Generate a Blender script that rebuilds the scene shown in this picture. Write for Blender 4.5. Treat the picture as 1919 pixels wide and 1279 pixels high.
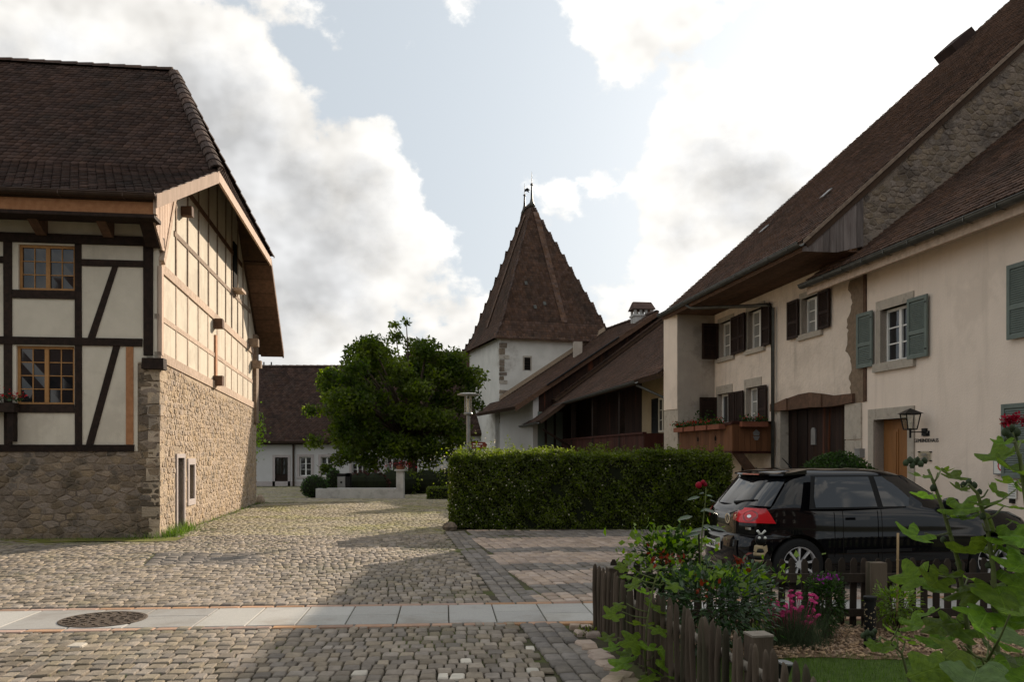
import bpy, bmesh, math, random
import numpy as np
from mathutils import Vector, Matrix, Euler

for _o in list(bpy.data.objects):
    bpy.data.objects.remove(_o)
S = bpy.context.scene
COL = S.collection
R = math.radians
random.seed(7)
RNG = np.random.default_rng(11)

# ------------------------------------------------------------------ camera, sky, sun, exposure
FPX, HOR, HC = 1600.0, 852.0, 1.7
cam_d = bpy.data.cameras.new('camera')
cam_d.sensor_width = 36.0
cam_d.lens = 36.0 * FPX / 1919.0
cam_d.shift_y = (HOR - 639.5) / 1919.0
cam_d.clip_start = 0.05
cam_d.clip_end = 3000.0
cam = bpy.data.objects.new('camera', cam_d)
COL.objects.link(cam)
cam.location = (0, 0, HC)
cam.rotation_euler = (R(90), 0, 0)
S.camera = cam

SUN = Vector((0.4906, 1.0, 0.4388)).normalized()
SUN_EL = math.asin(SUN.z)
SUN_AZ = math.atan2(SUN.x, SUN.y)
sl = bpy.data.lights.new('sun', 'SUN')
sl.energy = 4.9
sl.angle = R(0.55)
sl.color = (1.0, 0.85, 0.68)
so = bpy.data.objects.new('sun', sl)
COL.objects.link(so)
so.location = (20, 40, 30)
so.rotation_euler = SUN.to_track_quat('Z', 'Y').to_euler()

S.view_settings.view_transform = 'Standard'
S.view_settings.look = 'None'
S.view_settings.exposure = 0.60
S.view_settings.gamma = 1.0
S.view_settings.use_curve_mapping = False
S.cycles.use_denoising = True
S.cycles.max_bounces = 5
S.cycles.transparent_max_bounces = 12
S.render.film_transparent = False

def pdir(px, py):
    return Vector(((px - 960) / FPX, 1.0, (HOR - py) / FPX)).normalized()

class NT:
    """small node tree writer"""
    def __init__(s, nt):
        s.nt = nt
    def n(s, typ, **kw):
        nd = s.nt.nodes.new(typ)
        for k, v in kw.items():
            setattr(nd, k, v)
        return nd
    def put(s, sock, v):
        if hasattr(v, 'node') or isinstance(v, bpy.types.NodeSocket):
            s.nt.links.new(v, sock)
        else:
            sock.default_value = v
    def m(s, op, a, b=0.0, c=0.0, clamp=False):
        nd = s.n('ShaderNodeMath', operation=op)
        nd.use_clamp = clamp
        s.put(nd.inputs[0], a); s.put(nd.inputs[1], b); s.put(nd.inputs[2], c)
        return nd.outputs[0]
    def vm(s, op, a, b=(0, 0, 0)):
        nd = s.n('ShaderNodeVectorMath', operation=op)
        s.put(nd.inputs[0], a)
        s.put(nd.inputs[1], b)
        return nd.outputs['Value'] if op in ('DOT_PRODUCT', 'LENGTH') else nd.outputs[0]
    def ramp01(s, v, lo, hi, smooth=True):
        nd = s.n('ShaderNodeMapRange')
        nd.interpolation_type = 'SMOOTHSTEP' if smooth else 'LINEAR'
        nd.clamp = True if not smooth else nd.clamp
        s.put(nd.inputs[0], v); s.put(nd.inputs[1], lo); s.put(nd.inputs[2], hi)
        return nd.outputs[0]
    def noise(s, vec, scale, detail=6.0, rough=0.55, dist=0.0):
        nd = s.n('ShaderNodeTexNoise')
        s.put(nd.inputs['Vector'], vec)
        nd.inputs['Scale'].default_value = scale
        nd.inputs['Detail'].default_value = detail
        nd.inputs['Roughness'].default_value = rough
        nd.inputs['Distortion'].default_value = dist
        return nd.outputs['Fac']
    def mix(s, f, a, b, mode='MIX'):
        nd = s.n('ShaderNodeMix', data_type='RGBA', blend_type=mode)
        s.put(nd.inputs[0], f)
        s.put(nd.inputs[6], a if not isinstance(a, tuple) else (*a[:3], 1))
        s.put(nd.inputs[7], b if not isinstance(b, tuple) else (*b[:3], 1))
        return nd.outputs[2]

W = bpy.data.worlds.new('World')
S.world = W
W.use_nodes = True
W.cycles.sampling_method = 'MANUAL'
W.cycles.sample_map_resolution = 256
W.node_tree.nodes.clear()
t = NT(W.node_tree)
sky = t.n('ShaderNodeTexSky', sky_type='NISHITA')
sky.sun_disc = False
sky.sun_elevation = SUN_EL
sky.sun_rotation = SUN_AZ
sky.altitude = 450
sky.air_density = 1.0
sky.dust_density = 2.2
sky.ozone_density = 1.0
D = t.n('ShaderNodeTexCoord').outputs['Generated']
# cumulus: fractal noise over the direction, denser round the places where the photograph has its clouds
LUMPS = [(60, 120, 230, .55), (300, 230, 170, .50), (500, 400, 190, .55), (590, 300, 110, .36), (620, 560, 170, .36), (760, 590, 150, .26),
         (890, 545, 90, .30), (1390, 350, 150, .42), (1250, 260, 100, .18), (1050, 330, 60, .34), (1330, 200, 110, .30), (1190, 40, 100, .26),
         (1250, 470, 120, .32), (1130, 590, 80, .16), (985, 300, 34, .3), (830, 110, 50, .22), (560, 0, 60, .26), (1190, 110, 60, .2),
         (570, 90, 150, -.50), (800, 250, 180, -.46), (960, 130, 120, -.30), (870, 420, 100, -.36), (1060, 470, 60, -.25), (1140, 230, 90, -.42), (1010, 220, 90, -.2), (1480, 30, 130, -.3), (1400, 70, 90, -.28), (1240, 150, 50, -.25), (1130, 520, 60, -.25)]
def puffs(vec):
    w = t.n('ShaderNodeTexNoise'); t.put(w.inputs['Vector'], vec); w.inputs['Scale'].default_value = 9.0; w.inputs['Detail'].default_value = 1.0
    wv = t.vm('ADD', vec, t.vm('MULTIPLY', t.vm('SUBTRACT', w.outputs['Color'], (.5, .5, .5)), (.10, .10, .10)))
    vo = t.n('ShaderNodeTexVoronoi', feature='F1'); t.put(vo.inputs['Vector'], wv); vo.inputs['Scale'].default_value = 17.0
    return t.m('SUBTRACT', .5, vo.outputs['Distance'])
def body(vec):
    n1 = t.noise(vec, 5.6, 8.0, 0.60, 0.0)
    return t.m('ADD', t.m('MULTIPLY_ADD', n1, 3.1, -1.56), t.m('MULTIPLY', puffs(vec), .50))
Ds = t.vm('MULTIPLY', D, (1.0, 1.0, 1.3))
b0 = body(Ds)
b1 = t.m('MULTIPLY_ADD', t.noise(t.vm('ADD', Ds, tuple(SUN * 0.030 + Vector((0, 0, .02)))), 5.6, 4.0, .60), 3.1, -1.56)
b2 = t.m('MULTIPLY_ADD', t.noise(Ds, 5.6, 4.0, .60), 3.1, -1.56)
dens = b0
for (px, py, sg, am) in LUMPS:
    k = 1.0 / ((sg / FPX) ** 2)
    dt = t.vm('DOT_PRODUCT', D, tuple(pdir(px, py)))
    dens = t.m('MULTIPLY_ADD', t.m('EXPONENT', t.m('MULTIPLY_ADD', dt, k, -k)), am, dens)
lit = t.m('SUBTRACT', b2, b1)
cov = t.ramp01(dens, -0.06, 0.20)
thick = t.ramp01(dens, 0.25, 1.15)
sund = t.m('MAXIMUM', t.vm('DOT_PRODUCT', D, tuple(SUN)), 0.0)
glow = t.m('POWER', sund, 9.0)
cb = t.m('MULTIPLY_ADD', thick, -0.17, 0.69)
cb = t.m('MULTIPLY_ADD', lit, 0.36, cb)
for (px, py, sg, am) in ((1330, 370, 80, -.11), (1440, 345, 70, -.10), (1240, 440, 50, -.07), (620, 590, 90, -.10)):
    k = 1.0 / ((sg / FPX) ** 2)
    cb = t.m('MULTIPLY_ADD', t.m('EXPONENT', t.m('MULTIPLY_ADD', t.vm('DOT_PRODUCT', D, tuple(pdir(px, py))), k, -k)), am, cb)
cb = t.m('MULTIPLY_ADD', glow, 0.14, cb)
cb = t.m('MINIMUM', t.m('MAXIMUM', cb, 0.40), 1.1)
skyc = t.vm('MULTIPLY', sky.outputs[0], (0.0095, 0.0095, 0.0095))
hz = t.m('MULTIPLY_ADD', t.m('POWER', sund, 8.0), 0.16, 0.385)
skyc = t.vm('ADD', skyc, t.mix(hz, (0, 0, 0), (0.90, 0.985, 1.06)))
ccomb = t.n('ShaderNodeCombineXYZ')
for i in range(3):
    t.put(ccomb.inputs[i], cb)
ccol = t.vm('MULTIPLY', t.mix(thick, (1.0, 0.975, 0.93), (0.95, 0.955, 0.96)), ccomb.outputs[0])
fin = t.mix(cov, skyc, ccol)
bg = t.n('ShaderNodeBackground')
t.put(bg.inputs[0], fin)
bg.inputs[1].default_value = 1.0
wo = t.n('ShaderNodeOutputWorld')
W.node_tree.links.new(bg.outputs[0], wo.inputs[0])

# ------------------------------------------------------------------ materials
MATS = {}
def M(name, c1, c2=None, rough=0.8, scale=6.0, detail=6.0, bump=0.25, bscale=None, island=0.0, metal=0.0, spec=0.14, stretch=(1, 1, 1),
      c3=None, s3=1.3, t3=(0.52, 0.62), sat=0.0, trans=0.0, coat=0.0, bdist=0.02, streak=None):
    mt = bpy.data.materials.new(name)
    mt.use_nodes = True
    nt = mt.node_tree
    nt.nodes.clear()
    k = NT(nt)
    pos = k.n('ShaderNodeNewGeometry')
    P = k.vm('MULTIPLY', pos.outputs['Position'], tuple(stretch))
    if c2 is not None:
        f = k.ramp01(k.noise(P, scale, detail, 0.6), 0.33, 0.67)
        col = k.mix(f, c1, c2)
    else:
        col = k.mix(0.0, c1, c1)
    if c3 is not None:
        f3 = k.ramp01(k.noise(P, s3, 5.0, 0.65), t3[0], t3[1])
        col = k.mix(f3, col, c3)
    if streak is not None:
        fs_ = k.ramp01(k.noise(k.vm('MULTIPLY', pos.outputs['Position'], (3.2, 3.2, .30)), 1.0, 5.0, .6), .50, .72)
        col = k.mix(k.m('MULTIPLY', fs_, streak[1]), col, streak[0])
    if island:
        rnd = pos.outputs['Random Per Island']
        oi = k.n('ShaderNodeObjectInfo').outputs['Random']
        r = k.m('FRACT', k.m('ADD', rnd, k.m('MULTIPLY', oi, 7.31)))
        v = k.m('MULTIPLY_ADD', k.m('SUBTRACT', r, 0.5), 2 * island, 1.0)
        hs = k.n('ShaderNodeHueSaturation')
        k.put(hs.inputs['Color'], col)
        k.put(hs.inputs['Value'], v)
        r2 = k.m('FRACT', k.m('MULTIPLY', r, 13.7))
        k.put(hs.inputs['Saturation'], k.m('MULTIPLY_ADD', k.m('SUBTRACT', r2, 0.5), 2 * sat, 1.0))
        k.put(hs.inputs['Hue'], k.m('MULTIPLY_ADD', k.m('SUBTRACT', r2, 0.5), 0.05 * sat, 0.5))
        col = hs.outputs[0]
    b = k.n('ShaderNodeBsdfPrincipled')
    k.put(b.inputs['Base Color'], col)
    b.inputs['Roughness'].default_value = rough
    b.inputs['Metallic'].default_value = metal
    b.inputs['Specular IOR Level'].default_value = spec
    b.inputs['Coat Weight'].default_value = coat
    b.inputs['Coat Roughness'].default_value = 0.03
    if bump:
        bn = k.n('ShaderNodeBump')
        bn.inputs['Strength'].default_value = bump
        bn.inputs['Distance'].default_value = bdist
        k.put(bn.inputs['Height'], k.noise(P, bscale or scale * 5, 5.0, 0.65))
        nt.links.new(bn.outputs[0], b.inputs['Normal'])
    out = k.n('ShaderNodeOutputMaterial')
    sh = b.outputs[0]
    if trans:
        tr = k.n('ShaderNodeBsdfTranslucent')
        hs2 = k.n('ShaderNodeHueSaturation')
        k.put(hs2.inputs['Color'], col)
        hs2.inputs['Value'].default_value = 1.5
        hs2.inputs['Saturation'].default_value = 1.15
        k.put(tr.inputs[0], hs2.outputs[0])
        mx = k.n('ShaderNodeMixShader')
        mx.inputs[0].default_value = trans
        nt.links.new(sh, mx.inputs[1]); nt.links.new(tr.outputs[0], mx.inputs[2])
        sh = mx.outputs[0]
    nt.links.new(sh, out.inputs[0])
    MATS[name] = mt
    return mt

M('soil', (.10, .095, .055), (.07, .065, .045), .95, 3, bump=.5, c3=(.085, .10, .03), s3=.6)
M('joint', (.075, .064, .043), (.052, .046, .032), .95, 9, bump=.5, c3=(.080, .088, .030), s3=.9, t3=(.45, .6))
M('cobble', (.275, .232, .185), (.215, .18, .143), .8, 14, bump=.6, bscale=60, island=.34, sat=.22, c3=(.17, .15, .11), s3=.45, t3=(.48, .68))
M('cobble_far', (.285, .245, .175), (.23, .20, .14), .85, 14, bump=.4, bscale=60, island=.24, sat=.2, c3=(.215, .20, .095), s3=.5, t3=(.46, .66))
M('cobble_grey', (.215, .19, .165), (.165, .147, .13), .8, 14, bump=.5, bscale=60, island=.26, sat=.2)
M('cobble_pink', (.42, .33, .265), (.35, .272, .217), .8, 12, bump=.5, bscale=60, island=.20, sat=.12)
M('pale_stone', (.55, .50, .42), (.45, .41, .35), .8, 10, bump=.4, island=.2)
M('granite', (.40, .385, .355), (.33, .32, .30), .7, 90, 3, bump=.2, bscale=140, island=.22, sat=.12, c3=(.29, .27, .24), s3=1.6, t3=(.45, .7))
M('edge_brick', (.40, .25, .17), (.33, .22, .16), .85, 10, bump=.4, island=.25, sat=.25)
M('cast_iron', (.12, .09, .065), (.07, .055, .045), .6, 25, bump=.8, bscale=60, metal=.5)
M('rubble', (.52, .41, .30), (.42, .325, .235), .92, 7, bump=.9, bscale=26, island=.16, sat=.16, c3=(.35, .285, .22), s3=3.0, bdist=.04)
M('mortar', (.52, .415, .305), (.44, .35, .25), .95, 9, bump=.9, bscale=22, c3=(.34, .275, .205), s3=1.2, bdist=.04)
M('rubble_shaded_brown', (.26, .20, .145), (.19, .145, .105), .92, 5, bump=.9, bscale=26, island=.26, sat=.2, c3=(.13, .105, .08), s3=1.6, bdist=.04)  # darker copy of rubble: the front wall's shade is in its colour
M('mortar_shaded', (.26, .20, .145), (.19, .15, .11), .95, 7, bump=.9, bscale=24, c3=(.13, .10, .08), s3=.9, bdist=.03)  # darker copy of mortar for the shaded front, shade put into the colour
M('party_stone', (.27, .215, .165), (.20, .16, .12), .92, 7, bump=.9, bscale=28, island=.22, sat=.2, c3=(.15, .12, .095), s3=2, bdist=.04)
M('plaster_cream', (.64, .575, .47), (.59, .53, .43), .92, 3, bump=.3, bscale=45, c3=(.54, .48, .39), s3=.8, streak=((.44, .385, .30), .4))
M('plaster_house', (.78, .665, .56), (.74, .63, .53), .93, 2.0, bump=.35, bscale=30, c3=(.69, .585, .49), s3=.5, streak=((.54, .45, .37), .35))
M('plaster_farm', (.76, .65, .545), (.69, .59, .495), .93, 2.2, bump=.7, bscale=9, c3=(.58, .49, .405), s3=.8, t3=(.50, .72), bdist=.04, streak=((.42, .35, .285), .5))
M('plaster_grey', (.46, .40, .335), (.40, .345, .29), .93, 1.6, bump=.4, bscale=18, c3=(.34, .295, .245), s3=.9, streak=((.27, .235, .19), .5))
M('plaster_white', (.66, .635, .585), (.58, .56, .51), .93, 1.2, bump=.4, bscale=14, c3=(.36, .325, .28), s3=.55, t3=(.55, .75))
M('plaster_rear', (.56, .545, .53), (.52, .505, .49), .93, 1.2, bump=.2, bscale=14)
M('plaster_ochre', (.42, .33, .21), (.37, .29, .185), .93, 2, bump=.3, bscale=20)
M('render_raw', (.27, .20, .14), (.20, .15, .105), .95, 12, bump=.9, bscale=40, bdist=.03)
M('timber_dark', (.034, .021, .016), (.020, .014, .011), .8, 10, bump=.5, bscale=30, island=.2)
M('timber_brown', (.15, .085, .055), (.10, .06, .04), .8, 8, bump=.5, bscale=30, island=.2)
M('timber_bleached', (.52, .40, .31), (.40, .30, .225), .85, 9, bump=.5, bscale=34, island=.15)
M('timber_grey', (.30, .225, .165), (.20, .148, .11), .85, 9, bump=.6, bscale=34, island=.15)
M('timber_new', (.42, .20, .095), (.34, .155, .07), .7, 9, bump=.3, bscale=34, island=.15)
M('board_pale', (.58, .43, .33), (.48, .35, .265), .8, 8, bump=.4, bscale=40, stretch=(1, 1, .15), island=.12)
M('board_weathered', (.20, .17, .155), (.13, .105, .095), .85, 12, bump=.6, bscale=30, stretch=(1, 1, .12), island=.25)
M('soffit', (.075, .046, .030), (.055, .036, .025), .9, 6, bump=.3, bscale=20)
M('window_oak', (.42, .22, .085), (.36, .185, .07), .5, 12, bump=.15, bscale=50)
M('door_oak', (.27, .125, .045), (.22, .10, .036), .5, 7, bump=.2, bscale=30, stretch=(1, 1, .15))
M('gate_wood', (.034, .018, .012), (.018, .011, .009), .8, 5, bump=.5, bscale=24, stretch=(1, 1, .10), island=.4, sat=.15, c3=(.085, .030, .016), s3=2.2, t3=(.56, .7))
M('balcony_wood', (.165, .072, .034), (.125, .054, .025), .65, 5, bump=.3, bscale=24, stretch=(1, 1, .12), island=.22)
M('balcony_dark', (.060, .020, .014), (.04, .014, .010), .7, 5, bump=.3, bscale=24, stretch=(1, 1, .12), island=.22)
M('shutter_brown', (.036, .021, .016), (.026, .016, .012), .7, 8, bump=.2, bscale=30, stretch=(1, 1, .2), island=.12)
M('shutter_green', (.150, .180, .160), (.130, .157, .140), .6, 6, bump=.1, bscale=40)
M('shutter_black', (.018, .018, .016), (.012, .012, .012), .6, 6, bump=.1)
M('white_paint', (.78, .77, .73), (.72, .71, .67), .5, 8, bump=.05)
M('cream_paint', (.62, .58, .47), None, .5, bump=0)
M('limestone', (.44, .39, .325), (.37, .33, .275), .88, 7, bump=.4, bscale=50, island=.1, c3=(.26, .23, .19), s3=4, t3=(.55, .7))
M('limestone_pink', (.46, .41, .39), (.41, .36, .345), .88, 6, bump=.25, bscale=40)
M('concrete', (.50, .49, .47), (.43, .42, .40), .9, 4, bump=.4, bscale=30, c3=(.36, .35, .33), s3=1.5)
M('roof_tile', (.082, .050, .039), (.058, .037, .031), .9, 2.2, bump=.4, bscale=40, island=.30, sat=.12, c3=(.044, .033, .028), s3=.9, t3=(.45, .75))
M('roof_tile_warm', (.128, .076, .055), (.094, .058, .043), .9, 2.2, bump=.4, bscale=40, island=.28, sat=.12, c3=(.070, .050, .040), s3=.7, t3=(.45, .75))
M('roof_tile_pale', (.20, .125, .092), (.16, .102, .078), .85, 4, bump=.4, bscale=40, island=.25, sat=.2)
M('ridge_tile', (.095, .064, .052), (.066, .047, .040), .9, 6, bump=.4, bscale=40, island=.3, sat=.2)
M('gutter_metal', (.105, .105, .095), (.075, .073, .065), .5, 6, bump=.1, metal=.6)
M('copper_brown', (.075, .050, .038), (.055, .038, .030), .45, 5, bump=.1, metal=.5)
M('steel_grey', (.28, .28, .275), (.235, .235, .23), .5, 5, bump=.05, metal=.5)
M('black_metal', (.018, .018, .018), (.013, .013, .013), .45, 6, bump=.1, metal=.3)
M('glass_dark', (.012, .013, .015), None, .04, bump=0, spec=.6)
M('glass_curtain', (.30, .30, .28), (.22, .22, .21), .12, 14, bump=0, stretch=(4, 4, .3), spec=.6)
M('dark_void', (.008, .007, .006), None, .95, bump=0)
M('fog_steel', (.16, .145, .125), (.125, .11, .095), .6, 5, bump=.2)
M('bark', (.10, .075, .05), (.06, .047, .035), .95, 12, bump=.9, bscale=20, stretch=(1, 1, .3))
M('leaf_tree', (.135, .175, .028), (.042, .070, .013), .6, .75, bump=0, island=.4, sat=.25, trans=.5)
M('leaf_hedge', (.135, .170, .030), (.080, .108, .020), .6, 1.5, bump=0, island=.5, sat=.35, trans=.45)
M('leaf_box', (.042, .080, .018), (.028, .056, .013), .55, 4, bump=0, island=.45, sat=.3, trans=.28)
M('leaf_rose', (.055, .095, .035), (.036, .066, .026), .25, 6, bump=0, island=.4, sat=.3, trans=.3, spec=.6)
M('leaf_bright', (.19, .29, .045), (.14, .22, .034), .45, 6, bump=0, island=.3, sat=.3, trans=.5)
M('leaf_hollyhock', (.19, .28, .055), (.14, .215, .042), .5, 9, bump=.3, bscale=50, island=.25, sat=.3, trans=.5)
M('leaf_grey', (.075, .100, .052), (.05, .07, .037), .6, 9, bump=.2, island=.25, trans=.25)
M('leaf_red', (.22, .035, .012), (.15, .025, .012), .45, 6, bump=0, island=.3, trans=.35)
M('leaf_dark_red', (.06, .018, .014), (.04, .014, .012), .5, 6, bump=0, island=.4, trans=.2)
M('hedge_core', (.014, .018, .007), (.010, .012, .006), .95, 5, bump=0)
M('stem_green', (.13, .165, .05), (.095, .105, .045), .6, 12, bump=.2)
M('stem_brown', (.10, .075, .05), (.07, .05, .035), .8, 12, bump=.3)
M('grass_blade', (.105, .175, .03), (.08, .135, .022), .6, 3, bump=0, island=.4, sat=.3, trans=.4)
M('lawn', (.075, .115, .024), (.05, .08, .018), .95, 14, bump=.6, bscale=40)
M('moss', (.16, .16, .035), (.12, .125, .03), .95, 6, bump=.6, bscale=30, c3=(.20, .165, .075), s3=1.4)
M('wood_chip', (.42, .29, .185), (.33, .225, .145), .85, 20, bump=.2, island=.35, sat=.1)
M('chip_bed', (.24, .16, .10), (.16, .105, .068), .95, 22, bump=.8, bscale=40)
M('picket', (.115, .088, .065), (.070, .053, .039), .9, 7, bump=.6, bscale=28, stretch=(1, 1, .12), island=.25, c3=(.055, .050, .032), s3=5)
M('picket_dark', (.045, .034, .026), (.028, .022, .017), .9, 7, bump=.6, bscale=28, stretch=(1, 1, .12), island=.22)
M('rail_pale', (.25, .22, .18), (.18, .155, .125), .9, 8, bump=.5, bscale=28, island=.15)
M('bamboo', (.36, .25, .13), (.28, .19, .10), .5, 12, bump=.1)
M('flower_pink', (.55, .055, .20), (.42, .035, .15), .5, 30, bump=0, island=.3, trans=.25)
M('flower_purple', (.35, .04, .33), (.27, .03, .26), .5, 30, bump=0, island=.3, trans=.25)
M('flower_red', (.50, .02, .025), (.36, .012, .02), .5, 30, bump=0, island=.35, trans=.2)
M('flower_dark_red', (.30, .008, .025), (.22, .006, .02), .5, 30, bump=0, island=.35, trans=.2)
M('flower_white', (.62, .58, .45), (.52, .48, .36), .6, 30, bump=0, island=.2, trans=.2)
M('terracotta', (.25, .095, .055), (.20, .075, .045), .8, 8, bump=.2)
M('car_paint', (.004, .004, .005), None, .05, bump=0, spec=.45)
M('car_glass', (.006, .007, .009), None, .03, bump=0, spec=.7)
M('car_trim', (.010, .010, .010), None, .5, bump=0)
M('tyre', (.014, .014, .014), None, .85, bump=.1, bscale=60)
M('alloy', (.55, .55, .55), None, .35, bump=0, metal=.25)
M('chrome', (.65, .65, .65), None, .15, bump=0, metal=1.0)
M('lamp_red', (.58, .012, .02), None, .12, bump=0, spec=.5, coat=.4)
M('lamp_red_dark', (.22, .008, .012), None, .15, bump=0, spec=.6, coat=.6)
M('plate_white', (.66, .66, .62), None, .45, bump=0)
M('ink_black', (.012, .012, .012), None, .6, bump=0)
M('ink_red', (.50, .02, .02), None, .5, bump=0)
M('ink_orange', (.55, .16, .03), None, .5, bump=0)
M('ink_grey', (.22, .22, .22), None, .6, bump=0)
M('sign_blue', (.02, .10, .33), None, .45, bump=0)
M('sign_brown', (.16, .035, .025), None, .45, bump=0)
M('bee_cream', (.46, .36, .22), (.38, .29, .18), .6, 14, bump=.1)
def veined(name, c1, c2, trans=.48):
    mt = bpy.data.materials.new(name); mt.use_nodes = True
    nt = mt.node_tree; nt.nodes.clear(); k = NT(nt)
    oc = k.n('ShaderNodeTexCoord').outputs['Object']
    sx = k.n('ShaderNodeSeparateXYZ'); k.put(sx.inputs[0], oc)
    an = k.m('ARCTAN2', sx.outputs[0], k.m('SUBTRACT', sx.outputs[1], .10))
    ra = k.vm('LENGTH', k.vm('SUBTRACT', oc, (0, .10, 0)))
    main = k.m('ABSOLUTE', k.m('SINE', k.m('MULTIPLY', an, 2.5)))
    vein = k.m('SUBTRACT', 1.0, k.ramp01(k.m('MULTIPLY', main, ra), .0, .045))
    side = k.m('ABSOLUTE', k.m('SINE', k.m('ADD', k.m('MULTIPLY', ra, 34.0), k.m('MULTIPLY', main, 5.0))))
    vein2 = k.m('MULTIPLY', k.m('SUBTRACT', 1.0, k.ramp01(side, .0, .35)), .35)
    v = k.m('MAXIMUM', vein, vein2)
    ri = k.n('ShaderNodeObjectInfo').outputs['Random']
    nz = k.noise(k.vm('ADD', oc, k.n('ShaderNodeNewGeometry').outputs['Position']), 9.0, 5.0, .6)
    col = k.mix(k.ramp01(nz, .35, .68), c1, c2)
    col = k.mix(k.m('MULTIPLY', v, .45), col, tuple(min(1, x * 1.9 + .02) for x in c1))
    spot = k.ramp01(k.noise(oc, 16.0, 3.0, .5), .70, .76)
    col = k.mix(k.m('MULTIPLY', spot, .6), col, (.16, .12, .035))
    hs = k.n('ShaderNodeHueSaturation'); k.put(hs.inputs['Color'], col)
    k.put(hs.inputs['Value'], k.m('MULTIPLY_ADD', ri, .65, .62)); k.put(hs.inputs['Hue'], k.m('MULTIPLY_ADD', ri, .03, .485))
    b = k.n('ShaderNodeBsdfPrincipled'); k.put(b.inputs['Base Color'], hs.outputs[0]); b.inputs['Roughness'].default_value = .5; b.inputs['Specular IOR Level'].default_value = .22
    bn = k.n('ShaderNodeBump'); bn.inputs['Strength'].default_value = .7; bn.inputs['Distance'].default_value = .012
    k.put(bn.inputs['Height'], k.m('SUBTRACT', k.noise(oc, 9.0, 3.0, .5), k.m('MULTIPLY', v, .8))); nt.links.new(bn.outputs[0], b.inputs['Normal'])
    tr = k.n('ShaderNodeBsdfTranslucent'); h2 = k.n('ShaderNodeHueSaturation'); k.put(h2.inputs['Color'], hs.outputs[0]); h2.inputs['Value'].default_value = 1.5; k.put(tr.inputs[0], h2.outputs[0])
    mx = k.n('ShaderNodeMixShader'); mx.inputs[0].default_value = trans; nt.links.new(b.outputs[0], mx.inputs[1]); nt.links.new(tr.outputs[0], mx.inputs[2])
    o = k.n('ShaderNodeOutputMaterial'); nt.links.new(mx.outputs[0], o.inputs[0])
    MATS[name] = mt
veined('leaf_veined', (.17, .27, .022), (.105, .18, .018), .55)
veined('leaf_veined_grey', (.13, .185, .06), (.09, .13, .045), .4)
def glass_clear():
    mt = bpy.data.materials.new('lantern_glass'); mt.use_nodes = True
    nt = mt.node_tree; nt.nodes.clear(); k = NT(nt)
    a = k.n('ShaderNodeBsdfTransparent'); a.inputs[0].default_value = (.93, .93, .90, 1)
    g = k.n('ShaderNodeBsdfGlossy'); g.inputs[1].default_value = .05
    mx = k.n('ShaderNodeMixShader'); mx.inputs[0].default_value = .14
    nt.links.new(a.outputs[0], mx.inputs[1]); nt.links.new(g.outputs[0], mx.inputs[2])
    o = k.n('ShaderNodeOutputMaterial'); nt.links.new(mx.outputs[0], o.inputs[0])
    MATS['lantern_glass'] = mt
glass_clear()

# ------------------------------------------------------------------ mesh helpers
WL = {}
def wloc(o):
    return WL.get(o.name, Vector((0, 0, 0))) if o else Vector((0, 0, 0))
def tag(o, label, cat, group=None):
    o['label'] = label; o['category'] = cat
    if group: o['group'] = group
    return o
def thing(name, label, cat, loc=(0, 0, 0), group=None):
    o = bpy.data.objects.new(name, None)
    o.empty_display_size = .2
    COL.objects.link(o)
    o.location = loc
    WL[o.name] = Vector(loc)
    return tag(o, label, cat, group)
def link_mesh(me, name, loc, parent):
    o = bpy.data.objects.new(name, me)
    COL.objects.link(o)
    loc = Vector(loc)
    if parent:
        o.parent = parent
        o.location = loc - wloc(parent)
    else:
        o.location = loc
    WL[o.name] = loc
    return o
def inst(me, name, mw, parent):
    o = bpy.data.objects.new(name, me)
    COL.objects.link(o)
    if parent:
        o.parent = parent
        o.matrix_basis = Matrix.Translation(-wloc(parent)) @ mw
    else:
        o.matrix_basis = mw
    WL[o.name] = mw.translation.copy()
    return o

class Fr:
    """plane frame: a runs along the wall, h up, o outward"""
    def __init__(s, o, a, n):
        s.o, s.a, s.n = Vector(o), Vector(a), Vector(n).normalized()
    def P(s, a, h, o=0.0):
        return s.o + s.a * a + Vector((0, 0, h)) + s.n * o

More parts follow.
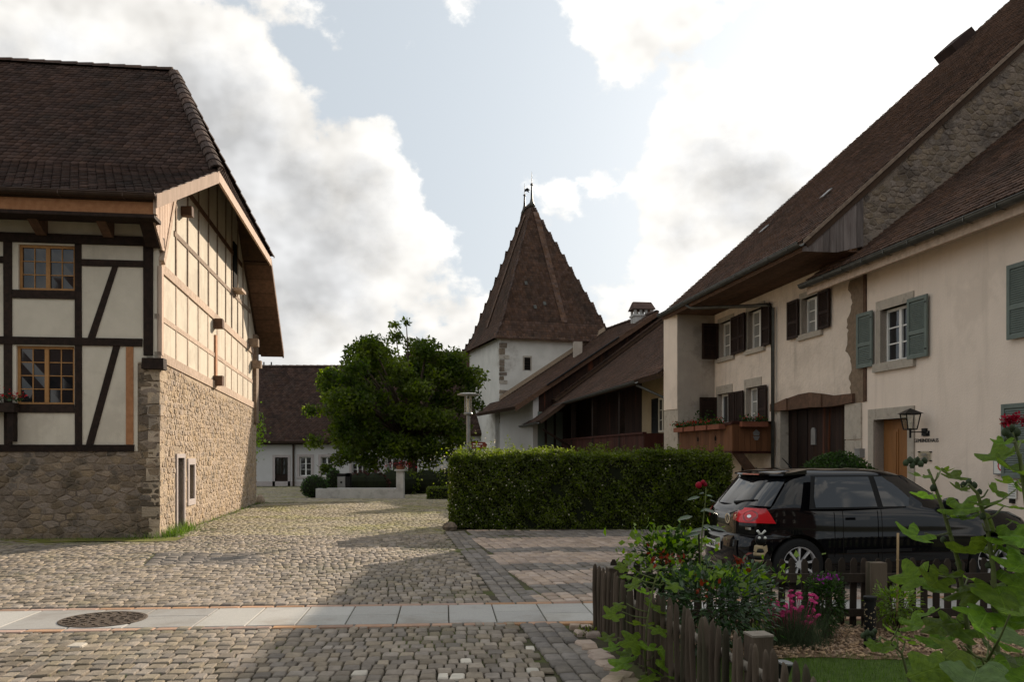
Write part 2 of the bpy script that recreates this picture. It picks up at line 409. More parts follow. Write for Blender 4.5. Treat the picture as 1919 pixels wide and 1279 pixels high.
class MB:
    def __init__(s):
        s.v, s.f, s.mi = [], [], []
        s.cur = 0
    def add(s, vs, fs):
        b = len(s.v)
        s.v += [tuple(v) for v in vs]
        for f in fs:
            s.f.append([i + b for i in f]); s.mi.append(s.cur)
    def hexa(s, p):
        s.add(p, [(0, 3, 2, 1), (4, 5, 6, 7), (0, 1, 5, 4), (1, 2, 6, 5), (2, 3, 7, 6), (3, 0, 4, 7)])
    def box(s, c, sz, rz=0.0):
        c = Vector(c); hx, hy, hz = sz[0] / 2, sz[1] / 2, sz[2] / 2
        m = Matrix.Rotation(rz, 3, 'Z')
        s.hexa([c + m @ Vector(q) for q in ((-hx, -hy, -hz), (hx, -hy, -hz), (hx, hy, -hz), (-hx, hy, -hz), (-hx, -hy, hz), (hx, -hy, hz), (hx, hy, hz), (-hx, hy, hz))])
        return s
    def fbox(s, F, a0, a1, h0, h1, o0, o1, j=0.0):
        q = [(a0, h0, o0), (a1, h0, o0), (a1, h0, o1), (a0, h0, o1), (a0, h1, o0), (a1, h1, o0), (a1, h1, o1), (a0, h1, o1)]
        s.hexa([F.P(a + random.uniform(-j, j), h + random.uniform(-j, j), o + (random.uniform(-j, j) * .5 if o == max(o0, o1) else 0)) for a, h, o in q])
        return s
    def prism(s, F, poly, o0, o1):
        n = len(poly)
        vs = [F.P(a, h, o0) for a, h in poly] + [F.P(a, h, o1) for a, h in poly]
        fs = [list(range(n))[::-1], [n + i for i in range(n)]] + [(i, (i + 1) % n, n + (i + 1) % n, n + i) for i in range(n)]
        s.add(vs, fs)
        return s
    def slab(s, pts, th, dirv=None):
        pts = [Vector(p) for p in pts]
        if dirv is None:
            nrm = (pts[1] - pts[0]).cross(pts[2] - pts[0]).normalized()
            dirv = -nrm
        d = Vector(dirv) * th
        n = len(pts)
        s.add(pts + [p + d for p in pts], [list(range(n)), [n + i for i in range(n)][::-1]] + [(i, n + i, n + (i + 1) % n, (i + 1) % n) for i in range(n)])
        return s
    def quad(s, *p):
        s.add(p, [tuple(range(len(p)))]); return s
    def tube(s, pts, rad, n=8, cap=True):
        pts = [Vector(p) for p in pts]
        if not hasattr(rad, '__len__'): rad = [rad] * len(pts)
        rings = []
        up = Vector((0, 0, 1))
        for i, p in enumerate(pts):
            d = (pts[min(i + 1, len(pts) - 1)] - pts[max(i - 1, 0)]).normalized()
            x = d.cross(up)
            if x.length < .05: x = d.cross(Vector((0, 1, 0)))
            x.normalize(); y = d.cross(x).normalized()
            rings.append([p + (x * math.cos(2 * math.pi * k / n) + y * math.sin(2 * math.pi * k / n)) * rad[i] for k in range(n)])
        vs = [v for r in rings for v in r]
        fs = []
        for i in range(len(pts) - 1):
            for k in range(n):
                fs.append((i * n + k, i * n + (k + 1) % n, (i + 1) * n + (k + 1) % n, (i + 1) * n + k))
        if cap:
            fs.append(list(range(n))[::-1]); fs.append([(len(pts) - 1) * n + k for k in range(n)])
        s.add(vs, fs)
        return s
    def lathe(s, c, prof, n=16, ax=None):
        c = Vector(c)
        vs, fs = [], []
        for (r, z) in prof:
            for k in range(n):
                an = 2 * math.pi * k / n
                vs.append(c + Vector((r * math.cos(an), r * math.sin(an), z)))
        for i in range(len(prof) - 1):
            for k in range(n):
                fs.append((i * n + k, i * n + (k + 1) % n, (i + 1) * n + (k + 1) % n, (i + 1) * n + k))
        fs.append(list(range(n))[::-1]); fs.append([(len(prof) - 1) * n + k for k in range(n)])
        s.add(vs, fs)
        return s
    def mesh(s, name, mats, smooth=False, c=None):
        if c is None:
            a = np.array(s.v); c = Vector((a.min(0) + a.max(0)) / 2)
        me = bpy.data.meshes.new(name)
        me.from_pydata([(v[0] - c.x, v[1] - c.y, v[2] - c.z) for v in s.v], [], s.f)
        if not isinstance(mats, (list, tuple)): mats = [mats]
        for m in mats: me.materials.append(MATS[m])
        if len(mats) > 1: me.polygons.foreach_set('material_index', s.mi)
        if smooth: me.polygons.foreach_set('use_smooth', [True] * len(me.polygons))
        me.update()
        return me, c
    def build(s, name, mats, parent=None, smooth=False, c=None):
        me, c = s.mesh(name, mats, smooth, c)
        return link_mesh(me, name, c, parent)

def mass(name, bv, bf, mats4, mat, parent=None, kind='stuff', smooth=False):
    """many small pieces in one mesh: base verts bv (n,3), faces bf, N 4x4 matrices"""
    bv = np.asarray(bv, float); A = np.asarray(mats4, float)
    N, n = len(A), len(bv)
    h = np.concatenate([bv, np.ones((n, 1))], 1)
    V = np.einsum('nij,vj->nvi', A[:, :3, :], h).reshape(-1, 3)
    c = (V.min(0) + V.max(0)) / 2
    V -= c
    ls = np.array([len(f) for f in bf]); idx = np.array([i for f in bf for i in f])
    L = (idx[None, :] + (np.arange(N) * n)[:, None]).reshape(-1)
    tot = np.tile(ls, N); st = np.concatenate([[0], np.cumsum(tot)[:-1]])
    me = bpy.data.meshes.new(name)
    me.vertices.add(len(V)); me.vertices.foreach_set('co', V.reshape(-1).astype(np.float32))
    me.loops.add(len(L)); me.loops.foreach_set('vertex_index', L.astype(np.int32))
    me.polygons.add(len(tot)); me.polygons.foreach_set('loop_start', st.astype(np.int32)); me.polygons.foreach_set('loop_total', tot.astype(np.int32))
    if smooth: me.polygons.foreach_set('use_smooth', np.ones(len(tot), bool))
    me.materials.append(MATS[mat])
    me.update(calc_edges=True)
    o = link_mesh(me, name, Vector(c), parent)
    if kind: o['kind'] = kind
    return o

def basis(pos, x, y, z, sc=(1, 1, 1)):
    m = np.eye(4)
    m[:3, 0] = np.array(x) * sc[0]; m[:3, 1] = np.array(y) * sc[1]; m[:3, 2] = np.array(z) * sc[2]; m[:3, 3] = pos
    return m
def rand_rots(N, rng, tilt=None):
    """random orientation matrices (N,3,3)"""
    q = rng.normal(size=(N, 4)); q /= np.linalg.norm(q, axis=1)[:, None]
    w, x, y, z = q.T
    return np.stack([np.stack([1 - 2 * (y * y + z * z), 2 * (x * y - z * w), 2 * (x * z + y * w)], -1),
                     np.stack([2 * (x * y + z * w), 1 - 2 * (x * x + z * z), 2 * (y * z - x * w)], -1),
                     np.stack([2 * (x * z - y * w), 2 * (y * z + x * w), 1 - 2 * (x * x + y * y)], -1)], 1)
LEAF_V = [(0, 0, 0), (.32, .38, .06), (0, 1, -.04), (-.32, .38, .06)]
LEAF_F = [(0, 1, 2), (0, 2, 3)]
def leaf_mass(name, pts, size, mat, parent, rng, kind=None, up=0.0):
    N = len(pts)
    Rm = rand_rots(N, rng)
    A = np.zeros((N, 4, 4)); A[:, 3, 3] = 1
    s = (size * rng.uniform(.6, 1.3, N))[:, None, None]
    A[:, :3, :3] = Rm * s
    A[:, :3, 3] = pts
    return mass(name, LEAF_V, LEAF_F, A, mat, parent, kind)
def in_view(p):
    if p[1] < .5: return False
    x = 960 + FPX * p[0] / p[1]; y = HOR - FPX * (p[2] - HC) / p[1]
    return -10 < x < 1930 and -10 < y < 1290
def gp(px, py):
    Y = HC * FPX / (py - HOR)
    return Vector(((px - 960) / FPX * Y, Y, 0))
def at(px, py, Y):
    return Vector(((px - 960) / FPX * Y, Y, HC + (HOR - py) / FPX * Y))
# ------------------------------------------------------------------ builders shared by several things
TW, TC = 0.17, 0.155
_tl = 2.1 * TC
TILE_V = [(-.48 * TW, _tl, -.004), (.48 * TW, _tl, -.004), (.48 * TW, .035, .010), (.30 * TW, .008, .010), (0, -.004, .010), (-.30 * TW, .008, .010), (-.48 * TW, .035, .010),
          (.48 * TW, .035, -.008), (.30 * TW, .008, -.008), (0, -.004, -.008), (-.30 * TW, .008, -.008), (-.48 * TW, .035, -.008)]
TILE_F = [(0, 1, 2, 3, 4, 5, 6)[::-1], (2, 7, 8, 3)[::-1], (3, 8, 9, 4)[::-1], (4, 9, 10, 5)[::-1], (5, 10, 11, 6)[::-1]]
def tile_mats(el, er, tr, tl, seed, tw=TW, tc=TC, lift=.03):
    """el er eave ends, tr tl top ends (el->er seen from outside left to right)"""
    rng = np.random.default_rng(seed)
    el, er, tr, tl = (np.array(q, float) for q in (el, er, tr, tl))
    ax = er - el; ax = ax / np.linalg.norm(ax)
    up = (tl + tr) / 2 - (el + er) / 2
    upp = up - ax * up.dot(ax)
    L = np.linalg.norm(upp); upn = upp / L
    nz = np.cross(ax, upn)
    rows = max(1, int(L / tc))
    out = []
    for k in range(rows):
        f = k / rows
        a = el + (tl - el) * f; b = er + (tr - er) * f
        w = np.linalg.norm(b - a)
        d = (b - a) / max(w, 1e-6)
        off = (k % 2) * .5
        n = int(w / tw)
        for i in range(n + 1):
            s = (i + off) * tw + tw * .5
            if s > w: continue
            p = a + d * s + nz * (lift + .012 * 0 + rng.uniform(-.003, .004)) + upn * rng.uniform(-.006, .006)
            tl_ = .10 + rng.uniform(-.012, .012)
            tw_ = rng.uniform(-.03, .03)
            y = upn * math.cos(tl_) - nz * math.sin(tl_)
            z = nz * math.cos(tl_) + upn * math.sin(tl_)
            x = d * math.cos(tw_) + y * math.sin(tw_)
            y2 = np.cross(z, x)
            sc = tw / TW
            out.append(basis(p, x, y2, z, (sc * rng.uniform(.94, 1.0), tc / TC, 1)))
    return out
_tile_me = {}
def tiles(roof, mats4, mat, nparts=300):
    A = np.array(mats4)
    if nparts:
        vis = np.array([in_view(m[:3, 3]) for m in A])
        dist = np.linalg.norm(A[:, :3, 3] - np.array([0, 0, HC]), axis=1) + np.where(vis, 0, 1e6)
        order = np.argsort(dist)
        near = [i for i in order[:nparts] if vis[i]]
        if mat not in _tile_me:
            me = bpy.data.meshes.new('tile'); me.from_pydata(TILE_V, [], TILE_F); me.materials.append(MATS[mat]); me.update()
            _tile_me[mat] = me
        for i in near:
            inst(_tile_me[mat], 'tile', Matrix([list(r) for r in A[i]]), roof)
        rest = np.delete(A, near, axis=0)
    else:
        rest = A
    mass('tile_field', TILE_V, TILE_F, rest, mat, roof)
def ridge_tiles(roof, a, b, r=.13, step=.36, mat='ridge_tile', name='ridge_tile', nmax=60):
    a, b = Vector(a), Vector(b)
    d = (b - a); L = d.length; d.normalize()
    x = d.cross(Vector((0, 0, 1))).normalized(); z = x.cross(d).normalized()
    n = max(1, int(L / step))
    mb = MB()
    ring = [(math.cos(math.pi * k / 6), math.sin(math.pi * k / 6)) for k in range(7)]
    vs, fs = [], []
    for (yy, rr) in ((0, r * 1.12), (step * 1.08, r * .92)):
        for c, s_ in ring: vs.append((c * rr, yy, s_ * rr * .8))
    for (yy, rr) in ((0, r * .95),):
        for c, s_ in ring: vs.append((c * rr, yy, s_ * rr * .8 - .02))
    for k in range(6): fs.append((k, k + 1, 8 + k, 7 + k)); fs.append((14 + k, 15 + k, 1 + k, k))
    me = bpy.data.meshes.new(name); me.from_pydata(vs, [], fs); me.materials.append(MATS[mat]); me.update()
    for i in range(n):
        p = a + d * (i * step)
        tilt = random.uniform(-.03, .03)
        m = Matrix(((x.x, d.x, z.x, p.x), (x.y, d.y, z.y, p.y), (x.z, d.z, z.z, p.z), (0, 0, 0, 1))) @ Matrix.Rotation(tilt, 4, 'Z')
        inst(me, name, m, roof)

def clip_poly(poly, nx, ny, c):
    out = []
    n = len(poly)
    for i in range(n):
        p, q = poly[i], poly[(i + 1) % n]
        dp, dq = nx * p[0] + ny * p[1] - c, nx * q[0] + ny * q[1] - c
        if dp <= 0: out.append(p)
        if dp * dq < 0:
            f = dp / (dp - dq)
            out.append((p[0] + (q[0] - p[0]) * f, p[1] + (q[1] - p[1]) * f))
    return out
def cells(a0, a1, h0, h1, sa, sh, rng):
    """irregular stone outlines filling a rectangle"""
    na, nh = max(1, int((a1 - a0) / sa)), max(1, int((h1 - h0) / sh))
    sa, sh = (a1 - a0) / na, (h1 - h0) / nh
    asp = sa / sh * .92
    sd = {}
    for i in range(-2, na + 2):
        for j in range(-2, nh + 2):
            sd[i, j] = (a0 + (i + .5 + (.25 if j % 2 else -.25) + rng.uniform(-.33, .33)) * sa, h0 + (j + .5 + rng.uniform(-.36, .36)) * sh)
    res = []
    for i in range(-1, na + 1):
        for j in range(-1, nh + 1):
            p = sd[i, j]
            poly = [(a0, h0), (a1, h0), (a1, h1), (a0, h1)]
            for di in range(-2, 3):
                for dj in range(-2, 3):
                    q = sd.get((i + di, j + dj))
                    if q is None or (di == 0 and dj == 0): continue
                    dx, dy = (q[0] - p[0]), (q[1] - p[1]) * asp * asp
                    mx, my = (p[0] + q[0]) / 2, (p[1] + q[1]) / 2
                    poly = clip_poly(poly, dx, dy, dx * mx + dy * my)
                    if len(poly) < 3: break
                if len(poly) < 3: break
            if len(poly) >= 3:
                ar = abs(sum(poly[k][0] * poly[(k + 1) % len(poly)][1] - poly[(k + 1) % len(poly)][0] * poly[k][1] for k in range(len(poly)))) / 2
                if ar > .12 * sa * sh: res.append(poly)
    return res
def rubble(F, wall, a0, a1, h0, h1, sa, sh, seed, mat, name='stone', nparts=300, skip=None, proud=(.005, .020), o=0.0, jitter=None):
    rng = random.Random(seed)
    ps = cells(a0, a1, h0, h1, sa, sh, rng)
    items = []
    for poly in ps:
        ca = sum(p[0] for p in poly) / len(poly); ch = sum(p[1] for p in poly) / len(poly)
        if skip and skip(ca, ch, poly): continue
        items.append((poly, ca, ch))
    def dist(it):
        w = F.P(it[1], it[2], o)
        return (0 if in_view(w) else 1e6) + (w - Vector((0, 0, HC))).length
    items.sort(key=dist)
    rest = MB()
    for n, (poly, ca, ch) in enumerate(items):
        mb = MB() if n < nparts else rest
        t_ = rng.uniform(*proud)
        k0, k1 = rng.uniform(.94, 1.0), rng.uniform(.60, .76)
        r0 = [F.P(ca + (a - ca) * k0, ch + (h - ch) * k0, o - .004) for a, h in poly]
        r1 = [F.P(ca + (a - ca) * k1 + rng.uniform(-.008, .008), ch + (h - ch) * k1 + rng.uniform(-.008, .008), o + t_ + rng.uniform(-.006, .006)) for a, h in poly]
        m = len(poly)
        mb.add(r0 + r1, [(i, (i + 1) % m, m + (i + 1) % m, m + i) for i in range(m)] + [[m + i for i in range(m)]])
        if n < nparts: mb.build(name, mat, wall)
    if rest.v:
        q = rest.build(name + '_field', mat, wall); q['kind'] = 'stuff'
def wall_holes(F, a0, a1, h0, h1, holes, depth, mb=None, back=True, o=0.0):
    """front sheet with rectangular openings and their reveals"""
    mb = mb or MB()
    A = sorted({a0, a1, *[x for h in holes for x in h[:2]]}); H = sorted({h0, h1, *[x for h in holes for x in h[2:]]})
    A = [a for a in A if a0 <= a <= a1]; H = [h for h in H if h0 <= h <= h1]
    for i in range(len(A) - 1):
        for j in range(len(H) - 1):
            ca, ch = (A[i] + A[i + 1]) / 2, (H[j] + H[j + 1]) / 2
            if any(x[0] < ca < x[1] and x[2] < ch < x[3] for x in holes): continue
            mb.quad(F.P(A[i], H[j], o), F.P(A[i + 1], H[j], o), F.P(A[i + 1], H[j + 1], o), F.P(A[i], H[j + 1], o))
    for (x0, x1, y0, y1) in holes:
        c = [(x0, y0), (x1, y0), (x1, y1), (x0, y1)]
        for k in range(4):
            p, q = c[k], c[(k + 1) % 4]
            mb.quad(F.P(*p, o), F.P(*p, o - depth), F.P(*q, o - depth), F.P(*q, o))
    if back:
        c = [(a0, h0), (a1, h0), (a1, h1), (a0, h1)]
        for k in range(4):
            p, q = c[k], c[(k + 1) % 4]
            mb.quad(F.P(*p, o), F.P(*p, o - depth), F.P(*q, o - depth), F.P(*q, o))
        mb.quad(*[F.P(*p, o - depth) for p in c])
    return mb
def window(F, house, a0, a1, h0, h1, o, mat='white_paint', pane='glass_dark', cols=2, rows=3, leaf=2, fw=.055, mw=.025, name='window'):
    """frame > sash bars and panes; o is the depth of the glass plane"""
    s = -1 if a1 < a0 else 1
    lo, hi = min(a0, a1), max(a0, a1)
    mb = MB()
    mb.fbox(F, lo, hi, h0, h0 + fw, o - .03, o + .035).fbox(F, lo, hi, h1 - fw, h1, o - .03, o + .035)
    mb.fbox(F, lo, lo + fw, h0 + fw, h1 - fw, o - .03, o + .035).fbox(F, hi - fw, hi, h0 + fw, h1 - fw, o - .03, o + .035)
    W0, W1 = lo + fw, hi - fw
    lw = (W1 - W0) / leaf
    for k in range(1, leaf):
        c = W0 + k * lw
        mb.fbox(F, c - fw * .75, c + fw * .75, h0 + fw, h1 - fw, o - .03, o + .042)
    w = mb.build(name, mat, house)
    bars = MB()
    n = 0
    for k in range(leaf):
        p0 = W0 + k * lw + (fw * .75 if k > 0 else 0); p1 = W0 + (k + 1) * lw - (fw * .75 if k < leaf - 1 else 0)
        for c in range(cols):
            for r in range(rows):
                x0 = p0 + (p1 - p0) * c / cols; x1 = p0 + (p1 - p0) * (c + 1) / cols
                y0 = h0 + fw + (h1 - h0 - 2 * fw) * r / rows; y1 = h0 + fw + (h1 - h0 - 2 * fw) * (r + 1) / rows
                pm = MB()
                j = [random.uniform(-.003, .003) for _ in range(4)]
                pm.quad(F.P(x0, y0, o + j[0]), F.P(x1, y0, o + j[1]), F.P(x1, y1, o + j[2]), F.P(x0, y1, o + j[3]))
                pm.build('pane', pane, w)
        for c in range(1, cols):
            x = p0 + (p1 - p0) * c / cols
            bars.fbox(F, x - mw / 2, x + mw / 2, h0 + fw, h1 - fw, o - .01, o + .018)
        for r in range(1, rows):
            y = h0 + fw + (h1 - h0 - 2 * fw) * r / rows
            bars.fbox(F, p0, p1, y - mw / 2, y + mw / 2, o - .012, o + .016)
    if bars.v: bars.build('glazing_bars', mat, w)
    return w
def shutter(F, house, a0, a1, h0, h1, o, mat, louvre=True, mids=(.42,), name='shutter'):
    lo, hi = min(a0, a1), max(a0, a1)
    st = .07
    mb = MB()
    mb.fbox(F, lo, lo + st, h0, h1, o, o + .035).fbox(F, hi - st, hi, h0, h1, o, o + .035)
    lv = [h0 + st * .5] + [h0 + (h1 - h0) * m for m in mids] + [h1 - st * .5]
    for y in lv: mb.fbox(F, lo + st, hi - st, y - st * .5, y + st * .5, o + .002, o + .033)
    sh = mb.build(name, mat, house)
    s2 = MB()
    for i in range(len(lv) - 1):
        y = lv[i] + st * .5
        while y < lv[i + 1] - st * .5 - .03:
            p = [F.P(lo + st, y, o + .028), F.P(hi - st, y, o + .028), F.P(hi - st, y + .034, o + .006), F.P(lo + st, y + .034, o + .006)]
            s2.quad(*p)
            s2.quad(F.P(lo + st, y, o + .028), F.P(lo + st, y - .008, o + .024), F.P(hi - st, y - .008, o + .024), F.P(hi - st, y, o + .028))
            y += .036
    s2.fbox(F, lo + st, hi - st, h0 + st, h1 - st, o + .002, o + .005)
    s2.build('louvres', mat, sh)
    hg = MB()
    for y in (h0 + .14, h1 - .14):
        hg.fbox(F, lo + .005, lo + .06, y - .012, y + .012, o + .035, o + .042)
    hg.build('hinge', 'black_metal', sh)
    return sh
def gutter(F, house, a0, a1, h, o, r=.075, mat='gutter_metal', n=10, fall=0.0):
    mb = MB()
    ks = 8
    seg = max(2, int(abs(a1 - a0) / 1.0))
    ring = [(math.cos(math.pi + math.pi * k / ks), math.sin(math.pi + math.pi * k / ks)) for k in range(ks + 1)]
    vs, fs = [], []
    for i in range(seg + 1):
        a = a0 + (a1 - a0) * i / seg
        for rr in (r, r * .88):
            for c, s_ in ring: vs.append(F.P(a, h + s_ * rr + fall * i / seg, o + c * rr))
    m = 2 * (ks + 1)
    for i in range(seg):
        for k in range(ks):
            fs.append((i * m + k, i * m + k + 1, (i + 1) * m + k + 1, (i + 1) * m + k))
            q = ks + 1
            fs.append((i * m + q + k + 1, i * m + q + k, (i + 1) * m + q + k, (i + 1) * m + q + k + 1))
    mb.add(vs, fs)
    # rolled front bead
    mb.tube([F.P(a0, h + .005, o + r), F.P(a1, h + .005 + fall, o + r)], .012, 6)
    g = mb.build('gutter', mat, house)
    br = MB()
    for i in range(n):
        a = a0 + (a1 - a0) * (i + .5) / n
        br.fbox(F, a - .014, a + .014, h - r * 1.06, h - r * .98, o - r, o + r * .5)
        br.fbox(F, a - .012, a + .012, h - r * .8, h + .02, o + r * .98, o + r * 1.08)
    br.build('gutter_bracket', mat, g)
    return g

# ------------------------------------------------------------------ ground and paving
def gz(y):
    return 0.0 if y < 30 else -0.016 * (min(y, 120) - 30)
g = MB()
xs = [-600, -120, -60, -40, -20, -10, 0, 10, 20, 40, 60, 120, 600]
ys = [-300, -60, -20, 0, 5, 10, 15, 20, 25, 30, 40, 50, 60, 80, 120, 300, 1500]
vs = [(x, y, gz(y)) for y in ys for x in xs]
nx = len(xs)
g.add(vs, [(j * nx + i, j * nx + i + 1, (j + 1) * nx + i + 1, (j + 1) * nx + i) for j in range(len(ys) - 1) for i in range(nx - 1)])
go = g.build('ground', 'soil', None, c=Vector((0, 0, 0))); go['kind'] = 'structure'

DU = Vector((1, .08, 0)).normalized(); DV = Vector((-.08, 1, 0)).normalized()
SO = Vector((0, 8.5, 0))                       # near edge of the granite strip at x = 0
def uv(u, v, z=0.0): return SO + DU * u + DV * v + Vector((0, 0, z))
BAND = lambda y: .47 - .15 * (y - 8.29)        # x of the outer edge of the paved band beside the parking bays
FENCE = lambda y: .80 + (8.1 - y) * .166       # x of the garden fence
GX = lambda y: -4.71 - .139 * y                # x of the sunlit gable
yb = MB()
ya = [(-14, 3.5), (1.6, 3.5), (9.5, 3.0), (9.5, 19.5), (3, 30), (-30, 30), (-30, 14)]
yb.add([(x, y, .004) for x, y in [(-30, 2.5), (10, 2.5), (10, 30), (-30, 30)]], [(0, 1, 2, 3)])
yb.add([(x, y, gz(y) + .004) for x, y in [(-30, 30), (10, 30), (10, 57), (-30, 57)]], [(0, 1, 2, 3)])
yard = yb.build('cobbled_yard', 'joint', None); yard['kind'] = 'structure'

def cob_mesh(n8, rng):
    """one cobble, unit square footprint, top at z=1 (scaled later)"""
    if n8:
        c = .20
        ring = [(-.5 + c * .5, -.5), (.5 - c * .5, -.5), (.5, -.5 + c * .5), (.5, .5 - c * .5), (.5 - c * .5, .5), (-.5 + c * .5, .5), (-.5, .5 - c * .5), (-.5, -.5 + c * .5)]
        ring = [(x + rng.uniform(-.05, .05), y + rng.uniform(-.05, .05)) for x, y in ring]
        n = 8
    else:
        ring = [(x * .5 + rng.uniform(-.06, .06), y * .5 + rng.uniform(-.06, .06)) for x, y in ((-1, -1), (1, -1), (1, 1), (-1, 1))]
        n = 4
    vs = [(x, y, 0) for x, y in ring] + [(x * .97, y * .97, .70) for x, y in ring] + [(x * .86, y * .86, 1.0 + rng.uniform(-.05, .05)) for x, y in ring]
    if not n8: vs = vs[:4] + [(x * .88, y * .88, 1.0) for x, y in ring]
    fs = []
    for l in range(len(vs) // n - 1):
        for k in range(n): fs.append((l * n + k, l * n + (k + 1) % n, (l + 1) * n + (k + 1) % n, (l + 1) * n + k))
    fs.append(tuple(len(vs) - n + k for k in range(n)))
    return vs, fs
_cr = random.Random(3)
COB8 = [cob_mesh(True, _cr) for _ in range(6)]
COB4 = [cob_mesh(False, _cr) for _ in range(5)]
_cob_me = {}
def cob_inst(k, mat):
    if (k, mat) not in _cob_me:
        me = bpy.data.meshes.new('cobble'); me.from_pydata(COB8[k][0], [], COB8[k][1]); me.materials.append(MATS[mat])
        me.update()
        _cob_me[k, mat] = me
    return _cob_me[k, mat]
def lay(rows, mat, parent, nparts=0, near=12.5, name='cobble'):
    """rows: list of (pos, u, v, ang) -> individual near stones + joined far stones"""
    rng = random.Random(len(rows))
    N8, N4 = [[] for _ in COB8], [[] for _ in COB4]
    items = sorted(rows, key=lambda r: r[0].y * (1 if in_view((r[0].x, r[0].y, 0)) else 1000))
    for n, (p, w, d, an) in enumerate(items):
        h = (.021 if p.y < 14 else .014) + rng.uniform(-.005, .006)
        tx, ty = rng.uniform(-.025, .025), rng.uniform(-.025, .025)
        m = Matrix.Translation((p.x, p.y, gz(p.y) + .005 + .012 * math.sin(p.x * 1.1 + p.y * .8) * math.sin(p.y * 1.7 - p.x * .6) + rng.uniform(-.003, .003))) @ Euler((tx, ty, an + rng.uniform(-.05, .05))).to_matrix().to_4x4() @ Matrix.Diagonal((w, d, h, 1))
        if n < nparts:
            inst(cob_inst(rng.randrange(len(COB8)), mat if rng.random() > .035 else 'pale_stone'), name, m, parent)
        elif p.y < near:
            N8[rng.randrange(len(COB8))].append(np.array(m))
        else:
            N4[rng.randrange(len(COB4))].append(np.array(m))
    for lst, base in ((N8, COB8), (N4, COB4)):
        for k, A in enumerate(lst):
            if A: mass(name + '_field', base[k][0], base[k][1], A, mat, parent)
crng = random.Random(5)
ang0 = math.atan2(.08, 1)
def inside_house(p):
    return p.x < GX(p.y) + .12 and 17.05 - (GX(17.2) - p.x) * .139 < p.y < 29.4
PIT = (-5.65, -3.9, 12.85, 14.55)
def main_ok(p):
    if p.x > BAND(p.y) - .435: return False
    if inside_house(p): return False
    if (p - Vector((-4.13, 8.63, 0))).length < .45: return False
    if PIT[0] - .3 * (p.y - 13) < p.x + 0 < PIT[1] - .3 * (p.y - 13) and PIT[2] < p.y < PIT[3]: return False
    return True
def fill(v0, v1, u0, u1, sw, sd, ok, wob=.03, keep=lambda p: True, rowrot=0.0, grow=0.0):
    out = []
    v = v0
    while v < v1:
        d = sd * crng.uniform(.92, 1.08) * (1 + grow * (v - v0))
        u = u0 + crng.uniform(0, sw)
        while u < u1:
            w = sw * crng.uniform(.72, 1.32) * (1 + grow * (v - v0))
            p = uv(u + w / 2, v + d / 2 + wob * math.sin(u * 1.3 + v * .7) + crng.uniform(-.008, .008))
            if ok(p) and keep(p): out.append((p, w - .011, d - .012, ang0 + wob * 1.3 * math.cos(u * 1.3 + v * .7)))
            u += w
        v += d
    return out
vis_keep = lambda p: abs(p.x) < p.y * .66 + 1.2
near_rows = fill(-4.0, -.13, -8, 3, .112, .165, main_ok, .02, vis_keep)
lay(near_rows, 'cobble', yard, 300)
mid_rows = fill(1.17, 9.5, -14, 3, .112, .168, main_ok, .05, vis_keep)
lay(mid_rows, 'cobble', yard)
far_rows = fill(9.5, 21.4, -16, 8, .125, .18, lambda p: not inside_house(p) and p.y < 29.9 and ((p.x < BAND(p.y) - .45 and p.y < 18.6) or (p.y >= 18.6 and p.x < -1.45) or (p.y > 20.8 and p.x < 3)), .08, vis_keep)
lay(far_rows, 'cobble_far', yard, 0, 5)
far2 = fill(21.4, 46, -24, 4, .17, .24, lambda p: not inside_house(p) and p.y > 29.9 and p.y < 56.5 and p.x < 6 - .1 * p.y, .08, lambda p: p.x > -p.y * .36 - 1)
lay(far2, 'cobble_far', yard, 0, 5)
# band of grey setts beside the parking bays
band = []
y = 4.2
while y < 18.6:
    for c in range(3):
        p = Vector((BAND(y) - .40 + .145 * c + .07, y + .1, 0))
        rel = (p - SO).dot(DV)
        if not (-.15 < rel < 1.18): band.append((p, .135, .20, .149))
    y += .212
lay(band, 'cobble_grey', yard)
# parking bays: reddish setts with grey dividing courses
def bay_ok(p):
    if p.x < BAND(p.y) + .06 or p.x > 8.6 - .1 * p.y + 1.5: return False
    if p.y > 18.9: return False
    return True
DIV = [(18.0, .75), (15.0, .34), (12.75, .34), (10.62, .36)]
pink, grey = [], []
u = -3.0
while u < 11:
    w = .175 * crng.uniform(.92, 1.08)
    v = 1.17 + crng.uniform(0, .1)
    while v < 10.8:
        d = .20 * crng.uniform(.8, 1.25)
        p = uv(u + w / 2 - .12 * (v - 1.17), v + d / 2)
        if bay_ok(p) and abs(p.x) < p.y * .66 + 1:
            dv = [q for q in DIV if abs(p.y - .08 * p.x - q[0]) < q[1]]
            (grey if dv else pink).append((p, w - .016, d - .016, ang0 + .12))
        v += d
    u += w
lay(pink, 'cobble_pink', yard, 0, 13)
lay(grey, 'cobble_grey', yard, 0, 13)
# brown sett cover set into the yard
pit = []
y = PIT[2] + .04
while y < PIT[3] - .02:
    x = PIT[0] + .05
    while x < PIT[1] - .05:
        w = .23 * crng.uniform(.85, 1.15)
        p = Vector((x + w / 2 - .3 * (y - 13), y, 0)); pit.append((p, w - .012, .085, .03)); x += w
    y += .10
lay(pit, 'cobble_grey', yard, 0, 5)

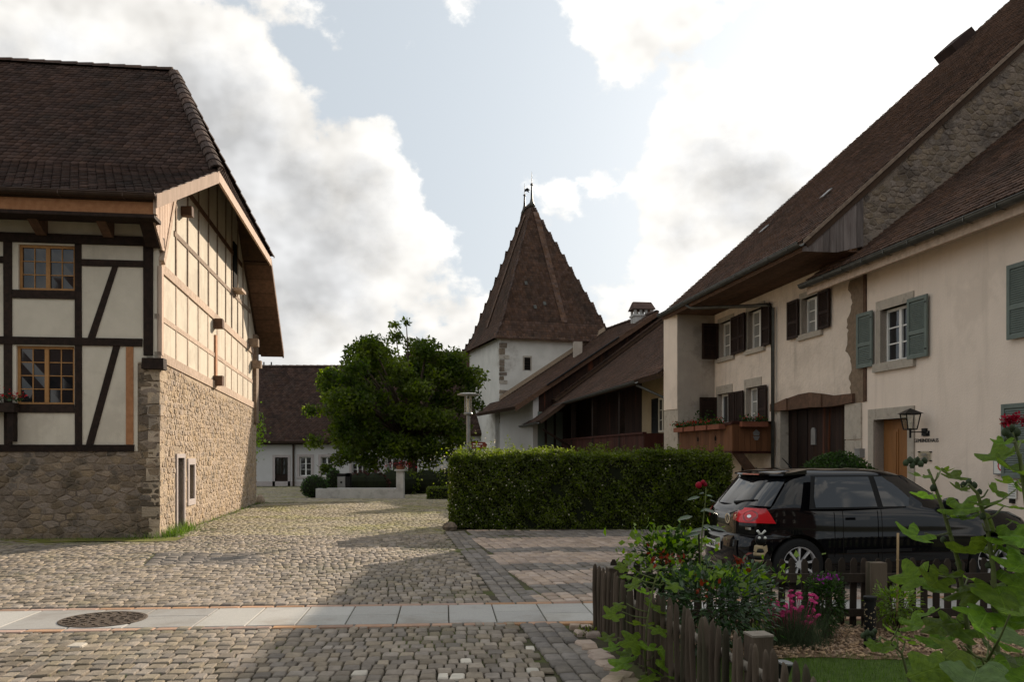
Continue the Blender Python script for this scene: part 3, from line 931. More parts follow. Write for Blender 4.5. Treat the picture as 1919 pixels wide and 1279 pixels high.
# granite strip
st = MB(); st.quad(uv(-14, -.1, .006), uv(14, -.1, .006), uv(14, 1.15, .006), uv(-14, 1.15, .006))
strip = st.build('granite_path', 'joint', None); strip['kind'] = 'structure'
def slab_piece(u0, u1, v0, v1, mat, name, skew=0.0, z=.028):
    mb = MB(); b = .008
    c = [(u0, v0), (u1, v0), (u1 + skew, v1), (u0 + skew, v1)]
    cc = ((u0 + u1) / 2, (v0 + v1) / 2)
    j = [random.uniform(-.0015, .0015) for _ in range(4)]
    lo = [uv(a, b_, .004) for a, b_ in c]
    hi = [uv(a, b_, z - .005) for a, b_ in c]
    top = [uv(a + (b if a < cc[0] + skew * (b_ > cc[1]) else -b), b_ + (b if b_ < cc[1] else -b), z + j[i]) for i, (a, b_) in enumerate(c)]
    mb.add(lo + hi + top, [(i, (i + 1) % 4, 4 + (i + 1) % 4, 4 + i) for i in range(4)] + [(4 + i, 4 + (i + 1) % 4, 8 + (i + 1) % 4, 8 + i) for i in range(4)] + [(8, 9, 10, 11)])
    return mb.build(name, mat, strip)
u = -7.6
while u < 7.6:
    w = random.choice([.5, .52, .48, .66])
    if random.random() < .55:
        s_ = random.uniform(.42, .6)
        slab_piece(u, u + w - .012, .02, s_ - .006, 'granite', 'slab')
        slab_piece(u, u + w - .012, s_ + .006, 1.01, 'granite', 'slab')
    else:
        slab_piece(u, u + w - .012, .02, 1.01, 'granite', 'slab')
    u += w
for v0 in (-.10, 1.03):
    u = -7.6
    while u < 7.0:
        w = random.uniform(.30, .44)
        slab_piece(u, u + w - .02, v0, v0 + .105, 'edge_brick', 'edging_brick', z=.027)
        u += w
# manhole cover
mh = thing('manhole_cover', 'round rusty cast iron manhole cover set into the granite strip', 'manhole cover', (-4.13, 8.63, 0))
mb = MB(); mb.lathe((-4.13, 8.63, .0), [(.415, 0), (.415, .034), (.405, .037), (.375, .037), (.37, .033), (.0, .033)], 48); mb.build('rim', 'cast_iron', mh)
mb = MB()
for r_ in (.10, .19, .28, .345):
    n = int(r_ * 60)
    for k in range(n):
        a = 2 * math.pi * k / n + r_ * 9
        mb.box((-4.13 + r_ * math.cos(a), 8.63 + r_ * math.sin(a), .037), (.05, .028, .009), a)
mb.build('tread_pattern', 'cast_iron', mh)['kind'] = 'stuff'
# ------------------------------------------------------------------ timber framed house (image left)
G = Fr((-4.71, 0, 0), (-.139, 1, 0), (.9905, .1377, 0))          # sunlit gable, a = y
CL = G.P(17.2, 0)
FL = Fr(CL, (-.9905, -.1377, 0), (.1377, -.9905, 0))              # shaded front, a = metres left of the corner
def fs(px):
    k = (960 - px) / FPX
    return (k * CL.y + CL.x) / (.9905 + .1377 * k)
def fh(py, s=1.0): return HC + (HOR - py) / FPX * (CL.y - .1377 * s)
house = thing('timber_framed_house', 'half timbered house with rubble stone base and steep brown tiled half hipped roof', 'house', (CL.x, CL.y, 0))
# stone base
DOORH = (18.55, 19.12, -.2, 1.62)
WINH = (19.62, 20.12, .66, 1.46)
def gtop(y): return 3.55 - .028 * (y - 17.2)
bm_ = MB()
wall_holes(G, 17.2, 29.3, 0, 3.18, [(DOORH[0], DOORH[1], 0.0, DOORH[3]), WINH], .42, bm_)
bm_.prism(G, [(17.2, 3.18), (29.3, 3.18), (29.3, gtop(29.3)), (17.2, gtop(17.2))], -.42, 0.0)
base = bm_.build('stone_base', 'mortar', house)
rubble(G, base, 17.2, 29.3, 0.0, 3.52, .17, .115, 21, 'rubble', 'stone', 300,
       skip=lambda a, h, p: any(q[1] > gtop(q[0]) + .03 for q in p) or any(DOORH[0] - .10 < q[0] < DOORH[1] + .10 and q[1] < DOORH[3] + .12 for q in p) or any(WINH[0] - .14 < q[0] < WINH[1] + .14 and WINH[2] - .16 < q[1] < WINH[3] + .16 for q in p))
qz, qr = 0.02, random.Random(71)
while qz < 3.35:
    qh = qr.uniform(.16, .34); qw, qd = qr.uniform(.22, .55), qr.uniform(.2, .38)
    mb = MB(); mb.fbox(G, 17.2 - qr.uniform(.008, .02), 17.2 + qw, qz, min(qz + qh - .025, 3.5), -qd, qr.uniform(.008, .02), .012)
    mb.build('corner_block', 'mortar' if qr.random() < .6 else 'rubble', base)
    qz += qh
fm = MB()
SB = fh(846, 1.5)
fm.fbox(FL, .42, 7.0, 0, SB, -.40, 0).fbox(FL, 0.0, .42, 0, 3.52, -.40, 0)
fbase = fm.build('front_base', 'mortar_shaded', house)
rubble(FL, fbase, 0.0, 5.0, 0.0, SB, .25, .125, 22, 'rubble_shaded_brown', 'stone', 300)
rubble(FL, fbase, 0.0, .42, SB + .01, 3.50, .22, .16, 23, 'rubble_shaded_brown', 'stone', 60)
# gable door and little window
mb = MB()
for a0, a1, h0, h1 in ((DOORH[0] - .09, DOORH[0] + .0, 0, DOORH[3] + .09), (DOORH[1], DOORH[1] + .09, 0, DOORH[3] + .09), (DOORH[0], DOORH[1], DOORH[3], DOORH[3] + .09)):
    mb.fbox(G, a0, a1, h0, h1, -.3, .035)
fr_ = mb.build('door_surround', 'limestone_pink', house)
mb = MB(); mb.fbox(G, DOORH[0], DOORH[1], .01, DOORH[3], -.24, -.19); dr = mb.build('door', 'fog_steel', house)
mb = MB(); mb.fbox(G, DOORH[0] + .06, DOORH[0] + .09, .8, .95, -.19, -.14); mb.build('handle', 'black_metal', dr)
mb = MB()
for a0, a1, h0, h1 in ((WINH[0] - .12, WINH[0], WINH[2] - .14, WINH[3] + .14), (WINH[1], WINH[1] + .12, WINH[2] - .14, WINH[3] + .14), (WINH[0], WINH[1], WINH[3], WINH[3] + .14), (WINH[0], WINH[1], WINH[2] - .14, WINH[2])):
    mb.fbox(G, a0, a1, h0, h1, -.3, .03)
mb.build('window_surround', 'limestone_pink', house)
window(G, house, WINH[0], WINH[1], WINH[2], WINH[3], -.2, 'timber_grey', 'glass_dark', 1, 3, 1, .05, .02)
# timbered upper gable
PROF = [(17.2, gtop(17.2)), (29.3, gtop(29.3)), (29.3, 5.7), (27.0, 7.65), (25.55, 9.30), (20.35, 9.30), (18.75, 7.75), (17.2, 6.95)]
mb = MB(); mb.prism(G, PROF, -.25, -.02); gw = mb.build('gable_wall', 'plaster_cream', house)
def ptop(y):
    pts = [(17.2, 6.95), (18.75, 7.75), (20.35, 9.15), (25.55, 9.15), (27.0, 7.65), (29.3, 5.7)]
    for (a, b), (c, d) in zip(pts, pts[1:]):
        if a <= y <= c: return b + (d - b) * (y - a) / (c - a)
    return 5.7
def gbeam(a0, a1, hf, w, mat, o=.012, name='beam'):
    mb = MB()
    n = max(2, int(abs(a1 - a0) / 1.2))
    for i in range(n):
        x0 = a0 + (a1 - a0) * i / n; x1 = a0 + (a1 - a0) * (i + 1) / n
        mb.hexa([G.P(x0, hf(x0) - w / 2, -.1), G.P(x1, hf(x1) - w / 2, -.1), G.P(x1, hf(x1) - w / 2, o), G.P(x0, hf(x0) - w / 2, o),
                 G.P(x0, hf(x0) + w / 2, -.1), G.P(x1, hf(x1) + w / 2, -.1), G.P(x1, hf(x1) + w / 2, o), G.P(x0, hf(x0) + w / 2, o)])
    return mb.build(name, mat, house)
sl_ = lambda h0: (lambda y: h0 - .03 * (y - 17.2))
gbeam(17.2, 29.2, lambda y: gtop(y) + .12, .20, 'timber_bleached', .03, 'sill_beam')
gbeam(17.2, 28.75, sl_(4.48), .11, 'timber_bleached', -.004, 'rail')
gbeam(17.25, 28.9, sl_(5.50), .19, 'timber_bleached', .015, 'storey_beam')
gbeam(18.4, 28.2, lambda y: 6.47 - .006 * (y - 18), .11, 'timber_grey', .002, 'rail')
gbeam(19.2, 26.6, lambda y: 7.74 - .02 * (y - 19), .13, 'timber_brown', .006, 'rail')
STUDS = [18.55, 19.6, 20.7, 21.8, 22.9, 24.05, 24.95, 25.9, 26.8, 27.75]
for y in STUDS:
    jt = random.uniform(-.05, .05)
    mb = MB(); mb.fbox(G, y - .036, y + .036, 5.58 - .03 * (y - 17.2), ptop(y) - .02, -.1, .004, .006); mb.build('stud', 'timber_grey', house)
    mb = MB(); mb.fbox(G, y - .042 + jt, y + .042 + jt, gtop(y) + .2, 5.41 - .03 * (y - 17.2), -.1, -.008, .006); mb.build('stud', 'timber_bleached', house)
mb = MB(); mb.fbox(G, 17.22, 17.40, gtop(17.3) + .2, 5.41, -.1, .02, .006); mb.build('corner_post', 'timber_bleached', house)
mb = MB(); mb.fbox(G, 28.75, 29.25, gtop(29) - .45, 5.75, -.1, .10, .01); mb.build('end_post', 'timber_grey', house)
# slit, upper opening with sill, purlin heads
mb = MB(); mb.fbox(G, 22.55, 22.74, 3.62, 4.86, -.05, .022); mb.build('slit_shutter', 'timber_new', house)
mb = MB(); mb.fbox(G, 25.12, 25.66, 6.62, 7.98, -.05, .02); mb.build('hatch', 'dark_void', house)
mb = MB(); mb.fbox(G, 25.05, 25.75, 6.52, 6.60, -.02, .26); mb.build('hatch_sill', 'timber_bleached', house)
for (px, py, w) in ((343, 397, .20), (403, 607, .24), (403, 714, .26)):
    Y = 4.71 / ((960 - px) / FPX - .139)
    h = HC + (HOR - py) / FPX * Y
    mb = MB(); mb.fbox(G, Y - w / 2, Y + w / 2, h - w / 2, h + w / 2, -.05, .22, .01); mb.build('beam_head', 'timber_brown', house)
for (Y, h) in ((27.9, 5.35), (28.5, 4.7)):
    mb = MB(); mb.fbox(G, Y - .14, Y + .14, h - .12, h + .12, .0, .30, .01); mb.build('beam_head', 'timber_grey', house)
# front: plaster, timbers, windows
s_ = lambda px: fs(px)
UW = (s_(141), s_(35), fh(547), fh(463)); LW = (s_(140), s_(31), fh(760), fh(651))
mb = MB(); wall_holes(FL, .12, 7.0, SB, 6.6, [(UW[0], UW[1], UW[2], UW[3]), (LW[0], LW[1], LW[2], LW[3])], .22, mb)
mb.build('front_wall', 'plaster_cream', house)
def ft(a0, a1, h0, h1, name='beam', mat='timber_dark', o=.025):
    mb = MB(); mb.fbox(FL, a0, a1, h0, h1, -.12, o, .008); return mb.build(name, mat, house)
ft(-.06, 7.0, fh(460), fh(442), 'wall_plate', o=.05)
ft(s_(288), s_(270), fh(665), fh(460), 'corner_post', o=.03)
ft(s_(154), s_(141), fh(834), fh(460), 'post')
ft(s_(24), s_(8), fh(834), fh(460), 'post')
ft(s_(270), s_(154), fh(500), fh(487), 'rail')
ft(s_(268), 7.0, fh(649), fh(635), 'rail', o=.035)
ft(s_(141), s_(24), fh(563), fh(547), 'window_sill_beam', o=.03)
ft(s_(140), s_(24), fh(775), fh(759), 'window_sill_beam', o=.03)
ft(s_(252), 7.0, fh(847), fh(834), 'ground_sill', o=.04)
ft(s_(8), 7.0, fh(499), fh(486), 'rail')
ft(s_(251), s_(237), fh(834), fh(650), 'new_post', 'timber_new', .02)
def fdiag(px0, px1, py0, qx0, qx1, qy, name='brace'):
    mb = MB(); mb.prism(FL, [(s_(px0), fh(py0)), (s_(px1), fh(py0)), (s_(qx1), fh(qy)), (s_(qx0), fh(qy))], -.1, .02); mb.build(name, 'timber_dark', house)
fdiag(211, 222, 500, 165, 179, 635); fdiag(213, 226, 649, 162, 176, 834)
window(FL, house, UW[0], UW[1], UW[2], UW[3], -.10, 'window_oak', 'glass_dark', 2, 3, 2, .05, .018)
window(FL, house, LW[0], LW[1], LW[2], LW[3], -.10, 'window_oak', 'glass_dark', 2, 4, 2, .05, .018)
mb = MB(); mb.fbox(FL, -.12, .30, 3.40, 3.62, -.1, .16, .01); mb.build('corner_corbel', 'timber_dark', house)
# eaves brackets and rafters feet under the front overhang
for a in (.95, 2.2, 3.5):
    mb = MB(); mb.prism(Fr(FL.P(a, 0), FL.n, FL.a), [(0, 6.02), (.12, 6.02), (.75, 6.32), (.75, 6.45), (0, 6.45)], -.09, .09); mb.build('bracket', 'timber_brown', house)
mb = MB(); mb.prism(Fr(FL.P(.10, 0), FL.n, FL.a), [(0, 5.85), (.16, 5.85), (.85, 6.38), (.85, 6.50), (0, 6.50)], -.12, .12); mb.build('bracket', 'timber_dark', house)
# pale boarded cheek closing the eaves towards the gable
for i in range(9):
    y0 = 16.42 + i * .19; y1 = y0 + .165
    lo = lambda y: max(6.38 - (y - 16.4) * .72, 5.75) if y < 17.3 else 5.75 + (y - 17.3) * 1.7
    hi = lambda y: 6.50 + (y - 16.4) * .50
    if lo(y1) > hi(y1) - .05: continue
    mb = MB(); mb.prism(G, [(y0, lo(y0)), (y1, lo(y1)), (y1, hi(y1)), (y0, hi(y0))], .03, .06 + random.uniform(0, .01)); mb.build('board', 'board_pale', house)
mb = MB(); mb.prism(G, [(17.22, 5.62), (17.34, 5.55), (18.30, 7.25), (18.18, 7.30)], -.05, .08); mb.build('slanting_post', 'timber_bleached', house)
mb = MB(); mb.fbox(G, 17.20, 17.34, 3.7, 5.5, -.05, .045); mb.build('edge_board', 'board_pale', house)
# roof
RL = Vector((-.9905, -.1377, 0)) * 8.0
pA, pB, pC, pD = G.P(16.30, 6.66, .14), G.P(18.80, 7.97, .80), G.P(26.90, 7.88, .80), G.P(30.2, 5.34, .77)
pR = Vector((-9.07, 22.85, 11.94))
lft = lambda p: p + RL
mb = MB()
mb.slab([pA, pB, lft(pB), lft(pA)], .14); mb.slab([pB, pR, lft(pR), lft(pB)], .14)
mb.slab([pB, pC, pR], .14); mb.slab([pC, pD, lft(pD), lft(pC)], .16); mb.slab([pC, lft(pC), lft(pR), pR], .14)
roof = mb.build('roof', 'soffit', house)
T = tile_mats(lft(pA), pA, pB, lft(pB), 31) + tile_mats(lft(pB), pB, pR, lft(pR), 32) + tile_mats(pB, pC, pR, pR, 33) + tile_mats(pC, pD, pD, pC, 34)[:0] + tile_mats(pD, lft(pD), lft(pC), pC, 35)
tiles(roof, T, 'roof_tile')
ridge_tiles(roof, pR, lft(pR), .14, .40)
ridge_tiles(roof, pB + Vector((0, 0, .03)), pR + Vector((0, 0, .03)), .15, .33, name='hip_tile')
ridge_tiles(roof, pC + Vector((0, 0, .03)), pR + Vector((0, 0, .03)), .15, .33, name='hip_tile')
def barge(a, b, name, mat, w=.24, th=.05):
    a, b = Vector(a), Vector(b)
    d = (b - a).normalized(); n = G.n
    dn = Vector((0, 0, -w))
    mb = MB(); mb.hexa([a + dn, b + dn, b + dn + n * th, a + dn + n * th, a, b, b + n * th, a + n * th]); return mb.build(name, mat, roof)
barge(pA + Vector((0, 0, .02)), pB + Vector((0, 0, .02)), 'barge_board', 'board_pale', .27)
barge(pB + Vector((0, 0, .0)), pC, 'barge_board', 'board_pale', .22)
barge(pC, pD, 'barge_board', 'timber_brown', .22)
# planked soffit under the rear overhang
for i in range(7):
    f0, f1 = i / 7, (i + .94) / 7
    a, b = pC.lerp(pD, f0), pC.lerp(pD, f1)
    off = Vector((0, 0, -.19)); inn = -G.n * .74
    mb = MB(); mb.slab([a + off, a + off + inn, b + off + inn, b + off], .02, (0, 0, -1)); mb.build('soffit_board', 'timber_brown', roof)
# gutter and fascia along the front eaves
EF = Fr(pA, (-.9905, -.1377, 0), (.1377, -.9905, 0))
gutter(EF, house, -.05, 8, -.02, .09, .085, 'copper_brown', 7)
mb = MB(); mb.fbox(EF, -.02, 8, -.36, -.13, -.12, -.04, .004); mb.build('fascia', 'timber_new', house)
mb = MB(); mb.fbox(EF, .0, 8, -.44, -.37, -.5, .0, .004); mb.build('eaves_board', 'timber_dark', house)
mb = MB(); mb.fbox(EF, -.03, .02, -.36, -.02, -.14, .0); mb.build('fascia_end', 'board_pale', house)
# window box with red flowers at the lower window
fb = thing('window_box', 'dark window box with red and white geraniums below the oak window', 'flower box', FL.P(2.75, 2.55, .2))
mb = MB(); mb.fbox(FL, 2.62, 3.6, 2.52, 2.70, .06, .28); mb.build('trough', 'timber_dark', fb)
rr = np.random.default_rng(5)
pts = np.array([tuple(FL.P(rr.uniform(2.5, 3.5), 2.74 + abs(rr.normal(0, .06)), .17 + rr.normal(0, .06))) for _ in range(260)])
leaf_mass('leaves', pts, .06, 'leaf_rose', fb, rr)
pts = np.array([tuple(FL.P(rr.uniform(2.45, 3.5), 2.80 + abs(rr.normal(0, .07)), .20 + rr.normal(0, .06))) for _ in range(130)])
leaf_mass('blossoms', pts, .05, 'flower_red', fb, rr)
mb = MB(); mb.fbox(FL, 2.66, 2.78, 1.95, 2.52, .02, .22, .005); mb.build('bracket', 'timber_dark', fb)
# corner stone and weeds along the wall foot
mb = MB()
for k in range(1):
    c = G.P(29.45, 0, .12)
    mb.lathe((c.x, c.y, -.02), [(.15, 0), (.17, .12), (.13, .26), (.06, .33), (.0, .34)], 7)
for i, v in enumerate(mb.v): mb.v[i] = (v[0] + random.uniform(-.02, .02), v[1] + random.uniform(-.02, .02), v[2])
tag(mb.build('corner_stone', 'rubble', None), 'squat rounded guard stone at far corner of the stone wall', 'stone')
BLV = [(-.04, 0, 0), (.04, 0, 0), (.02, .06, .6), (0, .18, 1.0), (-.02, .06, .6)]
BLF = [(0, 1, 2, 4), (4, 2, 3)]
def blades(name, pts, hs, mat, parent=None, seed=1, wid=1.0, kind='stuff'):
    r = np.random.default_rng(seed); A = []
    for p, h in zip(pts, hs):
        an = r.uniform(0, 6.28); ln = r.normal(0, .25)
        m = Matrix.Translation(p) @ Euler((ln, r.normal(0, .25), an)).to_matrix().to_4x4() @ Matrix.Diagonal((h * .55 * wid + .02, h, h, 1))
        A.append(np.array(m))
    return mass(name, BLV, BLF, A, mat, parent, kind)
rr = random.Random(8)
wp, wh = [], []
for _ in range(2600):
    Y = 17.25 + rr.random() ** 1.6 * 12.3
    o = .03 + abs(rr.gauss(0, .16))
    dens = .25 + (1.0 if Y < 19.4 else 0) + (.5 if Y > 28.6 else 0)
    if rr.random() > dens: continue
    wp.append(G.P(Y, .0, o)); wh.append(rr.uniform(.05, .16) * (1.9 if Y < 19.2 and rr.random() < .5 else 1))
for _ in range(1500):
    a = rr.uniform(-.2, 4.6); o = .04 + abs(rr.gauss(0, .22))
    wp.append(FL.P(a, 0, o)); wh.append(rr.uniform(.03, .10) * (2.2 if a < .6 and rr.random() < .6 else 1))
wg = blades('weeds', wp, wh, 'grass_blade', None, 3); tag(wg, 'weeds and grass growing along the foot of the stone wall', 'weeds')
mo = MB()
for i in range(14):
    a0, a1 = -.5 + i * .42, -.5 + (i + 1) * .42
    w0, w1 = .75 + .12 * math.sin(i * 1.3), .75 + .12 * math.sin((i + 1) * 1.3)
    mo.quad(FL.P(a0, .026, .01), FL.P(a0, .026, w0), FL.P(a1, .026, w1), FL.P(a1, .026, .01))
m_ = mo.build('moss', 'moss', None); m_['kind'] = 'stuff'; tag(m_, 'yellow green moss strip on the paving before the shaded wall', 'moss')
lump = []
for _ in range(700):
    a, o = rr.uniform(-.3, 5.2), rr.uniform(.1, 1.15)
    lump.append((FL.P(a, 0, o), rr.uniform(.10, .2), rr.uniform(.07, .12), rr.uniform(-.4, .4)))
lay(lump, 'cobble_far', yard, 0, 5)
# ------------------------------------------------------------------ farmhouse and community house (image right)
FA = Fr((9.89, 0, 0), (-.143, 1, 0), (-.9899, -.1416, 0))
def fy(px, o=0.0): return (9.89 - o * 1.01) / ((px - 960) / FPX + .143)
def fz(py, Y): return HC + (HOR - py) / FPX * Y
NX = Vector((.9899, .1416, 0))
farm = thing('farmhouse', 'large farmhouse with huge brown tiled roof, pale plaster, brown shutters and wooden balcony', 'house', (6.2, 24, 0))
com = thing('community_house', 'cream plastered house with green shutters, lettering and oak door in stone surround', 'house', (7.6, 15, 0))
Y1 = 18.05
# openings
W1 = (24.62, 25.62, 4.57, 5.62); W2 = (22.62, 23.58, 4.57, 5.62); W3 = (19.63, 20.5, 4.56, 5.42)
L1 = (24.75, 25.75, 1.8, 3.50); L2 = (22.82, 23.68, 2.45, 3.53)
GT = (fy(1586), fy(1462), 0, 2.86)
mb = wall_holes(FA, Y1, 26.0, 0, 6.1, [W1, W2, W3, L1, L2, (GT[0], GT[1], -.01, GT[3])], .30)
mb.build('front_wall', 'plaster_farm', farm)
def stone_frame(H, house, s=.13, sill=.14, lint=.2, proud=.02, mat='limestone', deep=.27, a_lo=True, sillout=.05):
    a0, a1, h0, h1 = H
    mb = MB(); mb.fbox(FA, a0 - s, a1 + s, h1, h1 + lint, -deep, proud); f = mb.build('lintel', mat, house)
    for q0, q1 in ((a0 - s, a0), (a1, a1 + s)):
        mb = MB(); mb.fbox(FA, q0, q1, h0, h1, -deep, proud - .003); mb.build('jamb', mat, house)
    if sill:
        mb = MB(); mb.fbox(FA, a0 - s - .05, a1 + s + .05, h0 - sill, h0, -deep, proud + sillout); mb.build('sill', mat, house)
for H in (W1, W2, W3): stone_frame(H, farm, .10, .13, .14)
stone_frame(L2, farm, .12, .12, .24); stone_frame(L1, farm, .12, 0, .24)
window(FA, farm, *W1, -.17, 'white_paint', 'glass_curtain', 1, 3, 2)
window(FA, farm, *W2, -.17, 'white_paint', 'glass_curtain', 1, 3, 2)
window(FA, farm, *W3, -.17, 'white_paint', 'glass_curtain', 1, 3, 2)
window(FA, farm, *L2, -.17, 'white_paint', 'glass_curtain', 1, 3, 2)
window(FA, farm, *L1, -.17, 'white_paint', 'glass_dark', 1, 2, 2, .07, name='balcony_door')
SB_ = 'shutter_brown'
PF = lambda Y: Fr(FA.P(Y, 0, 0), (-.9899, -.1416, 0), (.1416, -.9899, 0))      # plane standing out from the wall, facing the viewer
shutter(PF(25.66), farm, .02, .54, 4.55, 5.63, 0, SB_)
shutter(FA, farm, 24.05, 24.60, 4.55, 5.63, .05, SB_)
shutter(FA, farm, 23.62, 24.04, 4.55, 5.63, .07, SB_)
shutter(FA, farm, 22.08, 22.58, 4.55, 5.63, .05, SB_)
shutter(FA, farm, 20.56, 21.12, 4.52, 5.45, .05, SB_)
shutter(FA, farm, 19.10, 19.60, 4.55, 5.43, .05, SB_)
shutter(PF(25.80), farm, .02, .56, 2.35, 3.42, 0, SB_)
shutter(FA, farm, 24.30, 24.72, 1.85, 3.48, .07, SB_)
shutter(FA, farm, 23.76, 24.28, 1.85, 3.48, .05, SB_)
shutter(FA, farm, 22.30, 22.80, 2.42, 3.52, .05, SB_)
# side wall carrying the eaves
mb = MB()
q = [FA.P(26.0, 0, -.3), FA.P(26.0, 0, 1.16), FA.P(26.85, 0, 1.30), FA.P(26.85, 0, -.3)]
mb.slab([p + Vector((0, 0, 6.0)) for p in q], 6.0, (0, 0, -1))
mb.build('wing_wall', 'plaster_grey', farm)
q = [FA.P(25.985, 0, .8), FA.P(25.985, 0, 1.175), FA.P(26.86, 0, 1.315), FA.P(26.86, 0, .8)]
mb = MB(); mb.slab([p + Vector((0, 0, 3.05)) for p in q], 3.05, (0, 0, -1)); mb.build('quoin', 'limestone', farm)
mb = MB(); q = [FA.P(26.0, 0, 1.17), FA.P(26.84, 0, 1.31), FA.P(26.84, 0, 1.33), FA.P(26.0, 0, 1.19)]
mb.slab([p + Vector((0, 0, 5.95)) for p in q], 2.88, (0, 0, -1)); mb.build('wall_end_sunlit', 'plaster_house', farm)  # paler plaster sheet paints the sunlight on the wing wall's end
# gate
mb = MB()
n = 12
for i in range(n):
    a0 = GT[0] + (GT[1] - GT[0]) * i / n; a1 = GT[0] + (GT[1] - GT[0]) * (i + .96) / n
    p = MB(); p.fbox(FA, a0, a1, .02, 2.85, -.24 - random.uniform(0, .012), -.20 + random.uniform(-.01, .01)); p.build('gate_plank', 'gate_wood', farm)
mb = MB(); mb.fbox(FA, GT[0], GT[1], 0, 2.86, -.30, -.26); mb.build('gate_backing', 'dark_void', farm)
Yw = fy(1511); mb = MB(); poly = [(Yw - .10, fz(834, Yw)), (Yw + .10, fz(834, Yw)), (Yw + .10, fz(806, Yw)), (Yw + .05, fz(802, Yw)), (Yw - .05, fz(802, Yw)), (Yw - .10, fz(806, Yw))]
mb.prism(FA, poly, -.22, -.175); mb.build('gate_light', 'steel_grey', farm)
lp = [(1448, 758, 14), (1462, 755, 16), (1480, 747, 22), (1500, 740, 27), (1522, 736, 28), (1545, 738.5, 25), (1566, 742, 20), (1584, 740, 19), (1604, 738, 17)]
up_, dn_ = [], []
for px, py, th in lp:
    Y = fy(px); up_.append((Y, fz(py, Y))); dn_.append((Y, fz(py + th, Y)))
mb = MB()
for i in range(len(lp) - 1):
    mb.prism(FA, [dn_[i], dn_[i + 1], up_[i + 1], up_[i]], -.28, .07 + .02 * math.sin(i * 2.1))
mb.build('gate_lintel', 'timber_brown', farm)
mb = MB(); mb.fbox(FA, fy(1464), fy(1458), 0, 3.0, -.28, .02); mb.build('gate_jamb', 'limestone', farm)
ys_ = (fy(1617.5), fy(1586))
for k, (h0, h1) in enumerate(((2.02, 2.78), (1.0, 2.0), (0, .98))):
    mb = MB(); mb.fbox(FA, ys_[0] + .02, ys_[1], h0, h1, -.28, .035 - .004 * k, .004); mb.build('gate_pier_block', 'limestone', farm)
# ragged strip of bare render between the two houses
edge = [(fy(1592 + 4 * math.sin(i * .23) + 3 * math.sin(i * .61 + 1) + random.uniform(-2.2, 2.2)), 2.95 + i * .062) for i in range(49)]
poly = [(17.78, 2.79), (18.06 + .5, 2.79)] + [(min(e[0], 18.75), e[1]) for e in edge] + [(17.78, 5.95)]
mb = MB(); mb.prism(FA, poly, -.02, .012); mb.build('bare_render', 'render_raw', farm)
mb = MB(); mb.fbox(FA, 17.70, 17.80, 2.8, 5.6, -.02, .03); mb.build('edge_board', 'timber_brown', farm)
# community house front
CW1 = (16.25, 17.2, 3.53, 4.60); CW2 = (11.7, 12.8, 3.55, 4.65); CW3 = (11.8, 12.95, 1.35, 2.45); CD = (16.28, 17.42, 0, 2.40)
mb = wall_holes(FA, 9.0, Y1 - .004, 0, 5.62, [CW1, CW2, CW3, (CD[0], CD[1], -.01, CD[3])], .30)
mb.build('front_wall', 'plaster_house', com)
for H in (CW1, CW2, CW3): stone_frame(H, com, .15, .17, .19)
for nm, q in (('lintel', (CD[0] - .2, CD[1] + .2, CD[3], CD[3] + .22)), ('jamb', (CD[0] - .2, CD[0], 0, CD[3])), ('jamb', (CD[1], CD[1] + .2, 0, CD[3]))):
    mb = MB(); mb.fbox(FA, *q, -.28, .03); mb.build(nm, 'limestone', com)
window(FA, com, *CW1, -.16, 'white_paint', 'glass_dark', 1, 3, 2)
window(FA, com, *CW2, -.16, 'white_paint', 'glass_dark', 1, 3, 2)
window(FA, com, *CW3, -.16, 'white_paint', 'glass_dark', 1, 3, 2)
GS = 'shutter_green'
shutter(FA, com, 17.40, 17.98, 3.50, 4.64, .045, GS); shutter(FA, com, 15.62, 16.22, 3.50, 4.64, .045, GS)
shutter(FA, com, 13.0, 13.60, 3.52, 4.70, .045, GS); shutter(FA, com, 13.1, 13.72, 1.32, 2.50, .045, GS)
# door leaf with panels
mb = MB(); mb.fbox(FA, CD[0], CD[1], .12, CD[3], -.26, -.20); dl = mb.build('door', 'door_oak', com)
mb = MB(); mb.fbox(FA, CD[0], CD[1], 0, .12, -.27, .30); mb.build('door_step', 'limestone', com)
for a0, a1 in ((CD[0] + .12, CD[0] + .50), (CD[0] + .62, CD[1] - .12)):
    for h0, h1 in ((.3, .85), (1.0, 2.2)):
        mb = MB(); mb.fbox(FA, a0, a1, h0, h1, -.2, -.185); mb.fbox(FA, a0 + .05, a1 - .05, h0 + .05, h1 - .05, -.186, -.172); mb.build('door_panel', 'door_oak', dl)
mb = MB(); mb.fbox(FA, CD[1] - .09, CD[1] - .05, 1.0, 1.2, -.2, -.15); mb.tube([FA.P(CD[1] - .07, 1.12, -.15), FA.P(CD[1] - .19, 1.12, -.15)], .011, 6); mb.build('door_handle', 'black_metal', dl)
# roofs
TP, TG = .893, .783
EO = 1.35
ev = lambda Y, o, z: FA.P(Y, z, o * .9899) + Vector((0, 0, 0))
def up(P, t, tan): return P + NX * t + Vector((0, 0, t * tan))
eF, eN = FA.P(26.95, 6.10, EO), FA.P(17.8, 6.10, EO)
TR = 13.2
mb = MB(); mb.slab([eN, eF, up(eF, TR, TP), up(eN, TR, TP)][::-1], .16)
back = lambda P: up(P, TR, TP) + NX * 12 + Vector((0, 0, -11))
mb.slab([up(eN, TR, TP), up(eF, TR, TP), back(eF), back(eN)][::-1], .16)
fro = mb.build('roof', 'soffit', farm)
T = tile_mats(eF, eN, up(eN, TR, TP), up(eF, TR, TP), 41)
tiles(fro, T, 'roof_tile_warm')
ridge_tiles(fro, up(eF, TR, TP), up(eN, TR, TP), .14, .40)
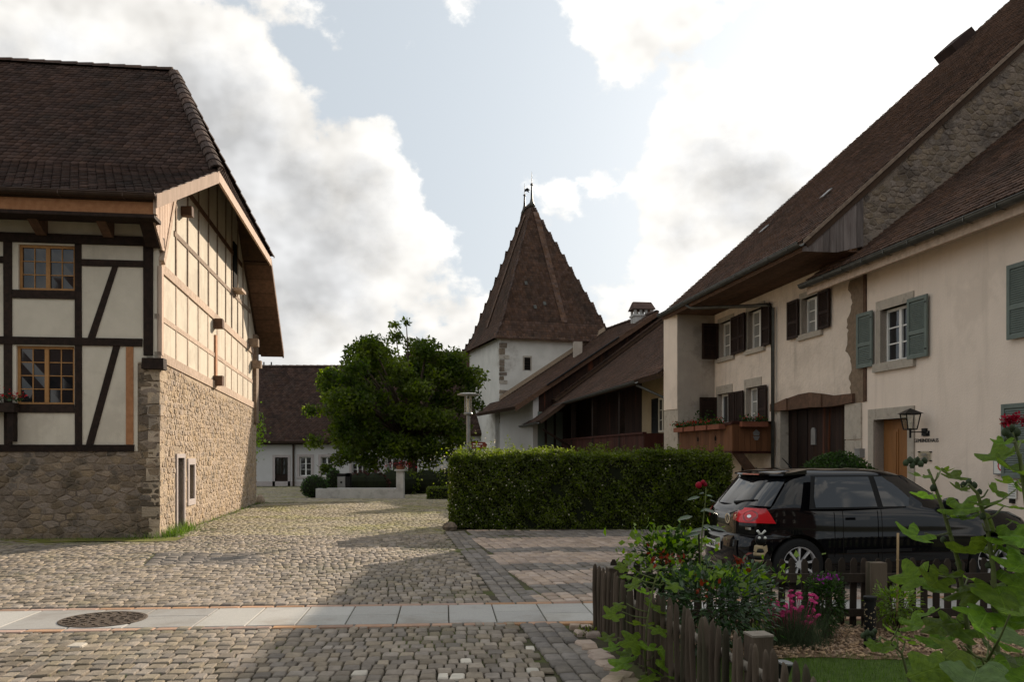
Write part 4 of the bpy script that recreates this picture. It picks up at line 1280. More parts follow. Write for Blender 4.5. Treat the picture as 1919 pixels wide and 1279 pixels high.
# verge board and raised hatch at the far verge, glass tiles
vb = MB(); vb.hexa([eN + Vector((0, 0, -.06)), up(eN, TR, TP) + Vector((0, 0, -.06)), up(eN, TR, TP) + Vector((0, 0, -.06)) - Vector(FA.a) * .04, eN + Vector((0, 0, -.06)) - Vector(FA.a) * .04,
                    eN + Vector((0, 0, .03)), up(eN, TR, TP) + Vector((0, 0, .03)), up(eN, TR, TP) + Vector((0, 0, .03)) - Vector(FA.a) * .04, eN + Vector((0, 0, .03)) - Vector(FA.a) * .04])
vb.build('verge_board', 'timber_grey', fro)
hN = Vector((-TP, 0, 1)).normalized()
p0, p1 = up(eF, 9.45, TP), up(eF, 10.15, TP)
off = -Vector(FA.a) * .9
nrm_ = (NX * -TP + Vector((0, 0, 1))).normalized() * .30
mb = MB(); mb.hexa([p0, p1, p1 + off, p0 + off, p0 + nrm_, p1 + nrm_, p1 + off + nrm_, p0 + off + nrm_]); mb.build('roof_hatch', 'roof_tile', fro)
for (px, py, t_) in ((1552, 367, 0), (1435, 433, 0)):
    d = Vector(((px - 960) / FPX, 1, (HOR - py) / FPX)); n_ = (NX * -TP + Vector((0, 0, 1))).normalized()
    s0 = (eN - Vector((0, 0, HC))).dot(n_) / d.dot(n_); c = Vector((0, 0, HC)) + d * s0 + n_ * .07
    e1 = Vector(FA.a).normalized(); e2 = (NX + Vector((0, 0, TP))).normalized()
    mb = MB(); mb.slab([c - e1 * .09 - e2 * .16, c + e1 * .09 - e2 * .16, c + e1 * .09 + e2 * .16, c - e1 * .09 + e2 * .16], .02); mb.build('glass_tile', 'steel_grey', fro)
# soffit under the deep eaves
n = 9
for i in range(n):
    o0, o1 = EO * i / n + .03, EO * (i + .95) / n + .03
    mb = MB(); mb.fbox(FA, 17.85, 26.9, 5.93, 5.955, o0, o1); mb.build('soffit_board', 'timber_brown', fro)
mb = MB(); mb.fbox(FA, 17.85, 26.9, 5.90, 6.08, EO - .05, EO + .0); mb.build('fascia', 'timber_brown', fro)
gutter(FA, farm, 17.75, 26.98, 6.06, EO + .08, .085, 'gutter_metal', 10)
# downpipe
Yd = fy(1455)
mb = MB(); mb.tube([FA.P(24.6, 5.98, EO + .06), FA.P(24.45, 5.86, EO - .05), FA.P(22.6, 5.62, .35), FA.P(Yd + .25, 5.58, .12), FA.P(Yd, 5.45, .09), FA.P(Yd, .02, .09)], .048, 10); mb.build('downpipe', 'gutter_metal', farm, True)
# boarded cheek and stone party wall above the lower roof
PW = Fr(FA.P(17.86, 0, EO), NX, (.1416, -.9899, 0))             # a = metres in from the eaves line, faces the viewer
n = 9
for i in range(n):
    a0, a1 = EO * i / n, EO * (i + .95) / n
    lo = lambda a: 5.90 if a < .75 else 5.90 + (a - .75) * .25
    mb = MB(); mb.prism(PW, [(a0, lo(a0)), (a1, lo(a1)), (a1, 6.10 + a1 * TP - .14), (a0, 6.10 + a0 * TP - .14)], .0, .03 + random.uniform(0, .012)); mb.build('cheek_board', 'board_weathered', farm)
mb = MB(); mb.prism(PW, [(EO, 5.5), (14, 5.5 + 12.6 * TG), (14, 6.10 + 14 * TP - .17), (EO, 6.10 + EO * TP - .17)], -.35, .0); pw = mb.build('party_wall', 'party_stone', farm)
rubble(PW, pw, EO, 9.0, 5.6, 14.2, .18, .115, 47, 'party_stone', 'stone', 300,
       skip=lambda a, h, p: any(q[1] > 6.10 + q[0] * TP - .18 or q[1] < 4.93 + q[0] * TG - .02 for q in p), proud=(.004, .018))
# community house roof
GO = .5
gF, gN = FA.P(18.12, 5.60, GO), FA.P(9.0, 5.60, GO)
mb = MB(); mb.slab([gN, gF, up(gF, 9, TG), up(gN, 9, TG)][::-1], .14)
b2 = lambda P: up(P, 9, TG) + NX * 9 + Vector((0, 0, -7)); mb.slab([up(gN, 9, TG), up(gF, 9, TG), b2(gF), b2(gN)][::-1], .14)
cro = mb.build('roof', 'soffit', com)
tiles(cro, tile_mats(gF, gN, up(gN, 9, TG), up(gF, 9, TG), 43), 'roof_tile_warm')
f_ = MB(); a, b = up(gF, .4, TG), up(gF, 9, TG)
f_.hexa([a + Vector((0, 0, .02)), b + Vector((0, 0, .02)), b + Vector((0, 0, .02)) - Vector(FA.a) * .16, a + Vector((0, 0, .02)) - Vector(FA.a) * .16,
         a + Vector((0, 0, .30)), b + Vector((0, 0, .30)), b + Vector((0, 0, .09)) - Vector(FA.a) * .22, a + Vector((0, 0, .09)) - Vector(FA.a) * .22])
f_.build('wall_flashing', 'render_raw', cro)
gutter(FA, com, 9.0, 19.4, 5.52, GO + .08, .085, 'gutter_metal', 14)
mb = MB(); mb.fbox(FA, 9.0, 19.35, 5.30, 5.47, GO - .10, GO - .03); mb.build('fascia', 'timber_bleached', com)
mb = MB(); mb.fbox(FA, 9.0, 19.2, 5.44, 5.47, .01, GO - .1); mb.build('eaves_soffit', 'plaster_house', com)
# eaves tail running on past the party wall
e0, e1 = FA.P(19.35, 5.60, GO), FA.P(18.1, 5.60, GO)
mb = MB(); mb.slab([e1, e0, up(e0, .48, TG), up(e1, .48, TG)][::-1], .1); mb.build('eaves_tail', 'soffit', com)
mass('tile_field', TILE_V, TILE_F, tile_mats(e0, e1, up(e1, .46, TG), up(e0, .46, TG), 44), 'roof_tile_warm', cro)
# wall fittings of the community house
mbx = thing('mailbox', 'small grey metal letter box on wall beside the gate pier', 'mailbox', FA.P(fy(1616), .95, 0))
Y = fy(1616); mb = MB(); mb.fbox(FA, Y - .1, Y + .1, fz(858, Y), fz(843, Y), .0, .11); mb.build('box', 'steel_grey', mbx)
mb = MB(); mb.fbox(FA, Y - .11, Y + .11, fz(843, Y), fz(841.5, Y), -.0, .125); mb.build('lid', 'steel_grey', mbx)
Yl = fy(1725); wl = thing('wall_lantern', 'black four sided wall lantern on arm beside the oak door', 'lantern', FA.P(Yl, 1.9, 0))
c = FA.P(Yl - .15, 2.30, .30)
def lan(z0, z1, r0, r1, mb, bar=.012):
    cs = [(-1, -1), (1, -1), (1, 1), (-1, 1)]
    for k in range(4):
        a, b = cs[k], cs[(k + 1) % 4]
        mb.tube([c + Vector((a[0] * r0, a[1] * r0, z0)), c + Vector((a[0] * r1, a[1] * r1, z1))], bar, 4)
        mb.tube([c + Vector((a[0] * r0, a[1] * r0, z0)), c + Vector((b[0] * r0, b[1] * r0, z0))], bar, 4)
        mb.tube([c + Vector((a[0] * r1, a[1] * r1, z1)), c + Vector((b[0] * r1, b[1] * r1, z1))], bar, 4)
mb = MB(); lan(-.14, .14, .085, .13, mb); mb.build('cage', 'black_metal', wl)
mb = MB()
cs = [(-1, -1), (1, -1), (1, 1), (-1, 1)]
for k in range(4):
    a, b = cs[k], cs[(k + 1) % 4]
    p = MB(); p.quad(c + Vector((a[0] * .085, a[1] * .085, -.14)), c + Vector((b[0] * .085, b[1] * .085, -.14)), c + Vector((b[0] * .13, b[1] * .13, .14)), c + Vector((a[0] * .13, a[1] * .13, .14))); p.build('pane', 'lantern_glass', wl)
mb = MB(); q = [c + Vector((x * .175, y * .175, .145)) for x, y in cs]; mb.add(q + [c + Vector((0, 0, .25))], [(0, 3, 2, 1), (0, 1, 4), (1, 2, 4), (2, 3, 4), (3, 0, 4)]); mb.build('roof', 'black_metal', wl)
mb = MB(); mb.tube([c + Vector((0, 0, -.12)), c + Vector((0, 0, -.30))], .02, 8); mb.tube([c + Vector((0, 0, -.19)), FA.P(Yl - .15, 2.11, .02)], .012, 6); mb.build('arm', 'black_metal', wl)
mb = MB(); mb.lathe(c + Vector((0, 0, -.12)), [(.02, 0), (.025, .05), (.03, .09), (.0, .13)], 8); mb.build('bulb', 'cream_paint', wl)
mb = MB(); mb.fbox(FA, Yl - .22, Yl - .08, 2.04, 2.18, 0, .03); mb.build('wall_plate', 'black_metal', wl)
def text(body, name, size, F, a, h, o, mat, parent, flip=-1, align='CENTER', ex=.002):
    cu = bpy.data.curves.new(name, 'FONT'); cu.body = body; cu.size = size; cu.align_x = align; cu.align_y = 'CENTER'; cu.extrude = ex
    cu.materials.append(MATS[mat])
    tmp_ = bpy.data.objects.new(name, cu); COL.objects.link(tmp_)
    bpy.context.view_layer.update()
    me_ = bpy.data.meshes.new_from_object(tmp_.evaluated_get(bpy.context.evaluated_depsgraph_get()))
    bpy.data.objects.remove(tmp_)
    me_.name = name
    if not me_.materials: me_.materials.append(MATS[mat])
    ob = bpy.data.objects.new(name, me_); COL.objects.link(ob)
    x = Vector(F.a).normalized() * flip; z = F.n; y = Vector((0, 0, 1))
    p = F.P(a, h, o)
    m = Matrix(((x.x, y.x, z.x, p.x), (x.y, y.y, z.y, p.y), (x.z, y.z, z.z, p.z), (0, 0, 0, 1)))
    if parent: ob.parent = parent; ob.matrix_basis = Matrix.Translation(-wloc(parent)) @ m
    else: ob.matrix_basis = m
    WL[ob.name] = p
    return ob
Yn = fy(1737)
nb = thing('house_number', 'small dark enamel house number plate 27 below the wall lantern', 'number plate', FA.P(Yn, 2.0, 0))
mb = MB(); mb.fbox(FA, Yn - .09, Yn + .09, fz(818, Yn), fz(808, Yn), .0, .012); mb.build('plate', 'ink_black', nb)
text('27', 'numerals', .10, FA, Yn, fz(813, Yn), .014, 'limestone', nb)
Yt = fy(1736.5)
lt = text('GEMEINDEHAUS', 'wall_lettering', .098, FA, Yt, fz(826.5, Yt), .006, 'ink_black', None, ex=.003)
tag(lt, 'dark raised GEMEINDEHAUS lettering on the cream wall by the door', 'lettering')
Yp = fy(1735); ns = thing('glass_notice', 'small clear notice plate on four studs below the wall lettering', 'notice', FA.P(Yp, 1.6, 0))
mb = MB(); mb.fbox(FA, Yp - .19, Yp + .19, fz(866, Yp), fz(846, Yp), .02, .028); mb.build('plate', 'lantern_glass', ns)
mb = MB()
for a in (-.17, .17):
    for h in (fz(864, Yp), fz(847.5, Yp)): mb.fbox(FA, Yp + a - .018, Yp + a + .018, h - .01, h + .01, 0, .034)
mb.build('stud', 'black_metal', ns)
mb = MB()
for k, (w, h) in enumerate(((.07, 851.5), (.10, 854), (.08, 858.5), (.10, 861))): mb.fbox(FA, Yp - w, Yp + w, fz(h + .7, Yp), fz(h - .7, Yp), .029, .031)
mb.build('print', 'ink_grey', ns)
# parking notice on the wall
Ys0, Ys1 = 12.35, fy(1867); sg = thing('parking_sign', 'white parking notice with blue P square on the cream wall', 'sign', FA.P(13.2, 1.4, 0))
h1, h0 = fz(829, 13.6), fz(891, 13.6)
mb = MB(); mb.fbox(FA, Ys0, Ys1, h0, h1, .03, .05); mb.build('back_plate', 'steel_grey', sg)
mb = MB(); mb.fbox(FA, Ys0 + .02, Ys1 - .025, h0 + .02, h1 - .02, .05, .056); mb.build('face', 'plate_white', sg)
mb = MB(); mb.fbox(FA, Ys1 - .25, Ys1 - .11, h1 - .17, h1 - .04, .056, .059); mb.build('blue_square', 'sign_blue', sg)
text('P', 'letter_p', .13, FA, Ys1 - .18, h1 - .105, .060, 'plate_white', sg)
mb = MB(); mb.fbox(FA, Ys0 + .05, Ys1 - .3, h1 - .235, h1 - .228, .056, .058)
for k in range(3):
    mb.fbox(FA, Ys0 + .1, Ys1 - .36, h1 - .10 - .055 * k + .0, h1 - .085 - .055 * k, .056, .058)
    mb.fbox(FA, Ys0 + .1, Ys1 - .38, h1 - .30 - .06 * k, h1 - .285 - .06 * k, .056, .058)
mb.build('print', 'ink_grey', sg)
ring = MB()
cc = FA.P(Ys1 - .2, h0 + .15, .057)
for k in range(20):
    a0, a1 = 2 * math.pi * k / 20, 2 * math.pi * (k + 1) / 20
    pr = lambda a, r: FA.P(Ys1 - .2 + r * math.cos(a), h0 + .15 + r * math.sin(a), .0585)
    ring.quad(pr(a0, .065), pr(a0, .09), pr(a1, .09), pr(a1, .065))
ring.build('red_ring', 'ink_red', sg)
s2 = thing('small_notice', 'narrow pale notice strip fixed under the parking sign', 'sign', FA.P(13.3, .9, 0))
Yq = fy(1900); mb = MB(); mb.fbox(FA, Yq - .09, Yq + .09, fz(935, Yq), fz(901, Yq), .02, .03); mb.build('face', 'plate_white', s2)
mb = MB()
for k in range(7): mb.fbox(FA, Yq - .07, Yq + .07, fz(931 - 4.2 * k, Yq), fz(929.5 - 4.2 * k, Yq), .03, .032)
mb.build('print', 'ink_grey', s2)
mb = MB(); mb.fbox(FA, Yq - .04, Yq + .04, fz(944, Yq), fz(935.5, Yq), .0, .05); mb.build('clip', 'black_metal', s2)
# balcony of the farmhouse
BO = 1.10
bal = MB(); bal.fbox(FA, 22.0, 25.98, 1.72, 1.80, .0, BO + .03); bal.build('balcony_floor', 'balcony_dark', farm)
n = 20
for i in range(n):
    a0 = 22.0 + 3.98 * i / n
    mb = MB(); mb.fbox(FA, a0, a0 + 3.98 / n - .008, 1.78, 2.48, BO, BO + .03); mb.build('balcony_board', 'balcony_wood', farm)
EFr = Fr(FA.P(22.0, 0, 0), FA.n, (.1416, -.9899, 0))
for i in range(7):
    mb = MB(); mb.fbox(EFr, BO * i / 7 + .02, BO * (i + .95) / 7 + .02, 1.78, 2.50, .0, .03); mb.build('balcony_board', 'balcony_wood', farm)
mb = MB(); mb.fbox(EFr, 0, BO + .05, 2.48, 2.55, -.05, .06); mb.build('balcony_rail', 'balcony_dark', farm)
mb = MB(); mb.fbox(FA, 22.0, 25.98, 2.46, 2.53, BO - .03, BO + .06); mb.build('balcony_rail', 'balcony_dark', farm)
mb = MB()
for a in (23.1, 24.4):
    cpt = lambda x, y: (a + x, 2.12 + y)
    mb.prism(FA, [cpt(-.05, -.06), cpt(.05, -.06), cpt(.06, .02), cpt(0, .09), cpt(-.06, .02)], BO + .02, BO + .036)
    mb.prism(FA, [cpt(-.02, -.12), cpt(.02, -.12), cpt(.02, -.09), cpt(-.02, -.09)], BO + .02, BO + .036)
mb.build('balcony_cutout', 'dark_void', farm)
mb = MB(); mb.prism(EFr, [(.42, 2.18), (.56, 2.18), (.58, 2.26), (.49, 2.34), (.40, 2.26)], .03, .045); mb.prism(EFr, [(.45, 2.06), (.53, 2.06), (.58, 2.16), (.40, 2.16)], .03, .045); mb.build('balcony_ornament', 'steel_grey', farm)
# below the balcony: strut, small window
mb = MB(); mb.prism(EFr, [(.02, .75), (.22, .62), (1.05, 1.72), (.80, 1.72)], -.18, -.02); mb.build('balcony_strut', 'timber_brown', farm)
mb = MB(); mb.fbox(FA, 23.0, 24.0, .75, 1.35, -.01, .012); cwin = mb.build('cellar_window', 'dark_void', farm)
mb = MB(); mb.fbox(FA, 23.0, 23.06, .75, 1.35, .012, .03).fbox(FA, 23.5, 23.56, .75, 1.35, .012, .03).fbox(FA, 23.06, 23.5, 1.29, 1.35, .012, .03); mb.build('cellar_frame', 'limestone', farm)
# flower boxes
rr = np.random.default_rng(15)
def flower_box(F, a0, a1, h, o, label, n=170):
    b = thing('flower_box', label, 'flower box', F.P((a0 + a1) / 2, h, o), 'terracotta flower boxes on the balcony')
    mb = MB(); mb.fbox(F, a0, a1, h, h + .13, o - .09, o + .09); mb.build('box', 'terracotta', b)
    L = np.array([tuple(F.P(rr.uniform(a0, a1), h + .15 + abs(rr.normal(0, .06)), o + rr.normal(.02, .07))) for _ in range(n)]); leaf_mass('leaves', L, .07, 'leaf_box', b, rr)
    L = np.array([tuple(F.P(rr.uniform(a0, a1), h + .20 + abs(rr.normal(0, .05)), o + rr.normal(.04, .07))) for _ in range(n // 5)]); leaf_mass('blossoms', L, .055, 'flower_red', b, rr)
nm = ['nearest the balcony corner', 'second from the balcony corner', 'third from the balcony corner', 'beside the wing wall']
for i, nme in enumerate(nm): flower_box(FA, 22.4 + i * .92, 23.2 + i * .92, 2.36, BO + .13, 'red geranium box on the long balcony side, ' + nme)
flower_box(EFr, .25, .95, 2.40, .13, 'terracotta box of red geraniums on the short balcony end by the downpipe')
pot = thing('potted_shrub', 'dark green potted shrub standing on the balcony before the shutter', 'plant', FA.P(25.5, 1.8, .5))
mb = MB(); mb.lathe(FA.P(25.5, 1.8, .5), [(.12, 0), (.16, .28), (.17, .3), (.0, .28)], 12); mb.build('pot', 'terracotta', pot)
c = np.array(FA.P(25.5, 2.45, .5)); leaf_mass('leaves', c + rr.normal(0, 1, (420, 3)) * np.array([.16, .16, .2]), .09, 'leaf_box', pot, rr)
# ------------------------------------------------------------------ low barns between farmhouse and tower
barn = thing('near_barn', 'low barn with long tiled roof, deep eaves and dark red balcony beside the farmhouse', 'barn', (5.0, 34, 0))
TBn, OB = .745, 1.5
def roof_piece(parent, Ya, Yb, o, z, t, tan, seed, mat, name='roof', th=.16, tw=.19, tc=.18):
    a, b = FA.P(Ya, z, o), FA.P(Yb, z, o)          # a near, b far
    mb = MB(); mb.slab([a, b, up(b, t, tan), up(a, t, tan)][::-1], th); r = mb.build(name, 'soffit', parent)
    mass('tile_field', TILE_V, TILE_F, tile_mats(b, a, up(a, t, tan), up(b, t, tan), seed, tw, tc), mat, r)
    return r, a, b
rC, cA, cB = roof_piece(barn, 26.9, 43.8, OB, 4.22, 6.3, TBn, 51, 'roof_tile_warm')
gutter(FA, barn, 29.0, 43.6, 4.16, OB + .08, .08, 'gutter_metal', 12)
mb = MB(); mb.fbox(FA, 26.95, 50, gz(30) - .2, 4.6, -.3, 0); mb.build('front_wall', 'plaster_ochre', barn)
mb = MB(); mb.fbox(FA, 26.95, 50, -.4, 2.25, -.28, .004); mb.build('plinth_wall', 'plaster_grey', barn)
mb = MB(); mb.fbox(FA, 33.5, 49.9, -.4, 4.58, -.25, .006); mb.build('boarded_wall', 'gate_wood', barn)
BW = (30.3, 31.3, 2.5, 3.75)
window(FA, barn, *BW, .02, 'cream_paint', 'glass_dark', 1, 3, 2, .07)
shutter(FA, barn, 31.35, 32.1, 2.48, 3.77, .03, 'shutter_black'); shutter(FA, barn, 29.5, 30.25, 2.48, 3.77, .03, 'shutter_black'); shutter(FA, barn, 27.6, 28.5, 2.5, 3.8, .03, 'shutter_black')
mb = MB(); mb.fbox(FA, 27.5, 28.6, 2.38, 2.44, .0, .25); mb.build('window_shelf', 'timber_dark', barn)
for k, Y in enumerate((32.7, 37.0, 41.2)):
    mb = MB(); mb.fbox(FA, Y - .1, Y + .1, 1.2, 4.15, .95, 1.15); mb.build('balcony_post', 'timber_dark', barn)
for i in range(44):
    Y = 29.6 + i * .32
    mb = MB(); mb.fbox(FA, Y, Y + .30, 1.42, 2.42, 1.1, 1.13); mb.build('balcony_board', 'balcony_dark', barn)
mb = MB(); mb.fbox(FA, 29.5, 43.8, 2.40, 2.47, 1.05, 1.18); mb.build('balcony_rail', 'balcony_dark', barn)
mb = MB(); mb.fbox(FA, 29.5, 43.8, 1.36, 1.43, .0, 1.14); mb.build('balcony_floor', 'balcony_dark', barn)
mb = MB(); e_ = Fr(FA.P(29.5, 0, 0), FA.n, (.1416, -.9899, 0)); mb.fbox(e_, 0, 1.14, 1.42, 2.42, 0, .03); mb.build('balcony_end', 'balcony_dark', barn)
mb = MB(); mb.tube([FA.P(29.2, 4.05, OB), FA.P(28.3, 3.6, .9), FA.P(27.2, 3.1, .2)], .045, 8); mb.build('downpipe', 'gutter_metal', barn)
# lower skirt of the roof and gutters (same building)
a, b = FA.P(40.8, 3.28, 2.76), FA.P(46.5, 3.28, 2.76)
mb = MB(); mb.slab([a, b, up(b, 7.5, TBn), up(a, 7.5, TBn)][::-1], .14); rB = mb.build('lower_roof', 'soffit', barn)
mass('tile_field', TILE_V, TILE_F, tile_mats(b, a, up(a, 1.6, TBn), up(b, 1.6, TBn), 52, .19, .18), 'roof_tile_warm', rB)
roof_piece(barn, 43.7, 49.0, OB, 4.50, 7.0, TBn, 54, 'roof_tile_warm', 'middle_roof')
gutter(FA, barn, 40.8, 46.4, 3.22, 2.86, .08, 'gutter_metal', 4)
mb = MB(); mb.tube([FA.P(41, 2.9, 2.6), FA.P(41.5, 1.9, .9)], .06, 6); mb.build('strut', 'timber_dark', barn)
far = thing('far_barn', 'far barn with higher tiled roof running up against the white tower', 'barn', (.8, 46, gz(46)))
tr_, tl_ = Vector((.958, .286, 0)), Vector((-.286, .958, 0))
T0 = Vector((-.72, 50, 0))
def tp(t_, m, z): return T0 + tr_ * t_ - tl_ * m + Vector((0, 0, z))
AZ = lambda t_: 4.80 + .655 * t_
a0_, a1_ = tp(-1.05, 6.6, AZ(-1.05)), tp(-1.05, -1.5, AZ(-1.05))
b0_, b1_ = tp(6.9, 6.6, AZ(6.9)), tp(6.9, -6, AZ(6.9))
a2_ = tp(-.05, 0, AZ(-.05))
mb = MB(); mb.slab([a0_, a1_, b1_, b0_][::-1], .16); rA = mb.build('roof', 'soffit', far)
mass('tile_field', TILE_V, TILE_F, tile_mats(a1_, a0_, b0_, b1_, 53, .2, .19), 'roof_tile_warm', rA)
mb = MB(); vo_ = tl_ * -.06
mb.hexa([a0_ + Vector((0, 0, -.24)), b0_ + Vector((0, 0, -.24)), b0_ + Vector((0, 0, -.24)) + vo_, a0_ + Vector((0, 0, -.24)) + vo_, a0_ + Vector((0, 0, .05)), b0_ + Vector((0, 0, .05)), b0_ + Vector((0, 0, .05)) + vo_, a0_ + Vector((0, 0, .05)) + vo_])
mb.build('verge_board', 'timber_brown', far)
mb = MB(); mb.tube([tp(.6, 6.75, AZ(.6) + .05), tp(4.6, 6.75, AZ(4.6) + .05)], .05, 6); mb.build('verge_pipe', 'black_metal', far)
mb = MB(); mb.slab([tp(0, 6.3, 4.75), tp(0, -1, 4.75), tp(.3, -1, 4.75), tp(.3, 6.3, 4.75)], 5.3, (0, 0, -1)); mb.build('front_wall', 'plaster_rear', far)
EW = Fr(tp(0, 6.3, 0), tr_, (.286, -.958, 0))
mb = MB(); mb.prism(EW, [(.3, -.5), (6.8, -.5), (6.8, AZ(6.8) - .2), (.3, AZ(.3) - .2)], -.3, 0); mb.build('end_wall', 'gate_wood', far)
mb = MB(); mb.prism(EW, [(.0, -.5), (2.2, -.5), (2.2, 2.0), (.0, 2.0)], 0.0, .03); mb.build('end_plaster', 'plaster_rear', far)
for k_ in range(5):
    mb = MB(); mb.fbox(EW, .25 + k_ * .5, .62 + k_ * .5, 2.1, 3.9, .0, .02); mb.build('slatted_panel', 'shutter_green' if k_ < 3 else 'timber_dark', far)
ridge_tiles(rA, b1_, b0_, .16, .5)
mb = MB(); mb.slab([b0_, b1_, b1_ + tr_ * 6 + Vector((0, 0, -4)), b0_ + tr_ * 6 + Vector((0, 0, -4))][::-1], .16); mb.build('rear_roof', 'roof_tile', far)
mb = MB(); q_ = [tp(-.02, .02, AZ(-.02) + .05), tp(6.6, .02, AZ(6.6) + .05)]
mb.hexa([q_[0], q_[1], q_[1] - tl_ * .14, q_[0] - tl_ * .14, q_[0] + Vector((0, 0, .28)), q_[1] + Vector((0, 0, .28)), q_[1] - tl_ * .2 + Vector((0, 0, .03)), q_[0] - tl_ * .2 + Vector((0, 0, .03))]); mb.build('wall_flashing', 'render_raw', rA)
# back slopes so the light does not fall through
for P0, P1, t_, tn, par in ((cA, cB, 6.3, TBn, barn),):
    u0, u1 = up(P0, t_, tn), up(P1, t_, tn)
    mb = MB(); mb.slab([u0, u1, u1 + NX * 6 + Vector((0, 0, -4.2)), u0 + NX * 6 + Vector((0, 0, -4.2))][::-1], .16); mb.build('rear_roof', 'roof_tile', par)
# chimneys
def chimney(name, label, px, py0, pyt, Y, w, capped):
    b = at(px, py0, Y); top = at(px, pyt, Y); h = top.z - b.z
    c = thing(name, label, 'chimney', (b.x, b.y, b.z - .5))
    mb = MB(); mb.box((b.x, b.y, b.z + h * (.55 if capped else .95) / 2 - .25), (w, w * .8, h * (.55 if capped else .95) + .5), .14); mb.build('stack', 'concrete' if capped else 'plaster_grey', c)
    if capped:
        mb = MB(); mb.box((b.x, b.y, b.z + h * .57), (w * 1.12, w * .92, h * .06), .14); mb.build('collar', 'concrete', c)
        for dx in (-.45, -.15, .15, .45):
            for dy in (-.36, .36):
                m = MB(); m.box((b.x + dx * w * .99 - dy * w * .1, b.y + dy * w + dx * w * .14, b.z + h * .67), (w * .13, w * .10, h * .16), .14); m.build('pillar', 'concrete', c)
        r_ = Matrix.Rotation(.14, 3, 'Z')
        q = [b + r_ @ Vector((x * w * .62, y * w * .55, h * .75)) for x, y in ((-1, -1), (1, -1), (1, 1), (-1, 1))]
        tq = [b + r_ @ Vector((x * w * .50, y * w * .12, h)) for x, y in ((-1, -1), (1, -1), (1, 1), (-1, 1))]
        mb = MB(); mb.add(q + tq, [(0, 3, 2, 1), (0, 1, 5, 4), (1, 2, 6, 5), (2, 3, 7, 6), (3, 0, 4, 7), (4, 5, 6, 7)]); mb.build('hood', 'roof_tile', c)
    else:
        mb = MB(); mb.box((b.x, b.y, b.z + h * .97), (w * 1.1, w * .9, h * .1), .14); mb.build('collar', 'roof_tile', c)
chimney('roof_chimney', 'grey chimney with open arcade and tiled hood on the barn ridge', 1203, 628, 567, 47.2, 1.02, True)
chimney('small_chimney', 'slim grey chimney stack on the far barn roof before the tower', 1083, 684, 637, 48.5, .46, False)

# ------------------------------------------------------------------ tower
tow = thing('tower', 'white plastered square tower with steep dark tiled spire roof and two finials', 'tower', (-.72, 50, gz(50)))
tr_, tl_ = Vector((.958, .286, 0)), Vector((-.286, .958, 0))
T0 = Vector((-.72, 50, 0)); TS, TD = 6.9, 7.4
zt = 8.55
c4 = [T0, T0 + tr_ * TS, T0 + tr_ * TS + tl_ * TD, T0 + tl_ * TD]
mb = MB(); mb.slab([p + Vector((0, 0, zt)) for p in c4], zt + 1.0, (0, 0, -1)); mb.build('wall', 'plaster_white', tow)
rb = random.Random(9)
TF1 = Fr(T0, tr_, (.286, -.958, 0)); TF2 = Fr(T0, tl_, (-.958, -.286, 0))
z = 3.2
while z < zt - .3:
    h = rb.uniform(.22, .40); w1, w2 = rb.uniform(.25, .58), rb.uniform(.2, .45)
    if rb.random() < .85:
        mb = MB(); mb.fbox(TF1, -.02, w1, z, z + h - .05, -.05, .03, .02)
        mb.build('quoin', 'party_stone' if rb.random() < .7 else 'limestone', tow)
    z += h
Yw_ = 50
mb = MB(); mb.fbox(TF1, 1.50, 1.88, 6.68, 7.42, -.05, .02); mb.build('slit_window', 'dark_void', tow)
mb = MB(); mb.fbox(TF1, 1.42, 1.96, 7.42, 7.52, -.05, .06).fbox(TF1, 1.42, 1.50, 6.66, 7.42, -.05, .05).fbox(TF1, 1.88, 1.96, 6.66, 7.42, -.05, .05); mb.build('window_surround', 'limestone', tow)
for k in range(4):
    mb = MB(); mb.fbox(TF1, 1.50, 1.88, 6.76 + k * .18, 6.80 + k * .18, .02, .03); mb.build('slit_slat', 'timber_dark', tow)
mb = MB(); mb.prism(TF1, [(-.3, zt - .06), (TS + .3, zt - .06), (TS + .3, zt + .06), (-.3, zt + .06)], -.1, .34); mb.build('cornice', 'timber_bleached', tow)
ctr = (c4[0] + c4[2]) / 2
zap = 17.35
apx = Vector((.0, 0, 0))
rc = Vector((1.02, 54.2, zap))
r0, r1 = rc - tl_ * .75, rc + tl_ * .75
ov, zk, zm = .42, zt - .10, zt + 1.05
def ring4(o, z): return [T0 - tr_ * o - tl_ * o + Vector((0, 0, z)), T0 + tr_ * (TS + o) - tl_ * o + Vector((0, 0, z)), T0 + tr_ * (TS + o) + tl_ * (TD + o) + Vector((0, 0, z)), T0 - tr_ * o + tl_ * (TD + o) + Vector((0, 0, z))]
E4, K4 = ring4(ov, zk), ring4(-.22, zm)
tops = [(r0, r0), (r0, r1), (r1, r1), (r1, r0)]
mb = MB(); TT = []
for k in range(4):
    a, b = E4[k], E4[(k + 1) % 4]; c, d = K4[k], K4[(k + 1) % 4]
    ta, tb = (r0, r0) if k == 0 else (r0, r1) if k == 1 else (r1, r1) if k == 2 else (r1, r0)
    mb.quad(a, b, d, c); mb.quad(c, d, tb, ta) if (ta - tb).length > .01 else mb.quad(c, d, ta)
    TT += tile_mats(a, b, d, c, 60 + k, .19, .17, .02); TT += tile_mats(c, d, tb, ta, 70 + k, .19, .17, .02)
tro = mb.build('roof', 'roof_tile', tow)
tiles(tro, TT, 'roof_tile_warm', 0)
for k, top in enumerate((r0, r0, r1, r1)):
    ridge_tiles(tro, K4[k], top, .055, .22, name='hip_tile'); ridge_tiles(tro, E4[k], K4[k], .055, .22, name='hip_tile')
ridge_tiles(tro, r1, r0, .12, .4)
